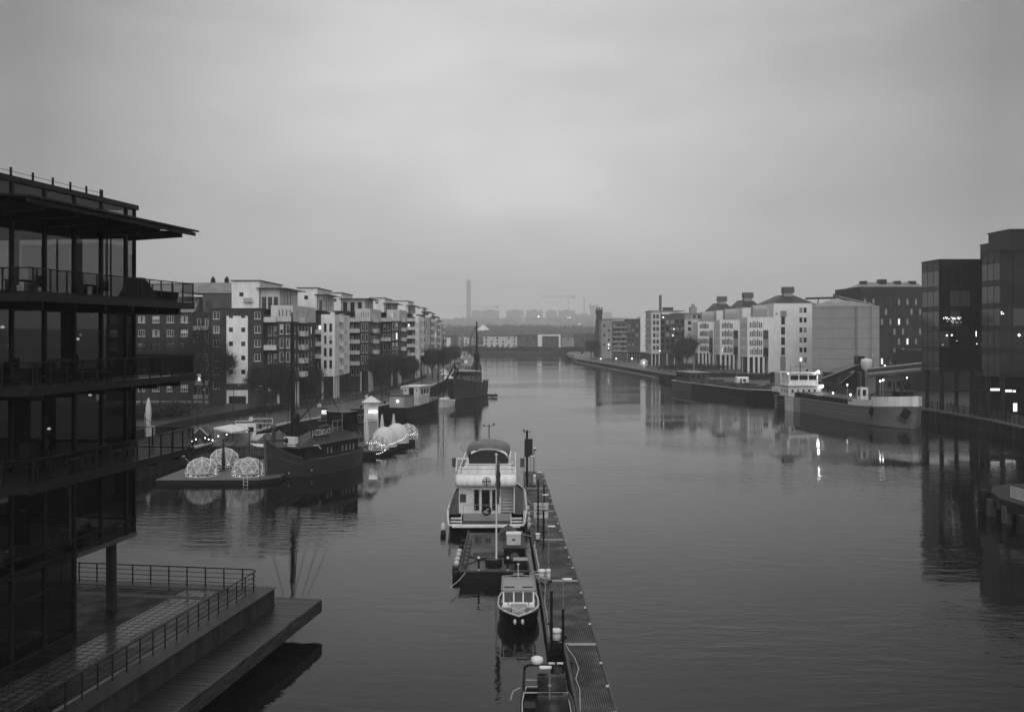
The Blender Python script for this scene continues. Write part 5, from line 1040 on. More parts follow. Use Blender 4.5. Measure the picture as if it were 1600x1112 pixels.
# near side of the hull is local -y or +y: make both alike
for sy in (-1, 1):
    f = MB(); hs = [(1.2+i*1.55, .25, 1.25, .95, 'd1') for i in range(6)]
    if sy > 0: wallface(f, (4.2, 2.55, 2.15), (-1, 0), 10.8, 1.75, hs, .08); 
    else: wallface(f, (-6.6, -2.55, 2.15), (1, 0), 10.8, 1.75, hs, .08)
    f.build('cabin_wall', M['wood'], hbt)
    for q in hs: window(hbt, Vector(((4.2-q[0]) if sy > 0 else (-6.6+q[0]), sy*2.49, 2.15+q[1])), (-sy, 0), q[2], q[3], 'd2', False, random.choice('dcd'))
MB().box(4.0, 4.19, -2.5, 2.5, 2.1, 3.9).build('front_wall', M['wood'], hbt); MB().box(-6.6, -6.4, -2.5, 2.5, 2.1, 3.9).build('rear_wall', M['wood'], hbt)
k = MB(); k.add([(5.8, -3.0, 3.75), (5.8, 3.0, 3.75), (-7.6, 3.0, 4.0), (-7.6, -3.0, 4.0), (3.0, 0, 4.6), (-3.2, 0, 6.0)], [(0, 1, 4), (1, 2, 5, 4), (2, 3, 5), (3, 0, 4, 5), (3, 2, 1, 0)]); k.build('tent_roof', mat('tarred_canvas', .035, .45, .4, 1, .4, 2), hbt)
o = MB().box(4.2, 4.9, -.2, 1.5, 4.05, 4.95).build('air_conditioner', M['plastic'], hbt); MB().tube((4.93, .2, 4.5), (4.96, .2, 4.5), .36, 14).build('fan', M['rubber'], o)
# name board standing above the near slope of the roof
sg = empty('name_board', (.4, 2.1, 4.6), R(180), None, None); sg.parent = hbt; MB().box(-2.0, 1.7, .02, .08, 0, 1.3).build('board', M['dcanvas'], sg); text('JAZZBOAT', 1.05, sg, (-.05, -.02, .62), (R(90), 0, 0), M['offw'], sx=.72, bold=.01)
k = MB(); k.tube((3.6, 0, 4), (3.6, 0, 20.5), .2, 8, .1); k.path([(3.6, 0, 6), (-3.4, 0, 10.5)], .09); k.ball((3.4, .5, 7.2), .55, 8, 6, 1.3); k.ball((3.6, 0, 13.3), .32, 8, 6, 1.6); mst = k.build('mast', M['steel'], hbt)
k = MB()
for a, b in (((3.6, 0, 19.5), (8.4, 0, 5.5)), ((3.6, 0, 19.5), (-1.2, 2.8, 2.4)), ((3.6, 0, 19.5), (-1.2, -2.8, 2.4)), ((3.6, 0, 16), (1.5, 2.8, 2.4)), ((3.6, 0, 16), (1.5, -2.8, 2.4)), ((3.6, 0, 19.5), (-7, 0, 6)), ((3.6, 0, 20), (5.2, 2.6, 2.8))): k.tube(a, b, .035, 4)
k.build('rigging', M['rubber'], mst)
k = MB(); k.tube((3.5, .25, 7.4), (3.5, .25, 12.8), .17, 7, .1); k.build('furled_sail', M['dcanvas'], mst)
wh = MB(); wh.box(-8.0, -5.2, -1.5, 1.5, 4.6, 7.2); wh.box(-8.2, -5.0, -1.7, 1.7, 7.21, 7.35); wo = wh.build('wheelhouse', M['hullb'], hbt)
MB().box(-7.6, -5.6, 1.501, 1.52, 5.8, 6.8).box(-5.199, -5.18, -1.2, 1.2, 5.8, 6.8).build('window', M['pane'], wo)
k = MB(); k.path([(-4.6, 1.5, 4.7), (-4.6, 1.5, 6.4), (-2.6, 1.5, 6.4), (-2.6, 1.5, 4.7)], .045); k.path([(-3.6, 1.5, 4.7), (-3.6, 1.5, 6.4)], .04); k.path([(-4.6, 1.5, 5.5), (-2.6, 1.5, 5.5)], .04); k.tube((-4.6, 1.5, 6.4), (-4.6, 1.5, 9), .05); k.build('ladder_frame', M['silver'], hbt)
for x in (6.4, 3.0): MB().ball((x, 2.65 if x < 5 else 1.9, .75), .1).build('porthole', M['offw'], hbt)
k = MB(); k.path([(5.9, 1.2, 4.0), (4.4, 2.7, 3.85), (2.2, 3.0, 3.8), (1.7, 3.1, 3.3)], .06); k.build('drain_pipe', M['hullw'], hbt)
k = MB(); k.tube((7.4, .3, 3.6), (7.4, .3, 6.3), .09); k.ball((7.0, 0, 6.3), .4, 10, 6); k.tube((7.0, 0, 4.5), (7.0, 0, 6), .25, 8); k.build('bow_windlass', M['gcanvas'], hbt)
# ---- second dome barge
db = empty('dome_barge', (-20.2, 154, 0), atan2(19.7, 3.6), 'long low barge with white dome tents and string lights', 'barge')
MB().box(-10.6, 10.4, -2.4, 3.6, -.2, .75).build('float', M['rubber'], db); MB().box(-10.7, 10.5, -2.5, 3.7, .754, .85).build('deck', M['wood2'], db)
k = MB(); k.path([(-10.6, -2.4, 1.75), (10.4, -2.4, 1.75), (10.4, 3.6, 1.75)], .03)
for i in range(15): k.tube((-10.6+1.5*i, -2.4, .85), (-10.6+1.5*i, -2.4, 1.75), .025, 4)
k.build('railing', M['steel'], db)
gd = 'dome tents on the long barge'
geodome('dome_tent', (XD(592, 146), 146.0, .85), 1.5, 2.0, 'small lit dome tent nearest the houseboat stern', gd)
geodome('dome_tent', (XD(600, 149.5), 150.0, .85), 1.95, 2.95, 'large plain white dome tent, second on the barge', gd, True, -1.2); geodome('dome_tent', (XD(619.5, 155), 155.2, .85), 1.98, 3.0, 'largest plain white dome tent in the middle of the barge', gd, True, -1.2)
geodome('dome_tent', (XD(637, 161), 161, .85), 1.75, 2.4, 'half clear dome tent at the far end of the barge', gd)
festoon([P3(583, 707, 143.6), P3(601, 703, 144.6), P3(604, 692, 146), P3(621, 688, 149), P3(636, 678, 154), P3(652, 672, 161)], 6, .25, 'bright string lights along the dome barge rail', .055)
festoon([P3(570, 689, 143), P3(588, 690, 144), P3(601, 694, 145)], 5, .2, 'string lights round the small lit dome', .055)
for px, Y, pyt, pyb, l in ((573, 149, 641, 680, 'pale folded parasol left of the kiosk front'), (597, 158, 632, 668, 'pale folded parasol right of the kiosk'), (615, 163, 630, 662, 'pale folded parasol standing free behind the largest dome')):
    h_ = (pyb-pyt)*Y/F; folded(XD(px, Y), Y, .85, h_+.5, .42, M['offw'], l, 'folded parasols')
kk = empty('kiosk', (XD(580, 160), 160, .85), .12, 'tall white kiosk with a pointed roof and lit counter', 'kiosk')
MB().box(-1.15, 1.15, -.9, .9, 0, 2.7).build('base_wall', M['cream'], kk)
for x in (-1.1, 1.0): MB().box(x, x+.12, -1.05, -.93, 0, 5.9).box(x, x+.12, .93, 1.05, 0, 5.9).build('post', M['plastic'], kk)
MB().box(-1.2, 1.2, -1.2, -.92, 3.0, 3.12).build('counter', M['plastic'], kk); MB().box(-1.1, 1.1, .85, .92, 3.12, 5.8).build('back_panel', M['white'], kk)
MB().box(-.9, 1.0, .5, .6, 4.2, 4.5).build('strip_light', emit('kiosk_light', 3), kk); MB().box(-1.1, -.4, -1.0, -.95, 4.2, 5.8).build('side_curtain', M['canvas'], kk); MB().box(-.1, .25, .3, .4, 3.13, 4.1).box(.5, .9, .2, .3, 3.13, 3.8).build('goods', M['plastic'], kk)
MB().prism([(-1.5, -1.35), (1.5, -1.35), (1.5, 1.35), (-1.5, 1.35)], 5.95, 6.95, [(-.05, -.05), (.05, -.05), (.05, .05), (-.05, .05)]).build('roof', M['canvas'], kk)
# upper bar deck with white railings between houseboat and kiosk
ud = empty('bar_walkway', (XD(545, 168), 168, 0), .15, 'raised walkway with railings and lit bar behind the houseboat', 'walkway'); MB().box(-5, 4.5, -1.5, 2.0, 3.0, 3.2).build('deck', M['wood'], ud)
for x in (-4.8, -1.5, 1.5, 4.3): MB().tube((x, -1.4, -.4), (x, -1.4, 3), .1).build('post', M['steel'], ud)
k = MB(); k.path([(-5, -1.5, 4.2), (4.5, -1.5, 4.2)], .05)
for i in range(24): k.tube((-5+i*.41, -1.5, 3.2), (-5+i*.41, -1.5, 4.2), .025, 4)
k.build('railing', M['cream'], ud); MB().box(-4.6, -3.6, 0, 1, 3.2, 5.2).box(.2, 4, .6, 1.6, 3.2, 5.0).build('bar_counter', M['steel'], ud); MB().box(-4.5, -3.7, -.03, 0, 4.3, 4.9).box(-2.2, -.6, .1, .2, 4.1, 4.18).build('lit_panel', M['strip'], ud)
k = MB(); k.path([(-2.6, -1.2, .2), (-2.6, -1.2, 2.9), (2.5, -1.2, 2.9)], .06); [k.tube((x/2-2, -1.2, .3), (x/2-2, -1.2, 1.4), .03, 4) for x in range(9)]; k.build('lower_railing', M['offw'], ud)
# ---- grey work vessel
gv = empty('grey_workboat', (-20.9, 218, 0), atan2(21, 6.5), 'dark grey work vessel with a lit aft cabin', 'boat')
sh, dk, g = hull(23, 5.6, lambda s: 2.3+1.4*s*s, .6, 2.2, .95, .1, .03, 16, .1, .7, bul=.3, blunt=.1); sh.build('hull', M['hullb'], gv, True); dk.build('deck', M['concrete'], gv); rimtube(g, .06).build('rub_rail', M['steel'], gv)
o = MB().box(-10.6, -6, -1.7, 1.7, 2.1, 4.6).build('aft_cabin', M['cream'], gv); MB().box(-10.7, -5.9, -1.8, 1.8, 4.61, 4.75).build('roof', M['roof'], o); MB().ball((-10.75, -.2, 3.6), .2, 8, 6).build('lamp', M['lamp'], o)
o = MB().box(-3.0, 3.0, -1.9, 1.9, 2.2, 6.2).build('wheelhouse', M['offw'], gv); MB().box(-3.3, 3.3, -2.2, 2.2, 6.21, 6.4).build('roof', M['hullw'], o)
k = MB(); k.box(-3.03, -3.005, -.5, .5, 2.6, 6.0); k.tube((-3.01, 1.3, 5.4), (-3.05, 1.3, 5.4), .2); k.tube((-3.01, -1.3, 5.4), (-3.05, -1.3, 5.4), .2)
for i in range(3): k.box(-2+i*1.6, -1+i*1.6, -1.93, -1.905, 4.7, 5.7)
k.build('window', M['pane'], o)
k = MB(); k.tube((-6.2, -1.9, 2), (-6.2, -1.9, 6.3), .06); k.path([(-5.5, -2.6, 3.8), (6, -2.5, 4.4), (10, -1, 4.8)], .035); [k.tube((-5+2*i, -2.6, 2.6), (-5+2*i, -2.6, 4), .03) for i in range(6)]; k.path([(3, 0, 6.4), (3, 0, 9.5)], .06); k.build('railing', M['steel'], gv)
# ---- white sailing boat
sb = empty('sailing_boat', (XD(693, 241), 242, 0), R(-90-12), 'white sailing boat with two dark masts, bow towards the camera', 'sailing boat')
sh, dk, g = hull(11, 3.9, lambda s: 1.25+.9*s*s, .5, 1.9, .7, .3, .08, 16, .3, .45, bul=.15, blunt=.02); sh.build('hull', M['hullw'], sb, True); dk.build('deck', M['gcanvas'], sb); rimtube(g, .1).build('rub_rail', M['hullw'], sb)
MB().box(-2.5, 1.6, -1.0, 1.0, 1.1, 1.75).box(-2.3, .9, -.8, .8, 1.76, 2.1).build('cabin', M['hullw'], sb); MB().lathe((2.4, .1, 1.2), [(.6, 0), (.9, .3), (.7, .8), (.1, 1.1)], 8).build('sail_bag', M['offw'], sb, True)
for x, y, zt, l in ((1.2, .2, 16.9, ''), (-2.6, -2.2, 14.8, '')):
    o = MB().tube((x, y, 1), (x, y, zt), .13, 7, .08).build('mast', M['steel'], sb)
    k = MB(); [k.tube((x, y, zt-.4), q, .03, 3) for q in ((5.6, 0, 2.2), (-5, 0, 1.6), (x, 1.9, 1.5), (x, -1.9, 1.5))]; k.tube((x, y-.9, zt*.75), (x, y+.9, zt*.75), .04, 4); k.build('rigging', M['rubber'], o)
# ---- trawler
tw = empty('trawler', (-13.0, 280, 0), atan2(-36, -4.4), 'rusty grey trawler with a tall black mast moored at the left quay', 'ship')
sh, dk, g = hull(38, 9.2, lambda s: 3.6+2.2*max(0, s-.35)**1.6*1.9, .9, 1.8, .8, .28, .05, 24, .25, .55, bul=.8, blunt=.03); sh.build('hull', mat('rusty_hull', .07, .6, .6, .35, .3, 1.5, vscale=(1, 1, .35)), tw, True); dk.build('deck', M['wood'], tw); rimtube(g, .12).build('rub_rail', M['steel'], tw)
o = MB().box(-6, 4.6, -2.9, 3.3, 3.0, 5.0).build('deckhouse', mat('stained_white', .13, .7, .4, .6), tw)
for i in range(5): MB().box(4.61, 4.64, -2.6+i*1.15, -1.9+i*1.15, 4.1, 4.75).build('window', M['pane'], o)
for y in (-2.3, 2.3): 
    MB().tube((4.52, y, 5.45), (4.6, y, 5.45), .26, 12).build('porthole', M['steel'], o)
o = MB().box(-4, 4.5, -2.7, 3.1, 5.01, 7.1).build('bridge', MC['stained_white'], tw); MB().box(4.51, 4.54, -2.5, 2.9, 5.9, 6.85).build('window', M['pane'], o); MB().box(-4.4, 5.0, -3.2, 3.7, 7.11, 7.3).build('roof', M['cream'], o)
text('ELFRIDA', .55, o, (4.56, 0, 6.1), (R(90), 0, R(90)), M['steel']) if False else None
o = MB().tube((1.2, 3.3, 7.2), (1.2, 3.3, 21), .4, 8, .18).box(.7, 1.7, 2.6, 4.0, 10, 12).build('mast', M['steel'], tw)
k = MB(); [k.tube((1.2, 3.3, 20), q, .05, 3) for q in ((16, 0, 6.5), (-16, 0, 5), (-2, 4.2, 4), (-2, -4.2, 4), (4.4, 3.2, 8.2), (4.4, -3.2, 8.2))]; k.tube((1.2, 1.5, 14), (1.2, 5.1, 14), .07, 4); k.build('rigging', M['rubber'], o)
k = MB(); k.tube((12, -3.6, 4.5), (8, -1.8, 9.2), .25, 6); k.tube((8, -1.2, 4.5), (8, -1.8, 9.8), .22, 6); k.tube((7, .6, 4.5), (8, -1.8, 9.2), .2, 6); k.build('derrick', M['steel'], tw)
MB().lathe((-8.2, 1.8, 4), [(1.5, 0), (1.5, 3.6), (1.0, 5.4), (.3, 6.6)], 10).build('funnel', M['gcanvas'], tw)
k = MB(); k.path([(4, 3.6, 7.2), (4.2, 5.4, 7.2)], .08); k.build('wing_boom', M['offw'], tw); MB().tube((-1, 4.45, 4.2), (-1, 4.6, 4.2), .75, 14).build('life_buoy', M['offw'], tw)
for i in range(4): MB().tube((3-i*2.2, 4.2, 2.2), (3-i*2.2, 4.5, 2.2), .2, 8).build('porthole', M['rubber'], tw)
dg_ = empty('dinghy', (XD(770, 278), 277, 0), R(-60), 'small dark inflatable dinghy lying beside the trawler', 'dinghy'); k = MB(); pts = [(-1.5, -.7, .45), (1.0, -.7, .45), (1.8, 0, .65), (1.0, .7, .45), (-1.5, .7, .45)]; k.path(pts, .32, 8); k.build('tube', M['rubber'], dg_, True); MB().box(-1.5, 1.0, -.6, .6, .2, .35).build('floor', M['concrete'], dg_); MB().tube((-1.2, 0, .4), (-1.2, 0, 1.3), .1).ball((-.2, .1, .9), .3).build('console', M['offw'], dg_); 
# ships and stalls further along
for i, (px, Y, l, h_) in enumerate(((727, 345, 'white upper decks of a passenger ship behind the trawler', 9.5), (722, 420, 'second pale ship moored beyond the trawler', 9), (718, 520, 'third pale ship farther along the left quay', 8))):
    r_ = empty('moored_ship', (XD(px, Y)+2, Y, 0), R(90), l, 'ship', 'pale ships moored beyond the trawler'); sh, dk, g = hull(28, 6.5, lambda s: 2.6+s*s, .5, 2, .9, .2, .03, 12); sh.build('hull', M['hullb'] if i else M['hullg'], r_, True); dk.build('deck', M['cream'], r_)
    o = MB().box(-10, 6, -2.4, 2.4, 2.2, 4.8).box(-7, 3, -2.1, 2.1, 4.81, 7.0).box(-3, 1, -1.6, 1.6, 7.01, h_).build('deckhouse', M['cream'], r_); q = MB()
    for a in range(5): q.box(-10.03, -10.005, -2.1+a*.9, -1.6+a*.9, 3.4, 4.2)
    for a in range(4): q.box(-7.03, -7.005, -1.8+a*.95, -1.2+a*.95, 5.4, 6.4)
    q.build('window', M['pane'], o)
    k = MB(); k.tube((-1, 0, h_), (-1, 0, h_+7), .14, 6); k.tube((-1, -1.4, h_+4), (-1, 1.4, h_+4), .08, 4); k.tube((7, 1, 3), (7, 1, 14+i), .12, 6); k.build('mast', M['steel'], r_)
    for a in (-1, 1): MB().lathe((-5, a*1.6, 7), [(.02, 0), (.6, .2), (.7, .8), (.5, 1.3), (.02, 1.5)], 8).build('ventilator', M['hullw'], r_)
for i, (px, Y) in enumerate(((716, 300), (710, 325), (706, 352))):
    r_ = empty('market_stall', (XD(px, Y)-3, Y, GZ), 0, ['pale market tent on the quay nearest the trawler bow', 'second pale market tent on the quay', 'third pale market tent on the quay'][i], 'market tent', 'pale market tents'); MB().prism([(-1.6, -1.6), (1.6, -1.6), (1.6, 1.6), (-1.6, 1.6)], 2.2, 3.4, [(-.1, -.1), (.1, -.1), (.1, .1), (-.1, .1)]).build('roof', M['canvas'], r_)
    for a in (-1.5, 1.5):
        for b in (-1.5, 1.5): MB().tube((a, b, 0), (a, b, 2.2), .05, 4).build('post', M['silver'], r_)
# ================= RIGHT BANK
QZ = 2.3
# ---- glass office towers
gt_m = mat('tower_cladding', .01, .35, .2, .5); gt_s = mat('tower_spandrel', .015, .25, .2, .5)
def glasstower(x0, x1, y0, y1, z0, zt, label, ncol, nf, grp=None):
    r_ = empty('glass_office', (x0, y0, QZ), 0, label, 'building', 'dark glass office towers on the right quay'); W_, D_ = x1-x0, y1-y0; a, b = z0-QZ, zt-QZ
    MB().box(.05, W_-.05, .05, D_-.05, a, b-.3).build('core', gt_m, r_); MB().box(-.12, W_+.1, -.12, D_+.1, b-.299, b).build('roof_edge', M['steel'], r_)
    st = 4.15; rows = []; z = b-2.3
    while z-3.2 > a: rows.append((z-3.2, z)); z -= st
    for i in range(ncol):
        y_ = D_-D_*(i+1)/ncol; w = D_/ncol
        prev = b-.32
        for lo_, hi in rows:
            for c, d, mm in ((hi, prev, gt_s), (lo_, hi, mat('tower_glass', .03, .06, .3, .3, spec=.9))):
                k = MB(); k.box(-.02, .04, y_+.05, y_+w-.05, c+.05, d-.05); k.build('glass_panel', mm, r_)
            prev = lo_
    fr = MB()
    for i in range(ncol+1): fr.box(-.07, .045, D_*i/ncol-.04, D_*i/ncol+.04, a, b-.31)
    for i in range(nf+1): fr.box(W_*i/nf-.05, W_*i/nf+.05, -.1, .045, a, b-.31)
    fr.build('mullion', M['steel'], r_)
    for lo_, hi in rows:
        k = MB(); k.box(0, W_, -.04, .04, hi+.02, hi+.9); k.build('spandrel', gt_s, r_)
        for i in range(nf):
            mm = random.choices([M['pane'], M['gcanvas'], gt_m], (70, 8, 22))[0]; k = MB(); k.box(W_*i/nf+.08, W_*(i+1)/nf-.08, -.01, .042, lo_+.05, hi); k.build('glass_panel', mm, r_)  # some panes coloured pale grey to imitate sky reflections in the glass
    return r_, rows, a, b
g1, rows, ga, gb = glasstower(87.1, 102, 203, 211.5, 10.1, 32.9, 'dark glass office tower standing on columns behind the cargo ship bow', 3, 7)
g2, r2_, _, _ = glasstower(88.0, 106, 179.5, 186.5, 9.9, 32.9, 'dark glass office tower on columns cut by the right edge of the picture', 3, 8)
for gg, xs, D_ in ((g1, (.8, 7, 13), 8.5), (g2, (.8, 8, 15), 7)):
    for x in xs:
        for y in (.7, D_-.7): MB().tube((x, y, 0), (x, y, 7.78 if gg is g1 else 7.58), .42, 12).build('column', M['steel'], gg)
# main slab behind both fingers
mb_, *_ = glasstower(95.2, 130, 186.7, 202.8, 9.9, 32.4, 'dark glass office slab joining the two towers', 5, 8)
MB().box(.1, 14, 12, 16, 30.2, 33.3).build('roof_house', gt_m, mb_); MB().box(-1.1, 20, 1.5, 10, 30.61, 35.0).build('roof_house', gt_m, mb_); MB().box(2, 30, 1, 15, 0-.0, 7.5).build('lobby_core', M['steel'], mb_)
k = MB(); k.box(-1.3, 20.2, 1.3, 10.2, 35.01, 35.2); k.box(0, 14.2, 11.8, 16.2, 33.31, 33.5); k.build('roof_edge', M['steel'], mb_)
def interior_lights(root, items):
    for (x, z, w, h, y) in items: MB().box(x-w/2, x+w/2, y-.03, y, z-h/2, z+h/2).build('lit_lamp', M['lit2'], root)
M['lit2'] = emit('interior_glow', 2.2, sample=False)
def lxz(px, py, Y, ox): return XD(px, Y)-ox, ZD(py, Y)-QZ
for px, py, r_ in ((1479.3, 524, .22), (1487, 523.5, .22), (1526, 537, .14), (1473, 538.5, .08), (1495, 532.5, .08)):
    x, z = lxz(px, py, 203, 87.1); MB().lathe((x, -.06, z-r_), [(.02, 0), (r_, r_), (.02, 2*r_)], 8).build('lit_lamp', M['lit2'], g1)
x, z = lxz(1525, 521, 203, 87.1); MB().box(x-.07, x+.07, -.08, -.045, z-.6, z+.5).build('lit_lamp', M['lit2'], g1)
# illuminated tangle of fairy lights in the third storey
rnd = random.Random(4); k = MB()
for i in range(26):
    px = 1473+rnd.random()*28; py = 495.5+rnd.random()*3.5; x, z = lxz(px, py, 203, 87.1); k.cb((x, -.08, z), (.09, .04, .22), 0, rnd.uniform(-.6, .6))
for i in range(9): x, z = lxz(1480+rnd.random()*22, 501+rnd.random()*3, 203, 87.1); k.cb((x, -.08, z), (.08, .04, .1))
k.build('fairy_lights', M['lit2'], g1)
for px, py, r_ in ((1592, 523.5, .3), (1567.5, 490, .13), (1556.5, 490.5, .12), (1547, 487.5, .16)):
    Y = 179.5; x, z = lxz(px, py, Y, 88.0); MB().lathe((max(x, .2), -.08, z-r_), [(.02, 0), (r_, r_), (.02, 2*r_)], 8).build('lit_lamp', M['lit2'], g2)
# lobby under the towers
lb_ = empty('lobby', (96, 186, QZ), 0, 'dim glazed lobby with bright strip lights under the right towers', 'lobby')
for i in range(8): MB().box(-5+i*2, -3.1+i*2, 12, 12.1, 0, 7).build('glass_panel', gt_m, lb_)
for (px0, px1, py, hh) in ((1544, 1562, 608.5, .42), (1567, 1581, 610.5, .42), (1583, 1587, 611, .4)):
    Y = 190; MB().box(XD(px0, Y)-96, XD(px1, Y)-96, 4, 4.15, ZD(py, Y)-QZ-hh/2, ZD(py, Y)-QZ+hh/2).build('strip_light', emit('lobby_strip', 1.6), lb_)
MB().box(XD(1583, 190)-96, XD(1589, 190)-96, 3.9, 4, .6, 2.2).build('lit_sign', emit('lobby_sign', 1.2), lb_)
MB().box(-12, 10, 4.2, 6, 4.4, 4.7).build('ceiling_edge', M['steel'], lb_)
# quay fence right
qf = empty('quay_fence', (0, 0, QZ), 0, 'black picket fence along the edge of the right quay', 'fence'); pts = [(85.0, 168), (86.6, 180), (85.0, 205), (84.0, 214), (80, 240), (76, 270)]
MB().path([(x+.5, y, 1.6) for x, y in pts], .05).path([(x+.5, y, .25) for x, y in pts], .035).build('rail', M['steel'], qf)
for a, b in zip(pts, pts[1:]):
    a = Vector((a[0]+.5, a[1], 0)); b = Vector((b[0]+.5, b[1], 0)); n_ = int((b-a).length/2)
    for i in range(n_):
        p = a.lerp(b, i/n_); MB().box(p.x-.06, p.x+.06, p.y-.06, p.y+.06, 0, 1.75).build('post', M['steel'], qf)
        pk = MB()
        for j in range(1, 12): q = a.lerp(b, (i+j/12)/n_); pk.box(q.x-.012, q.x+.012, q.y-.012, q.y+.012, .25, 1.6)
        pk.build('panel', M['steel'], qf)
# fenders along the quay wall
for i, (x, y) in enumerate(((85.2, 170), (85.5, 176), (85.4, 185), (84.9, 191), (84.4, 197), (84.0, 203))): tag(MB().box(x-.75, x-.35, y-.25, y+.25, -.4, 2.1).build('wall_fender', M['rubber']), 'upright black timber fender on the quay wall, '+['first', 'second', 'third', 'fourth', 'fifth', 'last'][i]+' counting from the right picture edge', 'fender', 'fenders on the right quay wall')
# ---- tall dark brick building
tb = empty('brick_warehouse', (XD(1345, 392), 392, QZ), 0, 'tall dark brick building with rows of slit windows and a low metal roof', 'building'); W_ = XD(1446, 392)-XD(1345, 392)
hs = []; 
for r__ in range(7):
    for c in range(7): hs.append((1.2+c*3.35+(1.6 if r__ % 2 else 0), 3+r__*3.9, .95, 2.5, 'd1', random.choices('cdl', (6, 5, 1))[0]))
block(tb, 'wall', mat('soot_brick', .018, .85, .3, .5), 0, W_, 0, 30, 0, 31.5, True, S=hs)
k = MB(); k.xprism([(-.3, 31.51), (0, 33.6), (30, 33.6), (30.3, 31.51)], -.4, W_+.5); k.build('parapet', MC['soot_brick'], tb)
k = MB(); k.add([(-.4, 2, 33.61), (W_, 2, 33.61), (W_, 16, 33.61), (-.4, 16, 33.61), (4.5, 9, 35.8), (W_, 9, 35.8)], [(0, 1, 5, 4), (2, 3, 4, 5), (3, 0, 4), (1, 2, 5)]); k.build('roof', M['roofl'], tb)
for x in (2.5, 9.5, 16, 22): MB().box(x, x+(2.2 if x != 9.5 else 3), 6, 9, 34.4, 36.2 if x != 9.5 else 36.8).build('roof_box', M['steel'], tb)
# ---- round grey silo
sc_ = Vector((XD(1338, 350), 350, QZ)); si = empty('grey_silo', sc_, 0, 'big plain pale grey silo block with seamed walls beside the white silo house', 'silo')
xa, xb_ = XD(1269, 357)-sc_.x, XD(1374, 353)-sc_.x; pg = [(xa, 7), (0, 0), (xb_, 3), (xb_+3, 12), (xb_, 22), (0, 28), (xa+6, 22)]; off = lambda k_: [(x*k_, 12+(y-12)*k_) for x, y in pg]
MB().prism(pg, 0, 24.9).build('shell', mat('silo_shell', .3, .6, .12, .2, .15, .8), si)
for z in (2.6, 6.2, 9.8, 13.4, 17.0, 20.6, 24.1): MB().prism(off(1.004), z, z+.1).build('seam_band', mat('seam', .1, .6, .2), si)
MB().box(-.45, .45, -.06, .2, 0, 24.8).build('corner_strip', mat('corner_seam', .17, .6, .2), si)
k = MB(); ap_ = (XD(1323.5, 350)-sc_.x, 12); k.prism(off(1.01), 24.91, 25.05); k.prism(off(.97), 25.06, 28.0, [(ap_[0]+(x-ap_[0])*.06, 12+(y-12)*.06) for x, y in pg]); k.build('roof', M['cream'], si)
k = MB(); q7 = off(.995)+[off(.995)[0]]
for z in (.6, 1.15): k.path([(x, y, 25.05+z) for x, y in q7], .04, 4)
for (x0_, y0_), (x1_, y1_) in zip(q7, q7[1:]):
    n_ = max(2, int(sqrt((x1_-x0_)**2+(y1_-y0_)**2)/1.2))
    for i in range(n_): k.tube((x0_+(x1_-x0_)*i/n_, y0_+(y1_-y0_)*i/n_, 25.05), (x0_+(x1_-x0_)*i/n_, y0_+(y1_-y0_)*i/n_, 26.2), .04, 4)
k.build('railing', M['steel'], si); MB().cb((ap_[0], 12, 28.4), (1.6, 1.6, 1.6)).cb((ap_[0]-.8, 12, 29.4), (.5, .5, .5)).build('top_hatch', M['gcanvas'], si)
px_ = XD(1363.5, 350)-sc_.x; k = MB(); k.path([(ap_[0]+.8, 11, 28.6), (px_-.5, 1.6, 25.9), (px_, .8, 25.2), (px_, .8, 6.5)], .2, 8); k.build('discharge_pipe', M['silver'], si)
k = MB(); k.tube((ap_[0]-.5, 12, 28.2), (ap_[0]-10.5, 14, 28.0), .5, 4); k.tube((ap_[0]-6, 13, 28), (ap_[0]-6.5, 13, 25), .2, 4); k.tube((ap_[0]+1, 12, 28.3), (0, 5, 26), .25, 4); k.build('roof_conveyor', M['steel'], si)
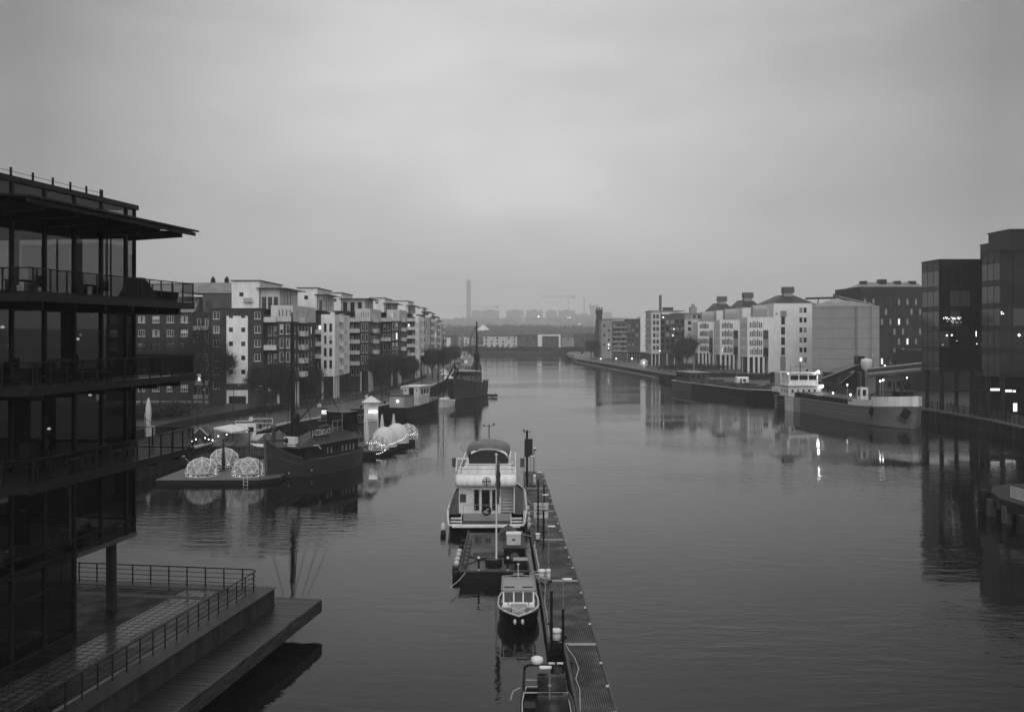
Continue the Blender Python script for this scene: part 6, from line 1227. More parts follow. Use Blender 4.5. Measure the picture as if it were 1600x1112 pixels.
# ---- three white silo houses
def silohouse(x, Y, wp, wm, zm, zl, label, i):
    """x: right edge of the projecting block; main volume to the right"""
    r_ = empty('silo_house', (x-wp, Y, QZ), 0, label, 'building', 'white silo houses on the right bank'); z0 = 6.1
    hs = [(.9+c*(wp*.55-.6)/7, 6.9-z0+.3+r__*3.45, .48, 1.9 if c not in (2, 4) else 2.5, 'd1') for r__ in range(4) for c in range(7)]
    hs += [(wp*.6, .2+r__*3.45, wp*.2, 3.3, 'd2') for r__ in range(int((zl-QZ-z0-2)/3.45))]
    block(r_, 'wall', M['white'], 0, wp, 0, 13, z0, zl-QZ, True, S=hs, W=[(1+1.3*c, 1.1+r__*3.45, .6, 1.9, 'd1') for r__ in range(4) for c in range(8)])
    for a in (.1, wp*.22, wp*.4, wp*.58): MB().box(a, a+.75, .1, .8, 0, z0-.01).box(a, a+.75, 9, 9.7, 0, z0-.01).build('pillar', M['white'], r_)
    MB().box(wp*.8, wp-.01, .1, 6, 0, z0-.01).build('pillar', M['white'], r_); MB().box(.3, wp, 5, 12.8, 0, z0-.01).build('arcade_wall', M['steel'], r_)
    H_ = zm-QZ; W2 = wp+wm
    mh = ([(2.6, 1.0, 2.0, 5.3, 'd2')]+[(2.9, 6.9+3.45*r__*1.15, 1.5, 2.9, 'd2') for r__ in range(4)]+[(2.6, H_-5.3, 2.4, 2.2, 'd2')]) if wm > 10 else []
    if wm > 10: mh += [(wm-5.2+a*1.65, 4.2+r__*3.85, 1.15, 1.8, 'd1') for r__ in range(6) for a in range(2)]+[(.8, H_-4.6, .6, .6, 'd1')]
    block(r_, 'wall', mat('silo_render', .78, .8, .14, .2), wp+.01, W2, .05, 27, 0, H_, True, S=mh)
    k = MB(); k.prism([(wp-.2, -.2), (W2+.2, -.2), (W2+.2, 27.2), (wp-.2, 27.2)], H_+.001, H_+3.4, [(wp+wm/2-2, 8), (wp+wm/2+2, 8), (wp+wm/2+2, 18), (wp+wm/2-2, 18)]); k.build('roof', M['roof'], r_)
    MB().box(wp+wm/2-1.7, wp+wm/2+1.7, 6.5, 10, H_+.5, H_+4.2).build('lift_house', M['cream'], r_); MB().box(wp+wm/2-1.9, wp+wm/2+2.2, 6.3, 10.2, H_+4.21, H_+6.5).build('roof_plant', mat('louvre', .09, .6, .3, 3), r_)
    rr = 2.3; zb = zl-QZ+.001; bc_ = MB(); rg = []
    for xx in (wp*.26, wp*.26+5.3): rg.append([(xx, 3.6+rr*cos(t), zb+2.4+rr*sin(t)) for t in [pi*j/12 for j in range(13)]]+[(xx, 3.6-rr, zb), (xx, 3.6+rr, zb)])
    bc_.loft(rg); bc_.build('barrel_dormer', mat('zinc', .3, .45, .15, .6), r_, False)
    k = MB(); k.path([(.2, .2, zb+.9), (wp-.2, .2, zb+.9)], .04); k.build('roof_rail', M['steel'], r_)
silohouse(101.7, 387, 10.2, 15.2, 29.4, 23.8, 'nearest of the three white silo houses, its wide end wall facing the camera', 0)
silohouse(97.9, 423, 9.6, 8, 28.6, 23.2, 'middle one of the three white silo houses with barrel dormer', 1)
silohouse(94.1, 458, 8.6, 8, 28.2, 22.8, 'farthest of the three white silo houses, beside the wide willow', 2)
# ---- round-cornered block and grey terrace of flats
Y = 470; x0 = XD(1017.6, Y); rb = empty('corner_block', (x0, Y, QZ), 0, 'pale round-cornered apartment block with glazed middle bays on pillars', 'building', 'apartment blocks on the right bank'); st = 2.95
xx = [XD(p, Y)-x0 for p in (1017.6, 1032, 1069.6, 1104)]
z_ = [7.6+st*i for i in range(6)]
block(rb, 'wall', M['offw'], 0, xx[1], 0, 20, 5.5, 25.6, True, S=grid([1.4, 3.0], [v-5.5 for v in z_], 1.1, 1.7, 'd2'), W=grid([3+3*i for i in range(5)], [v-5.5 for v in z_], 1.6, 1.7, 'd2'))
block(rb, 'bay', mat('grey_cladding', .08, .5, .3, .6), xx[1]+.01, xx[2], 1.0, 20, 5.5, 24.2, True, S=grid([1.2+2.3*i for i in range(5)], [v-5.5 for v in z_[:5]], 1.7, 2.1, 'd2'))
for v in z_[:5]: MB().box(xx[1]+5, xx[2], -.3, .99, v-.55, v-.4).box(xx[1]+5, xx[2], -.35, -.3, v-.55, v+.4).build('balcony', M['gcanvas'], rb)
block(rb, 'wall', M['offw'], xx[2]+.01, xx[3], .3, 20, 0, 21.5, True, S=grid([2.4, 7.0, 8.8], [v for v in z_[:5]], 1.5, 1.6, 'd1'))
block(rb, 'attic', M['cream'], xx[2]-4, xx[3]+.5, 1.5, 19, 21.51, 24.6, True, S=grid([2+2.3*i for i in range(5)], [.8], 1.2, 1.5, 'd1'))
MB().box(-.4, xx[2], -.5, 20, 25.61, 26.0).box(xx[2]-4.2, xx[3]+1, .9, 19.5, 24.61, 24.9).build('roof', M['cream'], rb)
MB().box(XD(1040, Y)-x0, XD(1055, Y)-x0, 6, 10, 26.01, 27.6).build('roof_house', M['roof'], rb); MB().box(XD(1082, Y)-x0, XD(1092, Y)-x0, 5, 9, 24.95, 27.8).lathe((XD(1087, Y)-x0, 7, 27.8), [(.5, 0), (.9, .2), (.9, 1.2), (.5, 1.4)], 10).build('roof_house', M['cream'], rb)
for a in (.2, 1.9, 3.6, xx[1]+3, xx[1]+6.5): MB().box(a, a+.35, .3, .65, 0, 5.49).build('pillar', M['white'], rb)
MB().box(.5, xx[2], 4, 19, 0, 5.49).build('arcade_wall', M['gcanvas'], rb)
Y = 596; x0 = XD(940, Y); rc = empty('terrace_block', (x0, Y, QZ), 0, 'row of grey flats with long balconies beside the misty tapering tower', 'building', 'apartment blocks on the right bank'); xx = [XD(p, Y)-x0 for p in (940, 956, 980, 1000.6, 1017)]
z_ = [4.6+2.85*i for i in range(7)]
block(rc, 'wall', M['cream'], 0, xx[1], 0, 15, 0, 23, True, S=grid([1.6, 4.3], z_[:6], 1.2, 1.6, 'd1')); block(rc, 'wall', M['brick2'], xx[1]+.01, xx[2], .6, 15, 0, 22.4, True, S=grid([1.5, 4.2, 7], z_[:6], 1.4, 1.8, 'd2'))
for v in z_[:6]: MB().box(xx[1]+.6, xx[2]-.3, -.6, .59, v-.5, v+.3).build('balcony', M['cream'], rc)
block(rc, 'wall', M['gcanvas'], xx[2]+.01, xx[3], .3, 15, 4, 23.2, True, S=grid([1.2, 3.4, 6], [v-4 for v in z_[1:6]], 1.3, 1.6, 'd2')); block(rc, 'wall', M['white'], xx[3]+.01, xx[4], 0, 15, 4, 25, True, S=grid([3.2, 5.2], [v-4 for v in z_[1:6]], 1.2, .9, 'd1'))
MB().box(-.3, xx[3], -.4, 15, 23.3, 23.6).build('roof', M['roof'], rc); MB().box(xx[2], xx[4]+2, -4, 1, 3.3, 3.9).build('podium_roof', M['steel'], rc); MB().box(xx[2]+.5, xx[4], .31, .5, 0, 3.29).build('shop_front', M['pane'], rc)
for a in range(5): MB().box(xx[2]+1+a*1.5, xx[2]+1.8+a*1.5, .2, .3, .5, 3).build('shop_blind', M['cream'], rc)
# chimney, tower
ch = Vector((XD(1031.7, 640), 640, QZ)); o = MB().prism([(-.9, -.9), (.9, -.9), (.9, .9), (-.9, .9)], 0, 39.5, [(-.75, -.75), (.75, -.75), (.75, .75), (-.75, .75)]).build('chimney', M['brick2']); o.location = ch; tag(o, 'slim square brick chimney rising behind the corner block', 'chimney')
tw_ = empty('lattice_tower', (XD(935.5, 655), 655, QZ), 0, 'misty tapering brick tower with a crowned top', 'tower'); MB().prism([(-3.2, -3.2), (3.2, -3.2), (3.2, 3.2), (-3.2, 3.2)], 0, 27.5, [(-1.5, -1.5), (2.0, -1.5), (2.0, 2), (-1.5, 2)]).build('shaft', M['brick0'], tw_); MB().box(-1.9, 2.4, -1.9, 2.4, 27.51, 30.5).build('crown', M['brick0'], tw_)
for a in (-1.8, -.2, 1.4): MB().box(a, a+.8, -1.9, -1.1, 30.51, 32).build('merlon', M['brick0'], tw_)
cv = MB(); cv.path([(XD(909, 640), 640, 5), (XD(930, 650), 650, 13.5)], 1.1, 6); tag(cv.build('loading_chute', M['brick0']), 'dark sloping chute at the foot of the tapering tower', 'chute')
# shelters, tents and bright lamps along the far right promenade
for (px, py, r_, Y, l) in ((938.6, 560.5, .35, 560, 'bright lamp by the quay at the tapering tower'), (962.7, 560, .3, 575, 'bright lamp before the long balconies'), (987.5, 560, .55, 585, 'brightest lamp by the lit shop front'), (951, 544, .3, 590, 'lamp on the wall of the grey flats'), (1031, 548, .2, 466, 'lamp in the corner block arcade'), (1036.5, 495.5, .3, 468, 'bright window lamp high on the corner block'), (1053, 514, .2, 468, 'small lit window in the corner block middle'), (1051.5, 524, .2, 468, 'small lit window low in the corner block')):
    lampthing(px, py, Y, r_, l, 'lamp', QZ, 'lamps of the right promenade')
tt = empty('party_tent', (XD(1006, 470), 470, QZ), 0, 'small bright white tent on the right promenade', 'tent'); MB().prism([(-2, -1.5), (2, -1.5), (2, 1.5), (-2, 1.5)], 1.8, 3.2, [(-.1, -.1), (.1, -.1), (.1, .1), (-.1, .1)]).build('roof', M['canvas'], tt); MB().box(-1.8, 1.8, 1.2, 1.3, 0, 1.8).build('wall', M['canvas'], tt); MB().ball((0, 0, 1.3), .3).build('lamp', M['lamp'], tt)
stp = [(57.0, 376), (47.6, 483), (38.0, 583)]
k = MB()
for (a, b) in zip(stp, stp[1:]):
    a = Vector((*a, 0)); b = Vector((*b, 0)); d = (b-a).normalized(); n = Vector((d.y, -d.x, 0))*-1; a1, b1 = a+d*4, b-d*4
    k.prism([tuple((a1+n*3.2)[:2]), tuple((a1+n*.5)[:2]), tuple((b1+n*.5)[:2]), tuple((b1+n*3.2)[:2])], -.5, .9)
o = k.build('lower_quay', M['concrete']); tag(o, 'low concrete landing ledge at the foot of the right quay', 'ledge', kind='structure')
lp_ = empty('flat_barge', (XD(888, 640), 640, 0), R(100), 'low misty flat barge at the end of the right quay', 'barge'); sh, dk, g = hull(22, 7, lambda s: 2, .4, 2, .9, .1, .02, 10); sh.build('hull', M['hullb'], lp_); dk.build('deck', M['wood'], lp_); MB().box(-6, 2, -2, 2, 1.6, 3.6).build('cabin', M['steel'], lp_); MB().box(-6.02, -6.001, -1.5, 1.5, 2.4, 3.2).build('window', M['panel'], lp_)
def car(px, py, label, m, rz):
    p = G(px, py, QZ); r_ = empty('parked_car', (p.x, p.y, QZ), rz, label, 'car', 'cars parked on the right bank'); k = MB()
    k.loft([[(x, y, z) for y, z in ((-.85, .3), (-.9, zt), (.9, zt), (.85, .3))] for x, zt in ((-2.2, .75), (-2.1, .95), (1.2, .92), (2.0, .8), (2.2, .6))]); k.build('body', m, r_, True)
    k = MB(); k.loft([[(x, y, z) for y, z in ((-.8, .9), (-.66, zt), (.66, zt), (.8, .9))] for x, zt in ((-2.0, .95), (-1.3, 1.45), (.2, 1.48), (1.1, .95))]); k.build('window', M['pane'], r_); MB().box(-1.3, .2, -.62, .62, 1.485, 1.5).build('roof', m, r_)
    for a in (-1.4, 1.35):
        for s_ in (-1, 1): MB().tube((a, s_*.72, .32), (a, s_*.92, .32), .32, 12).build('wheel', M['rubber'], r_)
    for s_ in (-.6, .6): MB().box(2.19, 2.24, s_-.14, s_+.14, .55, .68).build('headlight', M['plastic'], r_)
for px, py, l, m in ((1062, 583, 'dark car parked below the wide willow', M['hullb']), (1075, 583.5, 'pale car parked below the wide willow', M['offw']), (1088, 584, 'grey car left of the silo house arcade', M['hullg']), (1112, 586, 'dark car before the middle silo house pillars', M['hullb']), (1128, 586.5, 'pale grey car before the boundary wall', M['cream']), (1042, 576, 'dark car under the corner block', M['hullb']), (1000, 566.5, 'dark car by the shop front', M['hullb'])): car(px, py, l, m, R(100))
for i, (px, py) in enumerate(((1012, 574), (1030, 577.5), (1048, 581), (992, 570.5), (975, 567.5), (958, 565))):
    p = G(px, py, QZ); r_ = empty('bench', (p.x, p.y, QZ), R(80), 'bench facing the water on the right promenade, '+['left of the bright tent', 'right of the bright tent', 'nearest the wide willow', 'before the shop front', 'before the grey flats', 'nearest the tapering tower'][i], 'bench', 'benches on the right promenade')
    MB().box(-.9, .9, -.25, .25, .42, .48).build('seat', M['wood2'], r_); MB().box(-.9, .9, .2, .25, .5, .9).build('backrest', M['wood2'], r_); MB().box(-.8, -.7, -.2, .2, 0, .41).build('leg', M['steel'], r_); MB().box(.7, .8, -.2, .2, 0, .41).build('leg', M['steel'], r_)
hd = strands(4000, 14, 1.3, 12, False, .08); o = hd.build('hedge', M['ever']); o.location = (XD(1085, 415), 415, QZ+1); tag(o, 'dark low hedge and shrubs in front of the silo house arcades', 'shrubs', kind='stuff')
# ---- dark barge ship and site cabin
ds = empty('dark_coaster', (61.2, 287, 0), atan2(-62, 14), 'long black-hulled vessel with a small grey deckhouse at its far end', 'ship'); LS = 62
sh, dk, g = hull(LS, 8.4, lambda s: 2.8+.5*max(0, s-.8)*3, .8, 2.2, .9, .05, .02, 22, .1, .85, bul=.5, blunt=.05, mats=lambda s: 1 if s < .26 else 0); sh.build('hull', [M['hullb'], M['hullg']], ds, True); dk.build('deck', M['concrete'], ds); rimtube(g, .12).build('rub_rail', M['offw'], ds)
o = MB().box(-29, -18, -3, 3, 2.3, 5.6).build('deckhouse', M['gcanvas'], ds); MB().box(-29.4, -17.5, -3.3, 3.3, 5.61, 5.8).build('roof', M['cream'], o); k = MB(); [k.box(-28+i*2.5, -27+i*2.5, -3.03, -3.002, 4, 5) for i in range(4)]; [k.box(-17.998, -17.97, -2.4+i*1.7, -1.4+i*1.7, 4, 5) for i in range(3)]; k.build('window', M['pane'], o)
k = MB(); k.path([(-22, 0, 5.8), (-22, 0, 8.5)], .1); k.path([(8, 0, 2.5), (8, 0, 6)], .12); k.build('mast', M['offw'], o)
k = MB(); rnd = random.Random(8)
for i in range(40): x = rnd.uniform(-16, 26); k.cb((x, rnd.uniform(-3, 3), 2.9+rnd.random()*.8), (rnd.uniform(.6, 3), rnd.uniform(.4, 1.5), rnd.uniform(.3, 1.3)), rnd.random())
k.build('deck_cargo', M['gcanvas'], ds)
sc = empty('site_cabin', (XD(1159, 292), 292, QZ), 0, 'white rounded site cabin standing on the quay behind the black vessel', 'cabin'); W_ = 18.5*292/F; k = MB(); pr = [(-1.2, .4), (-1.2, 2.3), (-.9, 2.65), (1.2, 2.65), (1.5, 2.3), (1.5, .4)]; k.xprism(pr, -W_/2, W_/2); k.build('body', M['hullw'], sc); MB().box(.1, .95, -1.23, -1.205, 1.3, 2.0).box(-.75, -.3, -1.23, -1.205, .7, 2.1).build('window', M['pane'], sc)
for x in (-1, 1): MB().tube((x, -1, .35), (x, -.7, .35), .35, 12).build('wheel', M['rubber'], sc)
# ---- cargo ship
d_ = Vector((.155, -.988)); cs = empty('cargo_ship', (66.5+d_.x*27.5, 239.7+d_.y*27.5, 0), atan2(d_.y, d_.x), 'long grey cargo ship with white bridge, striped stern quarter and white bow bulwark', 'ship')
def csm(s): return 0 if s < .06 else 1 if s < .13 else 2 if s < .215 else 3 if s < .29 else 4
LC = 55.5; csh = lambda s: 3.2+.25*s+.75*max(0, (s-.72)/.28)**1.5
plates = mat('ribbed_hull', .19, .55, .25, .6, .5, 1.2, vscale=(.05, 1, 2.2))
sh, dk, g = hull(LC, 8.9, csh, .8, 2.4, .8, .05, .02, 48, .08, .86, bul=.35, blunt=.12, mats=csm)
sh.build('hull', [plates, M['hullb'], M['hullw'], M['cream'], mat('ribbed_hull_dark', .15, .55, .3, .5, .5, 1.2, vscale=(.05, 1, 2.2))], cs, False); dk.build('deck', M['steel'], cs)
for f_ in (.25, .42, .58, .74): rimtube([(x, y*(1-.05*f_**1.6)+.02, z*(1-f_)-.8*f_) for x, y, z in g[3:41]], .05, 0, 4).build('hull_rib', mat('hull_rib', .3, .5, .2), cs)
rimtube(g, .09).build('rub_rail', M['cream'], cs)
MB().box(-16.5, 15.5, -3.4, 3.4, 3.05, 4.15).build('hatch_coaming', M['hullb'], cs); k = MB(); [k.box(-16.4+i*2, -16.25+i*2, -3.5, 3.5, 3.05, 4.1) for i in range(16)]; k.box(-16.5, 15.6, -3.55, -3.4, 4.16, 4.24); k.box(-16.5, 15.6, 3.4, 3.55, 4.16, 4.24); k.build('coaming_stay', M['steel'], cs)
MB().box(-16.3, 15.3, -3.2, 3.2, 4.152, 4.3).build('hatch_cover', M['dconc'], cs)
# superstructure (front wall looks to the bow, +x)
hs = [(.7+i*1.35, .9, .55, .75, 'd1') for i in range(6)]
block(cs, 'deckhouse', M['hullw'], -24.5, -18.5, -4.0, 4.0, 3.1, 5.6, False, E=hs, S=hs[:4], top=True)
MB().box(-25.2, -18.0, -4.3, 4.3, 5.61, 5.8).build('bridge_deck', M['hullw'], cs)
k = MB(); wallface(k, (-19.2, -3.6, 5.8), (0, 1), 7.2, 2.6, [(.35, 1.1, 2.0, 1.1), (2.55, 1.1, 2.1, 1.1), (4.85, 1.1, 2.0, 1.1)], .1); k.box(-24, -19.25, -3.6, -3.5, 5.8, 8.4); k.box(-24, -19.25, 3.5, 3.6, 5.8, 8.4); k.box(-24, -23.9, -3.5, 3.5, 5.8, 8.4); o = k.build('wheelhouse', M['hullw'], cs)
MB().box(-24, -19.33, -3.49, 3.49, 6.5, 8.2).build('wheelhouse_glazing', M['pane'], o); MB().box(-24.3, -18.9, -3.9, 3.9, 8.41, 8.6).build('roof', M['hullw'], o)
MB().box(-25.6, -22.5, -4.3, -1.6, 5.81, 8.5).build('funnel_casing', M['offw'], cs)
k = MB(); k.path([(-21, 0, 8.6), (-21, 0, 11)], .1); k.path([(-21, -1.2, 10), (-21, 1.2, 10)], .06); k.path([(-20, -2.8, 8.6), (-20, -2.8, 10.5)], .05); k.ball((-20.5, 1.5, 9.1), .3, 8, 6); k.build('radar_mast', M['steel'], cs)
k = MB()
for i in range(14): k.tube((-18.2, -4.1+i*.63, 3.2), (-18.2, -4.1+i*.63, 4.2), .025, 4)
k.path([(-18.2, -4.1, 4.2), (-18.2, 4.1, 4.2)], .03); k.path([(-25, -4.2, 6.7), (-18.1, -4.2, 6.7), (-18.1, 4.2, 6.7)], .035); k.build('railing', M['offw'], cs)
lbt = MB(); lbt.box(-27.3, -23.3, -4.3, -3.1, 3.9, 5.0); lbt.build('lifeboat', M['hullw'], cs); MB().box(-27.2, -23.4, -4.25, -3.2, 3.1, 3.88).build('lifeboat_cradle', M['steel'], cs)
# bow bulwark: white, following the gunwale
gi = [p for p in g if p[0] > 9.5]; bwk = MB()
for a, b in zip(gi, gi[1:]):
    for sy in (-1, 1):
        h0 = .9+.4*(a[0] > 11)+.6*(a[0] > 20); h1 = .9+.4*(b[0] > 11)+.6*(b[0] > 20); h0 = h1
        q = [(a[0], a[1]*sy, a[2]+.1), (b[0], b[1]*sy, b[2]+.1), (b[0], b[1]*sy, b[2]+h1), (a[0], a[1]*sy, a[2]+h0)]; r2 = [(x, y*.96, z) for x, y, z in q]
        bwk.quad(*q); bwk.quad(*r2[::-1]); bwk.quad(q[3], q[2], r2[2], r2[3])
a = gi[-1]; bwk.quad((a[0], -a[1], a[2]), (a[0], a[1], a[2]), (a[0], a[1], a[2]+1.9), (a[0], -a[1], a[2]+1.9)); bwk.build('bow_bulwark', M['hullw'], cs)
MB().box(12.6, 14.4, -3.7, -2.2, 3.6, 7.0).build('deck_locker', M['hullw'], cs); MB().box(14.41, 14.43, -3.4, -2.7, 5.4, 6.6).box(13.2, 13.8, -3.73, -3.705, 5.3, 6.6).build('locker_door', M['rubber'], cs)
k = MB(); k.path([(21.5, -1, 4), (21.5, -1, 6.6), (16, -1.5, 6.2), (15.2, -2, 5.5)], .1); k.box(22, 24.5, -1.5, 1.5, 4.2, 6.8); k.build('windlass', M['hullb'], cs)
for i in range(7): k = MB(); x = 23+rnd.uniform(-1.6, 1.6); k.tube((x, rnd.uniform(-2, 2), 4.5), (x+rnd.uniform(-1, 1), rnd.uniform(-2, 2), 8.2+rnd.random()), .12, 5); k.build('deck_gear', M['rubber'], cs)
# anchor pockets, slanted dark panels
for (gx, sy) in ((19.6, -1), (26.1, -1)):
    j = min(range(len(g)), key=lambda q: abs(g[q][0]-gx)); a, b = g[max(0, j-1)], g[min(len(g)-1, j+1)]; an = atan2((b[1]-a[1])*sy, b[0]-a[0])
    r_ = MB(); r_.M = Matrix.Translation((g[j][0], g[j][1]*sy*.985, 2.75)) @ Matrix.Rotation(an, 4, 'Z') @ Matrix.Rotation(R(28), 4, 'Y'); r_.box(-.75, .75, -.1, .1, -1.0, 1.0); o = r_.build('anchor_pocket', M['rubber'], cs)
    r_ = MB(); r_.M = Matrix.Translation((g[j][0], g[j][1]*sy*.985, 2.75)) @ Matrix.Rotation(an, 4, 'Z') @ Matrix.Rotation(R(28), 4, 'Y'); r_.box(-.9, .9, -.35, .1, -1.15, -1.0); r_.build('pocket_lip', M['concrete'], o)
text('ELBY', .75, cs, (11.4, -4.50, 4.35), (R(90), 0, 0), M['gcanvas'], bold=.01)
def shiplamp(x, y, z, r, h, label, m): 
    r_ = empty('work_lamp', cs.matrix_basis @ Vector((x, y, z-h)), 0, label, 'lamp', 'bright work lamps on and behind the cargo ship'); MB().tube((0, 0, 0), (0, 0, h), .06, 6).build('pole', M['silver'], r_); MB().ball((0, 0, h+r), r, 10, 7).build('bulb', M[m], r_, True)
bpy.context.view_layer.update()
shiplamp(-18.7, 3.4, 8.62, .2, .5, 'brightest floodlight on the right end of the ship bridge roof', 'flood'); shiplamp(-17.9, 4.0, 5.2, .3, .4, 'second floodlight below at the bridge corner', 'lamp'); shiplamp(-19, -3.9, 8.3, .14, .4, 'small lamp on the left end of the bridge roof', 'lamp')
for (px, py, Y, r_, m, l) in ((1301.5, 613.5, 222, .22, 'lamp', 'oval quay lamp behind the middle hatch'), (1329, 616.5, 215, .22, 'lamp', 'oval quay lamp right of the middle hatch'), (1324, 601, 222, .18, 'lamp', 'pole lamp behind the cargo ship amidships'), (1375.5, 595, 205, .22, 'lamp', 'left head of the double quay lamp near the bow'), (1380, 593.5, 205, .2, 'lamp', 'right head of the double quay lamp near the bow'), (1363, 556, 330, .28, 'lamp', 'lamp at the foot of the silo pipe'), (1382.5, 571, 330, .25, 'lamp', 'street lamp at the edge of the brick building'), (1280, 570, 380, .2, 'lamp', 'lamp on the silo house base')):
    p = P3(px, py, Y); rt = empty('quay_lamp', (p[0], p[1], QZ), 0, l, 'lamp', 'quay lamps on the silo side'); MB().ball((0, 0, p[2]-QZ), r_*.7, 10, 6, 1.3).build('bulb', M[m], rt, True); MB().tube((0, .1, 0), (0, .1, p[2]-QZ-r_), .09, 6).build('pole', M['silver'], rt)
# ---- conveyor
cvr = empty('loading_conveyor', (XD(1310, 262), 262, QZ), 0, 'dark sloping loading conveyor rising from the ship bridge to a hopper', 'conveyor')
def cl(px, py, Y): p = P3(px, py, Y); return (p[0]-cvr.location.x, p[1]-cvr.location.y, p[2]-QZ)
a, b = Vector(cl(1274, 595, 255)), Vector(cl(1346, 567, 262)); k = MB()
d = (b-a).normalized(); up = Vector((0, 0, 1)); k.loft([[p+Vector((0, y, z)) for y, z in ((-.9, -1.0), (.9, -1.0), (.9, .05), (-.9, .05))] for p in (a, b)]); k.build('belt_casing', M['hullb'], cvr)
k = MB(); k.path([a+Vector((0, -.95, .1)), b+Vector((0, -.95, .1))], .09); k.build('edge_strip', M['silver'], cvr)
k = MB(); k.path([a+Vector((0, -.95, 1.1)), b+Vector((0, -.95, 1.1))], .04); [k.tube(a.lerp(b, i/24)+Vector((0, -.95, 0)), a.lerp(b, i/24)+Vector((0, -.95, 1.1)), .03, 4) for i in range(25)]; k.build('railing', M['steel'], cvr)
k = MB(); b2 = Vector(cl(1344, 575, 262)); k.box(b2.x-1.2, b2.x+.8, -1.2, 1.2, b2.z-1, b2.z+3.2); k.build('drive_house', M['steel'], cvr)
for x, y in ((-1, -1), (.8, -1), (-1, 1), (.8, 1)): MB().tube((b2.x+x, y, 0), (b2.x+x, y, b2.z-1), .16, 6).build('leg', M['steel'], cvr)
MB().add([(b2.x-5.5, -.3, b2.z-4.2), (b2.x-.9, -.3, 0), (b2.x-.3, -.3, 0), (b2.x-.9, -.3, b2.z-.5), (b2.x-5.5, .3, b2.z-4.2), (b2.x-.9, .3, 0), (b2.x-.3, .3, 0), (b2.x-.9, .3, b2.z-.5)], [(0, 1, 2, 3), (7, 6, 5, 4), (0, 4, 5, 1), (1, 5, 6, 2), (2, 6, 7, 3), (3, 7, 4, 0)]).build('brace_plate', M['hullb'], cvr)
for px in (1301, 1309): p = cl(px, 592, 258); MB().tube((p[0], 0, 0), (p[0], 0, p[2]+1), .14, 5).build('leg', M['steel'], cvr)
h = Vector(cl(1354, 569, 255)); MB().lathe(h, [(.3, -2.6), (1.3, -.8), (1.45, .6), (1.3, 1.3), (.2, 1.5)], 14).build('hopper', M['hullw'], cvr, True)
k = MB(); pp = cl(1363, 566, 255); k.tube((pp[0], pp[1], pp[2]-4), (pp[0], pp[1], pp[2]+1.8), .2); [k.cb((pp[0], pp[1], pp[2]+z), (1.2, .8, .1)) for z in (-2, -.6, .8)]; k.build('service_ladder', M['silver'], cvr)
br = empty('pipe_bridge', (XD(1400, 235), 235, QZ), 0, 'pale double pipe gangway running from the hopper to the glass tower', 'pipe bridge')
def bl_(px, py, Y): p = P3(px, py, Y); return (p[0]-br.location.x, p[1]-br.location.y, p[2]-QZ)
a, b = Vector(bl_(1357, 579, 250)), Vector(bl_(1443, 570, 214)); 
for dz, r_, m in ((.35, .28, M['silver']), (-1.0, .62, M['cream']), (-.2, .3, M['steel'])): k = MB(); k.tube(a+Vector((0, 0, dz)), b+Vector((0, 0, dz)), r_, 8); k.build('pipe', m, br)
k = MB(); [k.cb(a.lerp(b, i/12)+Vector((0, 0, -.4)), (.15, .9, 1.9)) for i in range(13)]; k.build('bracket', M['steel'], br)
p = Vector(bl_(1349, 590, 250)); MB().tube((p.x, p.y, 0), (p.x, p.y, p.z+2.0), .35, 8).build('support_leg', M['steel'], br)
# quay-side clutter: sheds, bins, van, road wall
def box_thing(name, px0, px1, py0, py1, Y, m, label, cat, D_=3, roof=True, win=0):
    x0, x1 = XD(px0, Y), XD(px1, Y); z0, z1 = QZ, ZD(py0, Y); r_ = empty(name, (x0, Y, QZ), 0, label, cat); W_ = x1-x0; H_ = max(.8, z1-QZ)
    MB().box(0, W_, 0, D_, 0, H_).build('wall', m, r_)
    if roof: MB().box(-.2, W_+.2, -.2, D_+.2, H_+.001, H_+.15).build('roof', M['steel'], r_)
    for i in range(win): MB().box(W_*(i+.3)/win, W_*(i+.7)/win, -.03, -.002, H_*.4, H_*.75).build('window', M['pane'], r_)
    return r_
box_thing('shed', 1296, 1345, 583, 0, 275, M['dconc'], 'dark shed with a flat roof under the sloping conveyor', 'shed', 6, True, 3); box_thing('shed', 1382, 1412, 588, 0, 250, M['concrete'], 'low grey shed behind the ship bow lamps', 'shed', 6, True, 2)
for i, (px0, px1) in enumerate(((1108, 1150), (1150, 1205), (1205, 1262))): box_thing('boundary_wall', px0, px1, (583, 585, 582)[i], 0, 350-i*18, rustp, ['dark sheet pile boundary wall left of the site cabin', 'dark sheet pile boundary wall right of the site cabin', 'dark sheet pile boundary wall behind the ship bridge'][i], 'wall', 1.2)
box_thing('workshop_hall', 1446, 1640, 548, 0, 262, M['steel'], 'low dark hall seen between the columns under the glass towers', 'building', 20, True, 9)
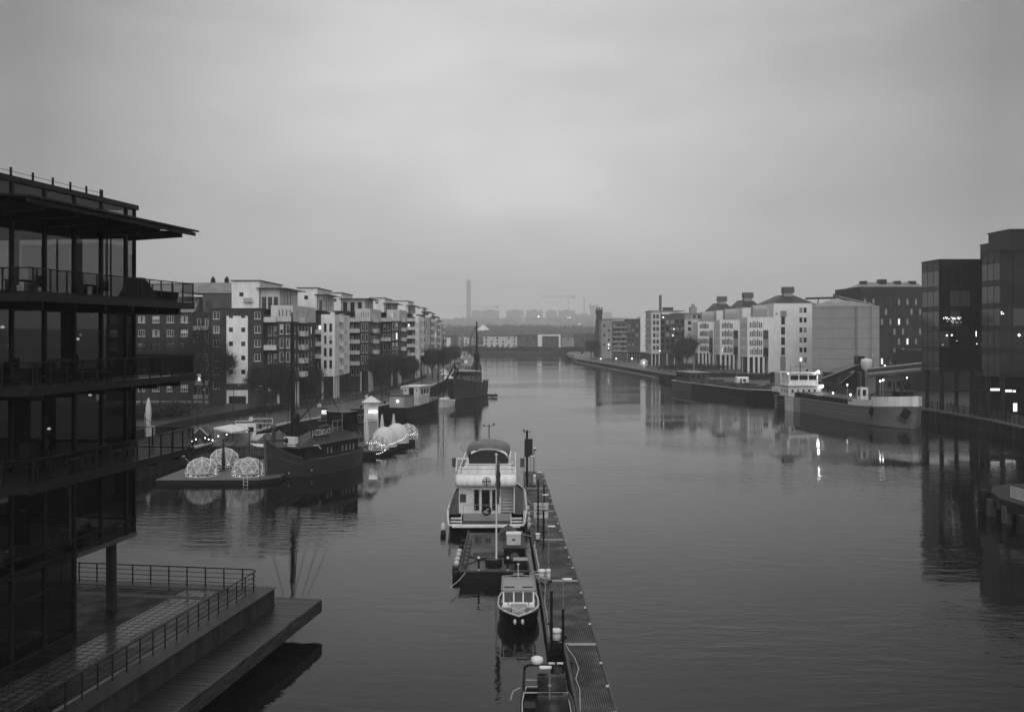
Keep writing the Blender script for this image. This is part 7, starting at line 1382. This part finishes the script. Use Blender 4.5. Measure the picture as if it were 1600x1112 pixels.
def van(x, y, rz, label):
    r_ = empty('van', (x, y, QZ), rz, label, 'van'); k = MB(); k.xprism([(-.95, .4), (-1.0, 1.3), (-.92, 2.1), (.92, 2.1), (1.0, 1.3), (.95, .4)], -2.4, 1.4); k.add([(1.4, -.98, .4), (1.4, .98, .4), (1.4, .92, 2.1), (1.4, -.92, 2.1), (2.5, -.9, .4), (2.5, .9, .4), (2.45, .88, 1.1), (2.45, -.88, 1.1), (1.75, -.85, 1.95), (1.75, .85, 1.95)], [(0, 3, 8, 7, 4), (1, 5, 6, 9, 2), (4, 7, 6, 5), (7, 8, 9, 6), (8, 3, 2, 9), (0, 4, 5, 1)]); k.build('body', M['hullw'], r_)
    MB().add([(2.38, -.78, 1.18), (2.38, .78, 1.18), (1.82, .74, 1.85), (1.82, -.74, 1.85)], [(0, 1, 2, 3)]).build('windscreen', M['pane'], r_) if False else None
    k = MB(); k.box(.4, 1.3, -1.03, -1.005, 1.25, 1.85); k.box(-2.43, -2.405, -.7, .7, 1.3, 1.9); k.build('window', M['pane'], r_)
    for a in (-1.6, 1.7):
        for s_ in (-1, 1): o = MB().tube((a, s_*.8, .34), (a, s_*1.0, .34), .34, 14).build('wheel', M['rubber'], r_); MB().tube((a, s_*1.0, .34), (a, s_*1.02, .34), .2, 10).build('rim', M['silver'], o)
    for s_ in (-.6, .6): MB().box(2.5, 2.53, s_-.15, s_+.15, .7, .9).build('headlight', M['plastic'], r_)
p = G(1426, 606, QZ); van(p.x, p.y, R(180), 'small white van parked between the ship bow and the glass tower')
lampthing(1417, 590, 262, .25, 'lamp above the parked white van', 'lamp', QZ, 'lamps of the right promenade')
p = G(1060, 588, QZ); rq = [(1016, 575), (1052, 583)]
# concrete pier at the lower right with light fence panel
pr_ = empty('mooring_pier', (47, 90, 0), 0, 'rounded concrete pier on dark piles at the lower right edge', 'pier')
def pl_(px, py, z): g_ = G(px, py, z); return (g_.x-47, g_.y-90)
poly = [pl_(1548, 768, 2.2), pl_(1551, 759, 2.2), pl_(1575, 755.5, 2.2), pl_(1640, 754, 2.2), pl_(1700, 800, 2.2), pl_(1650, 812, 2.2), pl_(1600, 790, 2.2), pl_(1562, 778, 2.2)]
poly[4:6] = [(29, 6.5), (29, -4), pl_(1700, 800, 2.2)][:2]+[pl_(1690, 806, 2.2)]
MB().prism(poly[::-1], 1.1, 2.2).build('slab', mat('pier_concrete', .02, .6, .5, .8, .4, 4), pr_); lw = [pl_(1553, 781, 1.2), pl_(1552, 775, 1.2), pl_(1700, 790, 1.2), pl_(1700, 850, 1.2), pl_(1602, 801, 1.2)]
MB().prism(lw[::-1], .75, 1.05).build('lower_ledge', MC['pier_concrete'], pr_)
for px, py in ((1540, 800), (1552, 806), (1576, 818), (1600, 834), (1562, 790), (1590, 800)): q = pl_(px, py, 0); MB().box(q[0]-.35, q[0]+.35, q[1], q[1]+.7, -2, 1.6 if px != 1540 else 2.2).build('pile', M['concrete' if px in (1552, 1576) else 'rubber'], pr_)
q = pl_(1538, 800, 0); MB().box(q[0], q[0]+1.9, q[1]+.8, q[1]+1.4, -1, 1.9).build('fender_frame', M['rubber'], pr_)
a, b = pl_(1579, 777, 2.2), pl_(1640, 795, 2.2); k = MB()
for i in range(34): t = i/33; k.tube((a[0]+(b[0]-a[0])*t, a[1]+(b[1]-a[1])*t, 2.2), (a[0]+(b[0]-a[0])*t, a[1]+(b[1]-a[1])*t, 3.25), .025, 4)
k.path([(a[0], a[1], 3.27), (b[0], b[1], 3.27)], .04).path([(a[0], a[1], 2.3), (b[0], b[1], 2.3)], .03); k.build('fence_panel', M['offw'], pr_); q = pl_(1579, 790, 1.4); MB().box(q[0]-.3, q[0]+.3, q[1]-.1, q[1]+.25, 1.05, 1.45).build('bollard', M['offw'], pr_)

for i, (x0_, y0_, w_, d_, h_) in enumerate(((-150, 175, 30, 16, 17), (-190, 168, 32, 16, 19), (-235, 180, 36, 18, 16))):
    r_ = empty('brick_house', (x0_, y0_, 3.3), 0, ['plain dark brick house next beyond the old brick house, hidden by the glass office', 'second plain dark house hidden by the glass office', 'third plain dark house hidden by the glass office'][i], 'building')
    block(r_, 'wall', M['brick0'], 0, w_, 0, d_, 0, h_, True, S=grid([3+3.6*j for j in range(int(w_/3.6)-1)], [2+2.95*j for j in range(5)], 1.5, 1.45, 'w3')); MB().xprism([(-.3, h_+.01), (d_/2, h_+3.5), (d_+.3, h_+.01)], -.2, w_+.2).build('roof', M['roofl'], r_)
# ================= FAR SHORE
def farblock(px0, px1, py, Y, m, label, style=0, zb=2.2, seed=0, cols=None):
    x0, x1 = XD(px0, Y), XD(px1, Y); zt = ZD(py, Y); r_ = empty('waterfront_block', (x0, Y, zb), 0, label, 'building', 'waterfront blocks on the far shore'); W_ = x1-x0; H_ = zt-zb; n = cols or max(3, int(W_/4.2)); rn = max(3, int(H_/2.9)); k = MB()
    rnd = random.Random(seed+int(px0)); n = min(n, 100//rn); hs = [(W_*(i+.5)/n-.7, H_*(j+.5)/rn-.6, 1.5, 1.5, 'd1', 'd') for i in range(n) for j in range(rn) if rnd.random() < (.85 if style != 2 else .5)]
    block(r_, 'wall', m, 0, W_, 0, 14, 0, H_, True, S=hs); MB().box(-.3, W_+.3, -.3, 14.3, H_+.01, H_+.4).build('roof', M['roof'], r_)
    if style == 1:
        k.box(-.2, 3.5, -.5, -.01, 0, H_+.3); k.box(3.5, W_-1.4, -.5, -.01, H_-1, H_+.3); k.box(W_-1.4, W_+.2, -.5, -.01, 0, H_+.3); k.box(3.5, 9, -.5, -.01, 0, 1.2); k.build('white_frame', M['white'], r_)
    if style == 3: k.box(W_*.3, W_*.55, -1, -.01, 0, H_*.9); k.build('pale_bay', M['white'], r_)
    return r_
farblock(690, 716, 525, 850, M['brick2'], 'misty brick block half behind the far willows', 3); farblock(716, 746, 525, 840, M['cream'], 'misty block with pale bays left of the trawler mast', 3); farblock(755, 808, 525.5, 845, M['offw'], 'long pale far block with a brick top storey right of the trawler mast')
farblock(808.5, 839, 524, 850, M['brick2'], 'dark far block between the pale long one and the framed one', 2); farblock(840.6, 875.6, 523, 845, M['gcanvas'], 'far block outlined by a white frame', 1); farblock(878, 897, 527, 855, M['cream'], 'far block with chequered windows', 2); farblock(898, 930, 522, 880, M['gcanvas'], 'misty far block left of the tapering tower')
k = MB(); rnd = random.Random(5)
for i in range(900):
    x = rnd.uniform(-95, 75); y = 806+rnd.random()*10; z = 2+rnd.random()*3.2; r = rnd.uniform(.8, 2); k.add([(x-r, y, z-r), (x+r, y+.5, z-r), (x+r*.8, y, z+r*.6), (x, y, z+r), (x-r*.9, y+.3, z+r*.5)], [(0, 1, 2, 3, 4)])
tag(k.build('shore_bushes', M['twig2']), 'dark bushes lining the far shore', 'bushes', kind='stuff')
hl = [(812, 505, 'pale misty house low on the slope below the left hillside lamp'), (824, 503, 'pale misty house under the faint hillside lamp'), (836, 502, 'pale misty house just left of the brightest hillside lamp'), (850, 502.5, 'pale misty house just right of the brightest hillside lamp'), (862, 506, 'pale misty house in the middle of the right slope'), (794, 505, 'pale misty house above the long pale far block'), (778, 503, 'pale misty house right of the pavilion roof'), (880, 507, 'pale misty house below the hillside lamp pair')]
for px, py, l in hl:
    Y = 4300; w = 9+(px % 7)*5; z = ZD(py, Y); hr_ = empty('hillside_house', (XD(px, Y), Y, z-14), 0, l, 'house', 'houses on the far slope')
    MB().box(-w, w, 0, 12, 0, 14).build('wall', M['cream'], hr_); MB().xprism([(-1, 14.1), (6, 19), (13, 14.1)], -w-1, w+1).build('roof', M['roofl'], hr_)
# hilltop blocks
def hb(px0, px1, py, Y, label, m=M['cream'], pyb=507): 
    x0, x1 = XD(px0, Y), XD(px1, Y); z0, z1 = ZD(pyb, Y), ZD(py, Y); r_ = empty('hilltop_block', (x0, Y, z0), 0, label, 'building', 'slab blocks along the hilltop'); MB().box(0, x1-x0, 0, 30, 0, z1-z0).build('wall', m, r_); MB().box((x1-x0)*.3, (x1-x0)*.7, 4, 14, z1-z0+.01, z1-z0+6).build('roof_house', m, r_)
hm = mat('hill_block', .06, .8, .1, .1)
for px0, px1, py, l in ((737, 752, 485.5, 'hilltop block right of the tall slab tower'), (753, 780, 485, 'hilltop block under the left crane'), (791, 818, 485, 'hilltop block above the left hillside lamps'), (822, 848, 485, 'hilltop block in the middle of the ridge'), (853, 870, 485.5, 'short hilltop block left of the right crane'), (873, 899, 485, 'hilltop block under the right crane'), (899, 925, 491, 'lower hilltop block between the mast and the funnel tower'), (941, 956, 488.5, 'square hilltop block behind the tapering tower')): hb(px0, px1, py, 6000, l, hm)
tt_ = empty('slab_tower', (XD(732.2, 5900), 5900, 20), 0, 'lone tall misty tower on the hill left of the crane', 'tower'); q = 3.3*5900/F; MB().box(-q, q, -14, 14, 0, ZD(441, 5900)-20).build('shaft', hm, tt_); MB().box(-q*.85, q*.85, -11, 11, ZD(441, 5900)-19.99, ZD(437.5, 5900)-20).build('top', hm, tt_)
for i in (-.5, 0, .5): MB().box(i*q*1.3-.8, i*q*1.3+.8, -15, -14.01, 3, ZD(441, 5900)-23).build('fin', M['concrete'], tt_)
def crane(px, py, pyb, j0, j1, Y, label):
    r_ = empty('tower_crane', (XD(px, Y), Y, ZD(pyb, Y)-12), 0, label, 'crane', 'tower cranes on the hill'); h = ZD(py, Y)-ZD(pyb, Y)+12; k = MB()
    for a, b in ((-2, -2), (2, -2), (2, 2), (-2, 2)): k.tube((a, b, 0), (a, b, h+14), .8, 4)
    for i in range(int(h/4)): k.tube((-1.4, -1.4, i*4), (1.4, -1.4, i*4+4), .35, 4)
    k.build('mast', M['steel'], r_); k = MB(); a, b = XD(j0, Y)-XD(px, Y), XD(j1, Y)-XD(px, Y)
    for z in (0, 3.2): k.tube((a, 0, h+z*.8), (b, 0, h+z*.8), .85, 4)
    n_ = int((b-a)/6)
    for i in range(n_): x = a+(b-a)*i/n_; k.tube((x, 0, h), (x+(b-a)/n_, 0, h+2.6), .35, 3)
    k.build('jib', M['steel'], r_); k = MB(); k.tube((0, 0, h+14), (a*.7, 0, h+2), .35, 3); k.tube((0, 0, h+14), (b*.8, 0, h+2), .35, 3); k.build('tie_bar', M['steel'], r_); MB().box(b-24, b-8, -3, 3, h-8, h+3).build('counterweight', M['concrete'], r_)
crane(763, 479.5, 488, 711, 781, 5950, 'left tower crane with its long jib reaching past the slab tower'); crane(888.5, 463.5, 488, 846, 900, 5600, 'right tower crane standing over the hilltop block')
o = MB().tube((0, 0, 0), (0, 0, ZD(464.6, 6000)-60), 3.8, 8, 3).build('factory_chimney', hm); o.location = (XD(912.7, 6000), 6000, 60); tag(o, 'thin misty chimney right of the right crane', 'chimney')
o = MB().lathe((0, 0, 0), [(20, 0), (20, 34), (22, 65), (32, 97), (34, 101)], 24).build('water_tower', hm, None, True); o.location = (XD(928, 6000), 6000, ZD(476.5, 6000)-101); tag(o, 'misty flared water tower on the ridge', 'water tower')
o = MB().prism([(-15, -8), (15, -8), (15, 8), (-15, 8)], 0, 11, [(-1, -1), (1, -1), (1, 1), (-1, 1)]).build('pavilion', M['white']); o.location = (XD(755, 1900), 1900, 21); tag(o, 'pale pyramid-roofed pavilion low on the hillside', 'pavilion')
for i, (px, py, r_, l) in enumerate(((814.5, 495, .9, 'left hillside lamp above the pale streets'), (841.5, 494.6, 1.5, 'brightest single lamp on the hillside'), (888, 496.4, 1.1, 'left lamp of the bright hillside pair'), (891, 496, 1.1, 'right lamp of the bright hillside pair'), (905.5, 506, 1.0, 'lone lamp at the right end of the hill'), (758, 508.5, .9, 'first of the low hillside lamps above the pavilion'), (763.5, 508, .8, 'second of the low hillside lamps above the pavilion'), (766, 511, .7, 'lower left lamp by the pavilion roof'), (768.6, 510.8, .8, 'lower right lamp by the pavilion roof'), (818, 500, .6, 'faint lamp below the left hillside lamp'))):
    Y = 3700 if py < 500 else 3560; p = P3(px, py, Y); rt = empty('hillside_lamp', (p[0], p[1], p[2]-4), 0, l, 'lamp', 'lamps shining on the far hillside'); MB().ball((0, 0, 4), r_*1.5, 8, 6).build('bulb', M['far'], rt, True); MB().tube((0, 0.3, -20), (0, .3, 4-r_*.5), .3, 5).build('pole', M['steel'], rt)
# ================= HAZE
hz = bpy.data.materials.new('haze'); hz.use_nodes = True; nt = hz.node_tree; nt.nodes.clear(); v = nt.nodes.new('ShaderNodeVolumePrincipled'); v.inputs['Color'].default_value = (.995, .995, .995, 1); v.inputs['Density'].default_value = .00028; v.inputs['Anisotropy'].default_value = 0
o_ = nt.nodes.new('ShaderNodeOutputMaterial'); nt.links.new(v.outputs[0], o_.inputs['Volume'])
tag(MB().box(-7300, 7300, -300, 7500, -50, 380).build('haze', hz), 'thin grey winter mist filling the air over the canal', 'haze', kind='stuff')
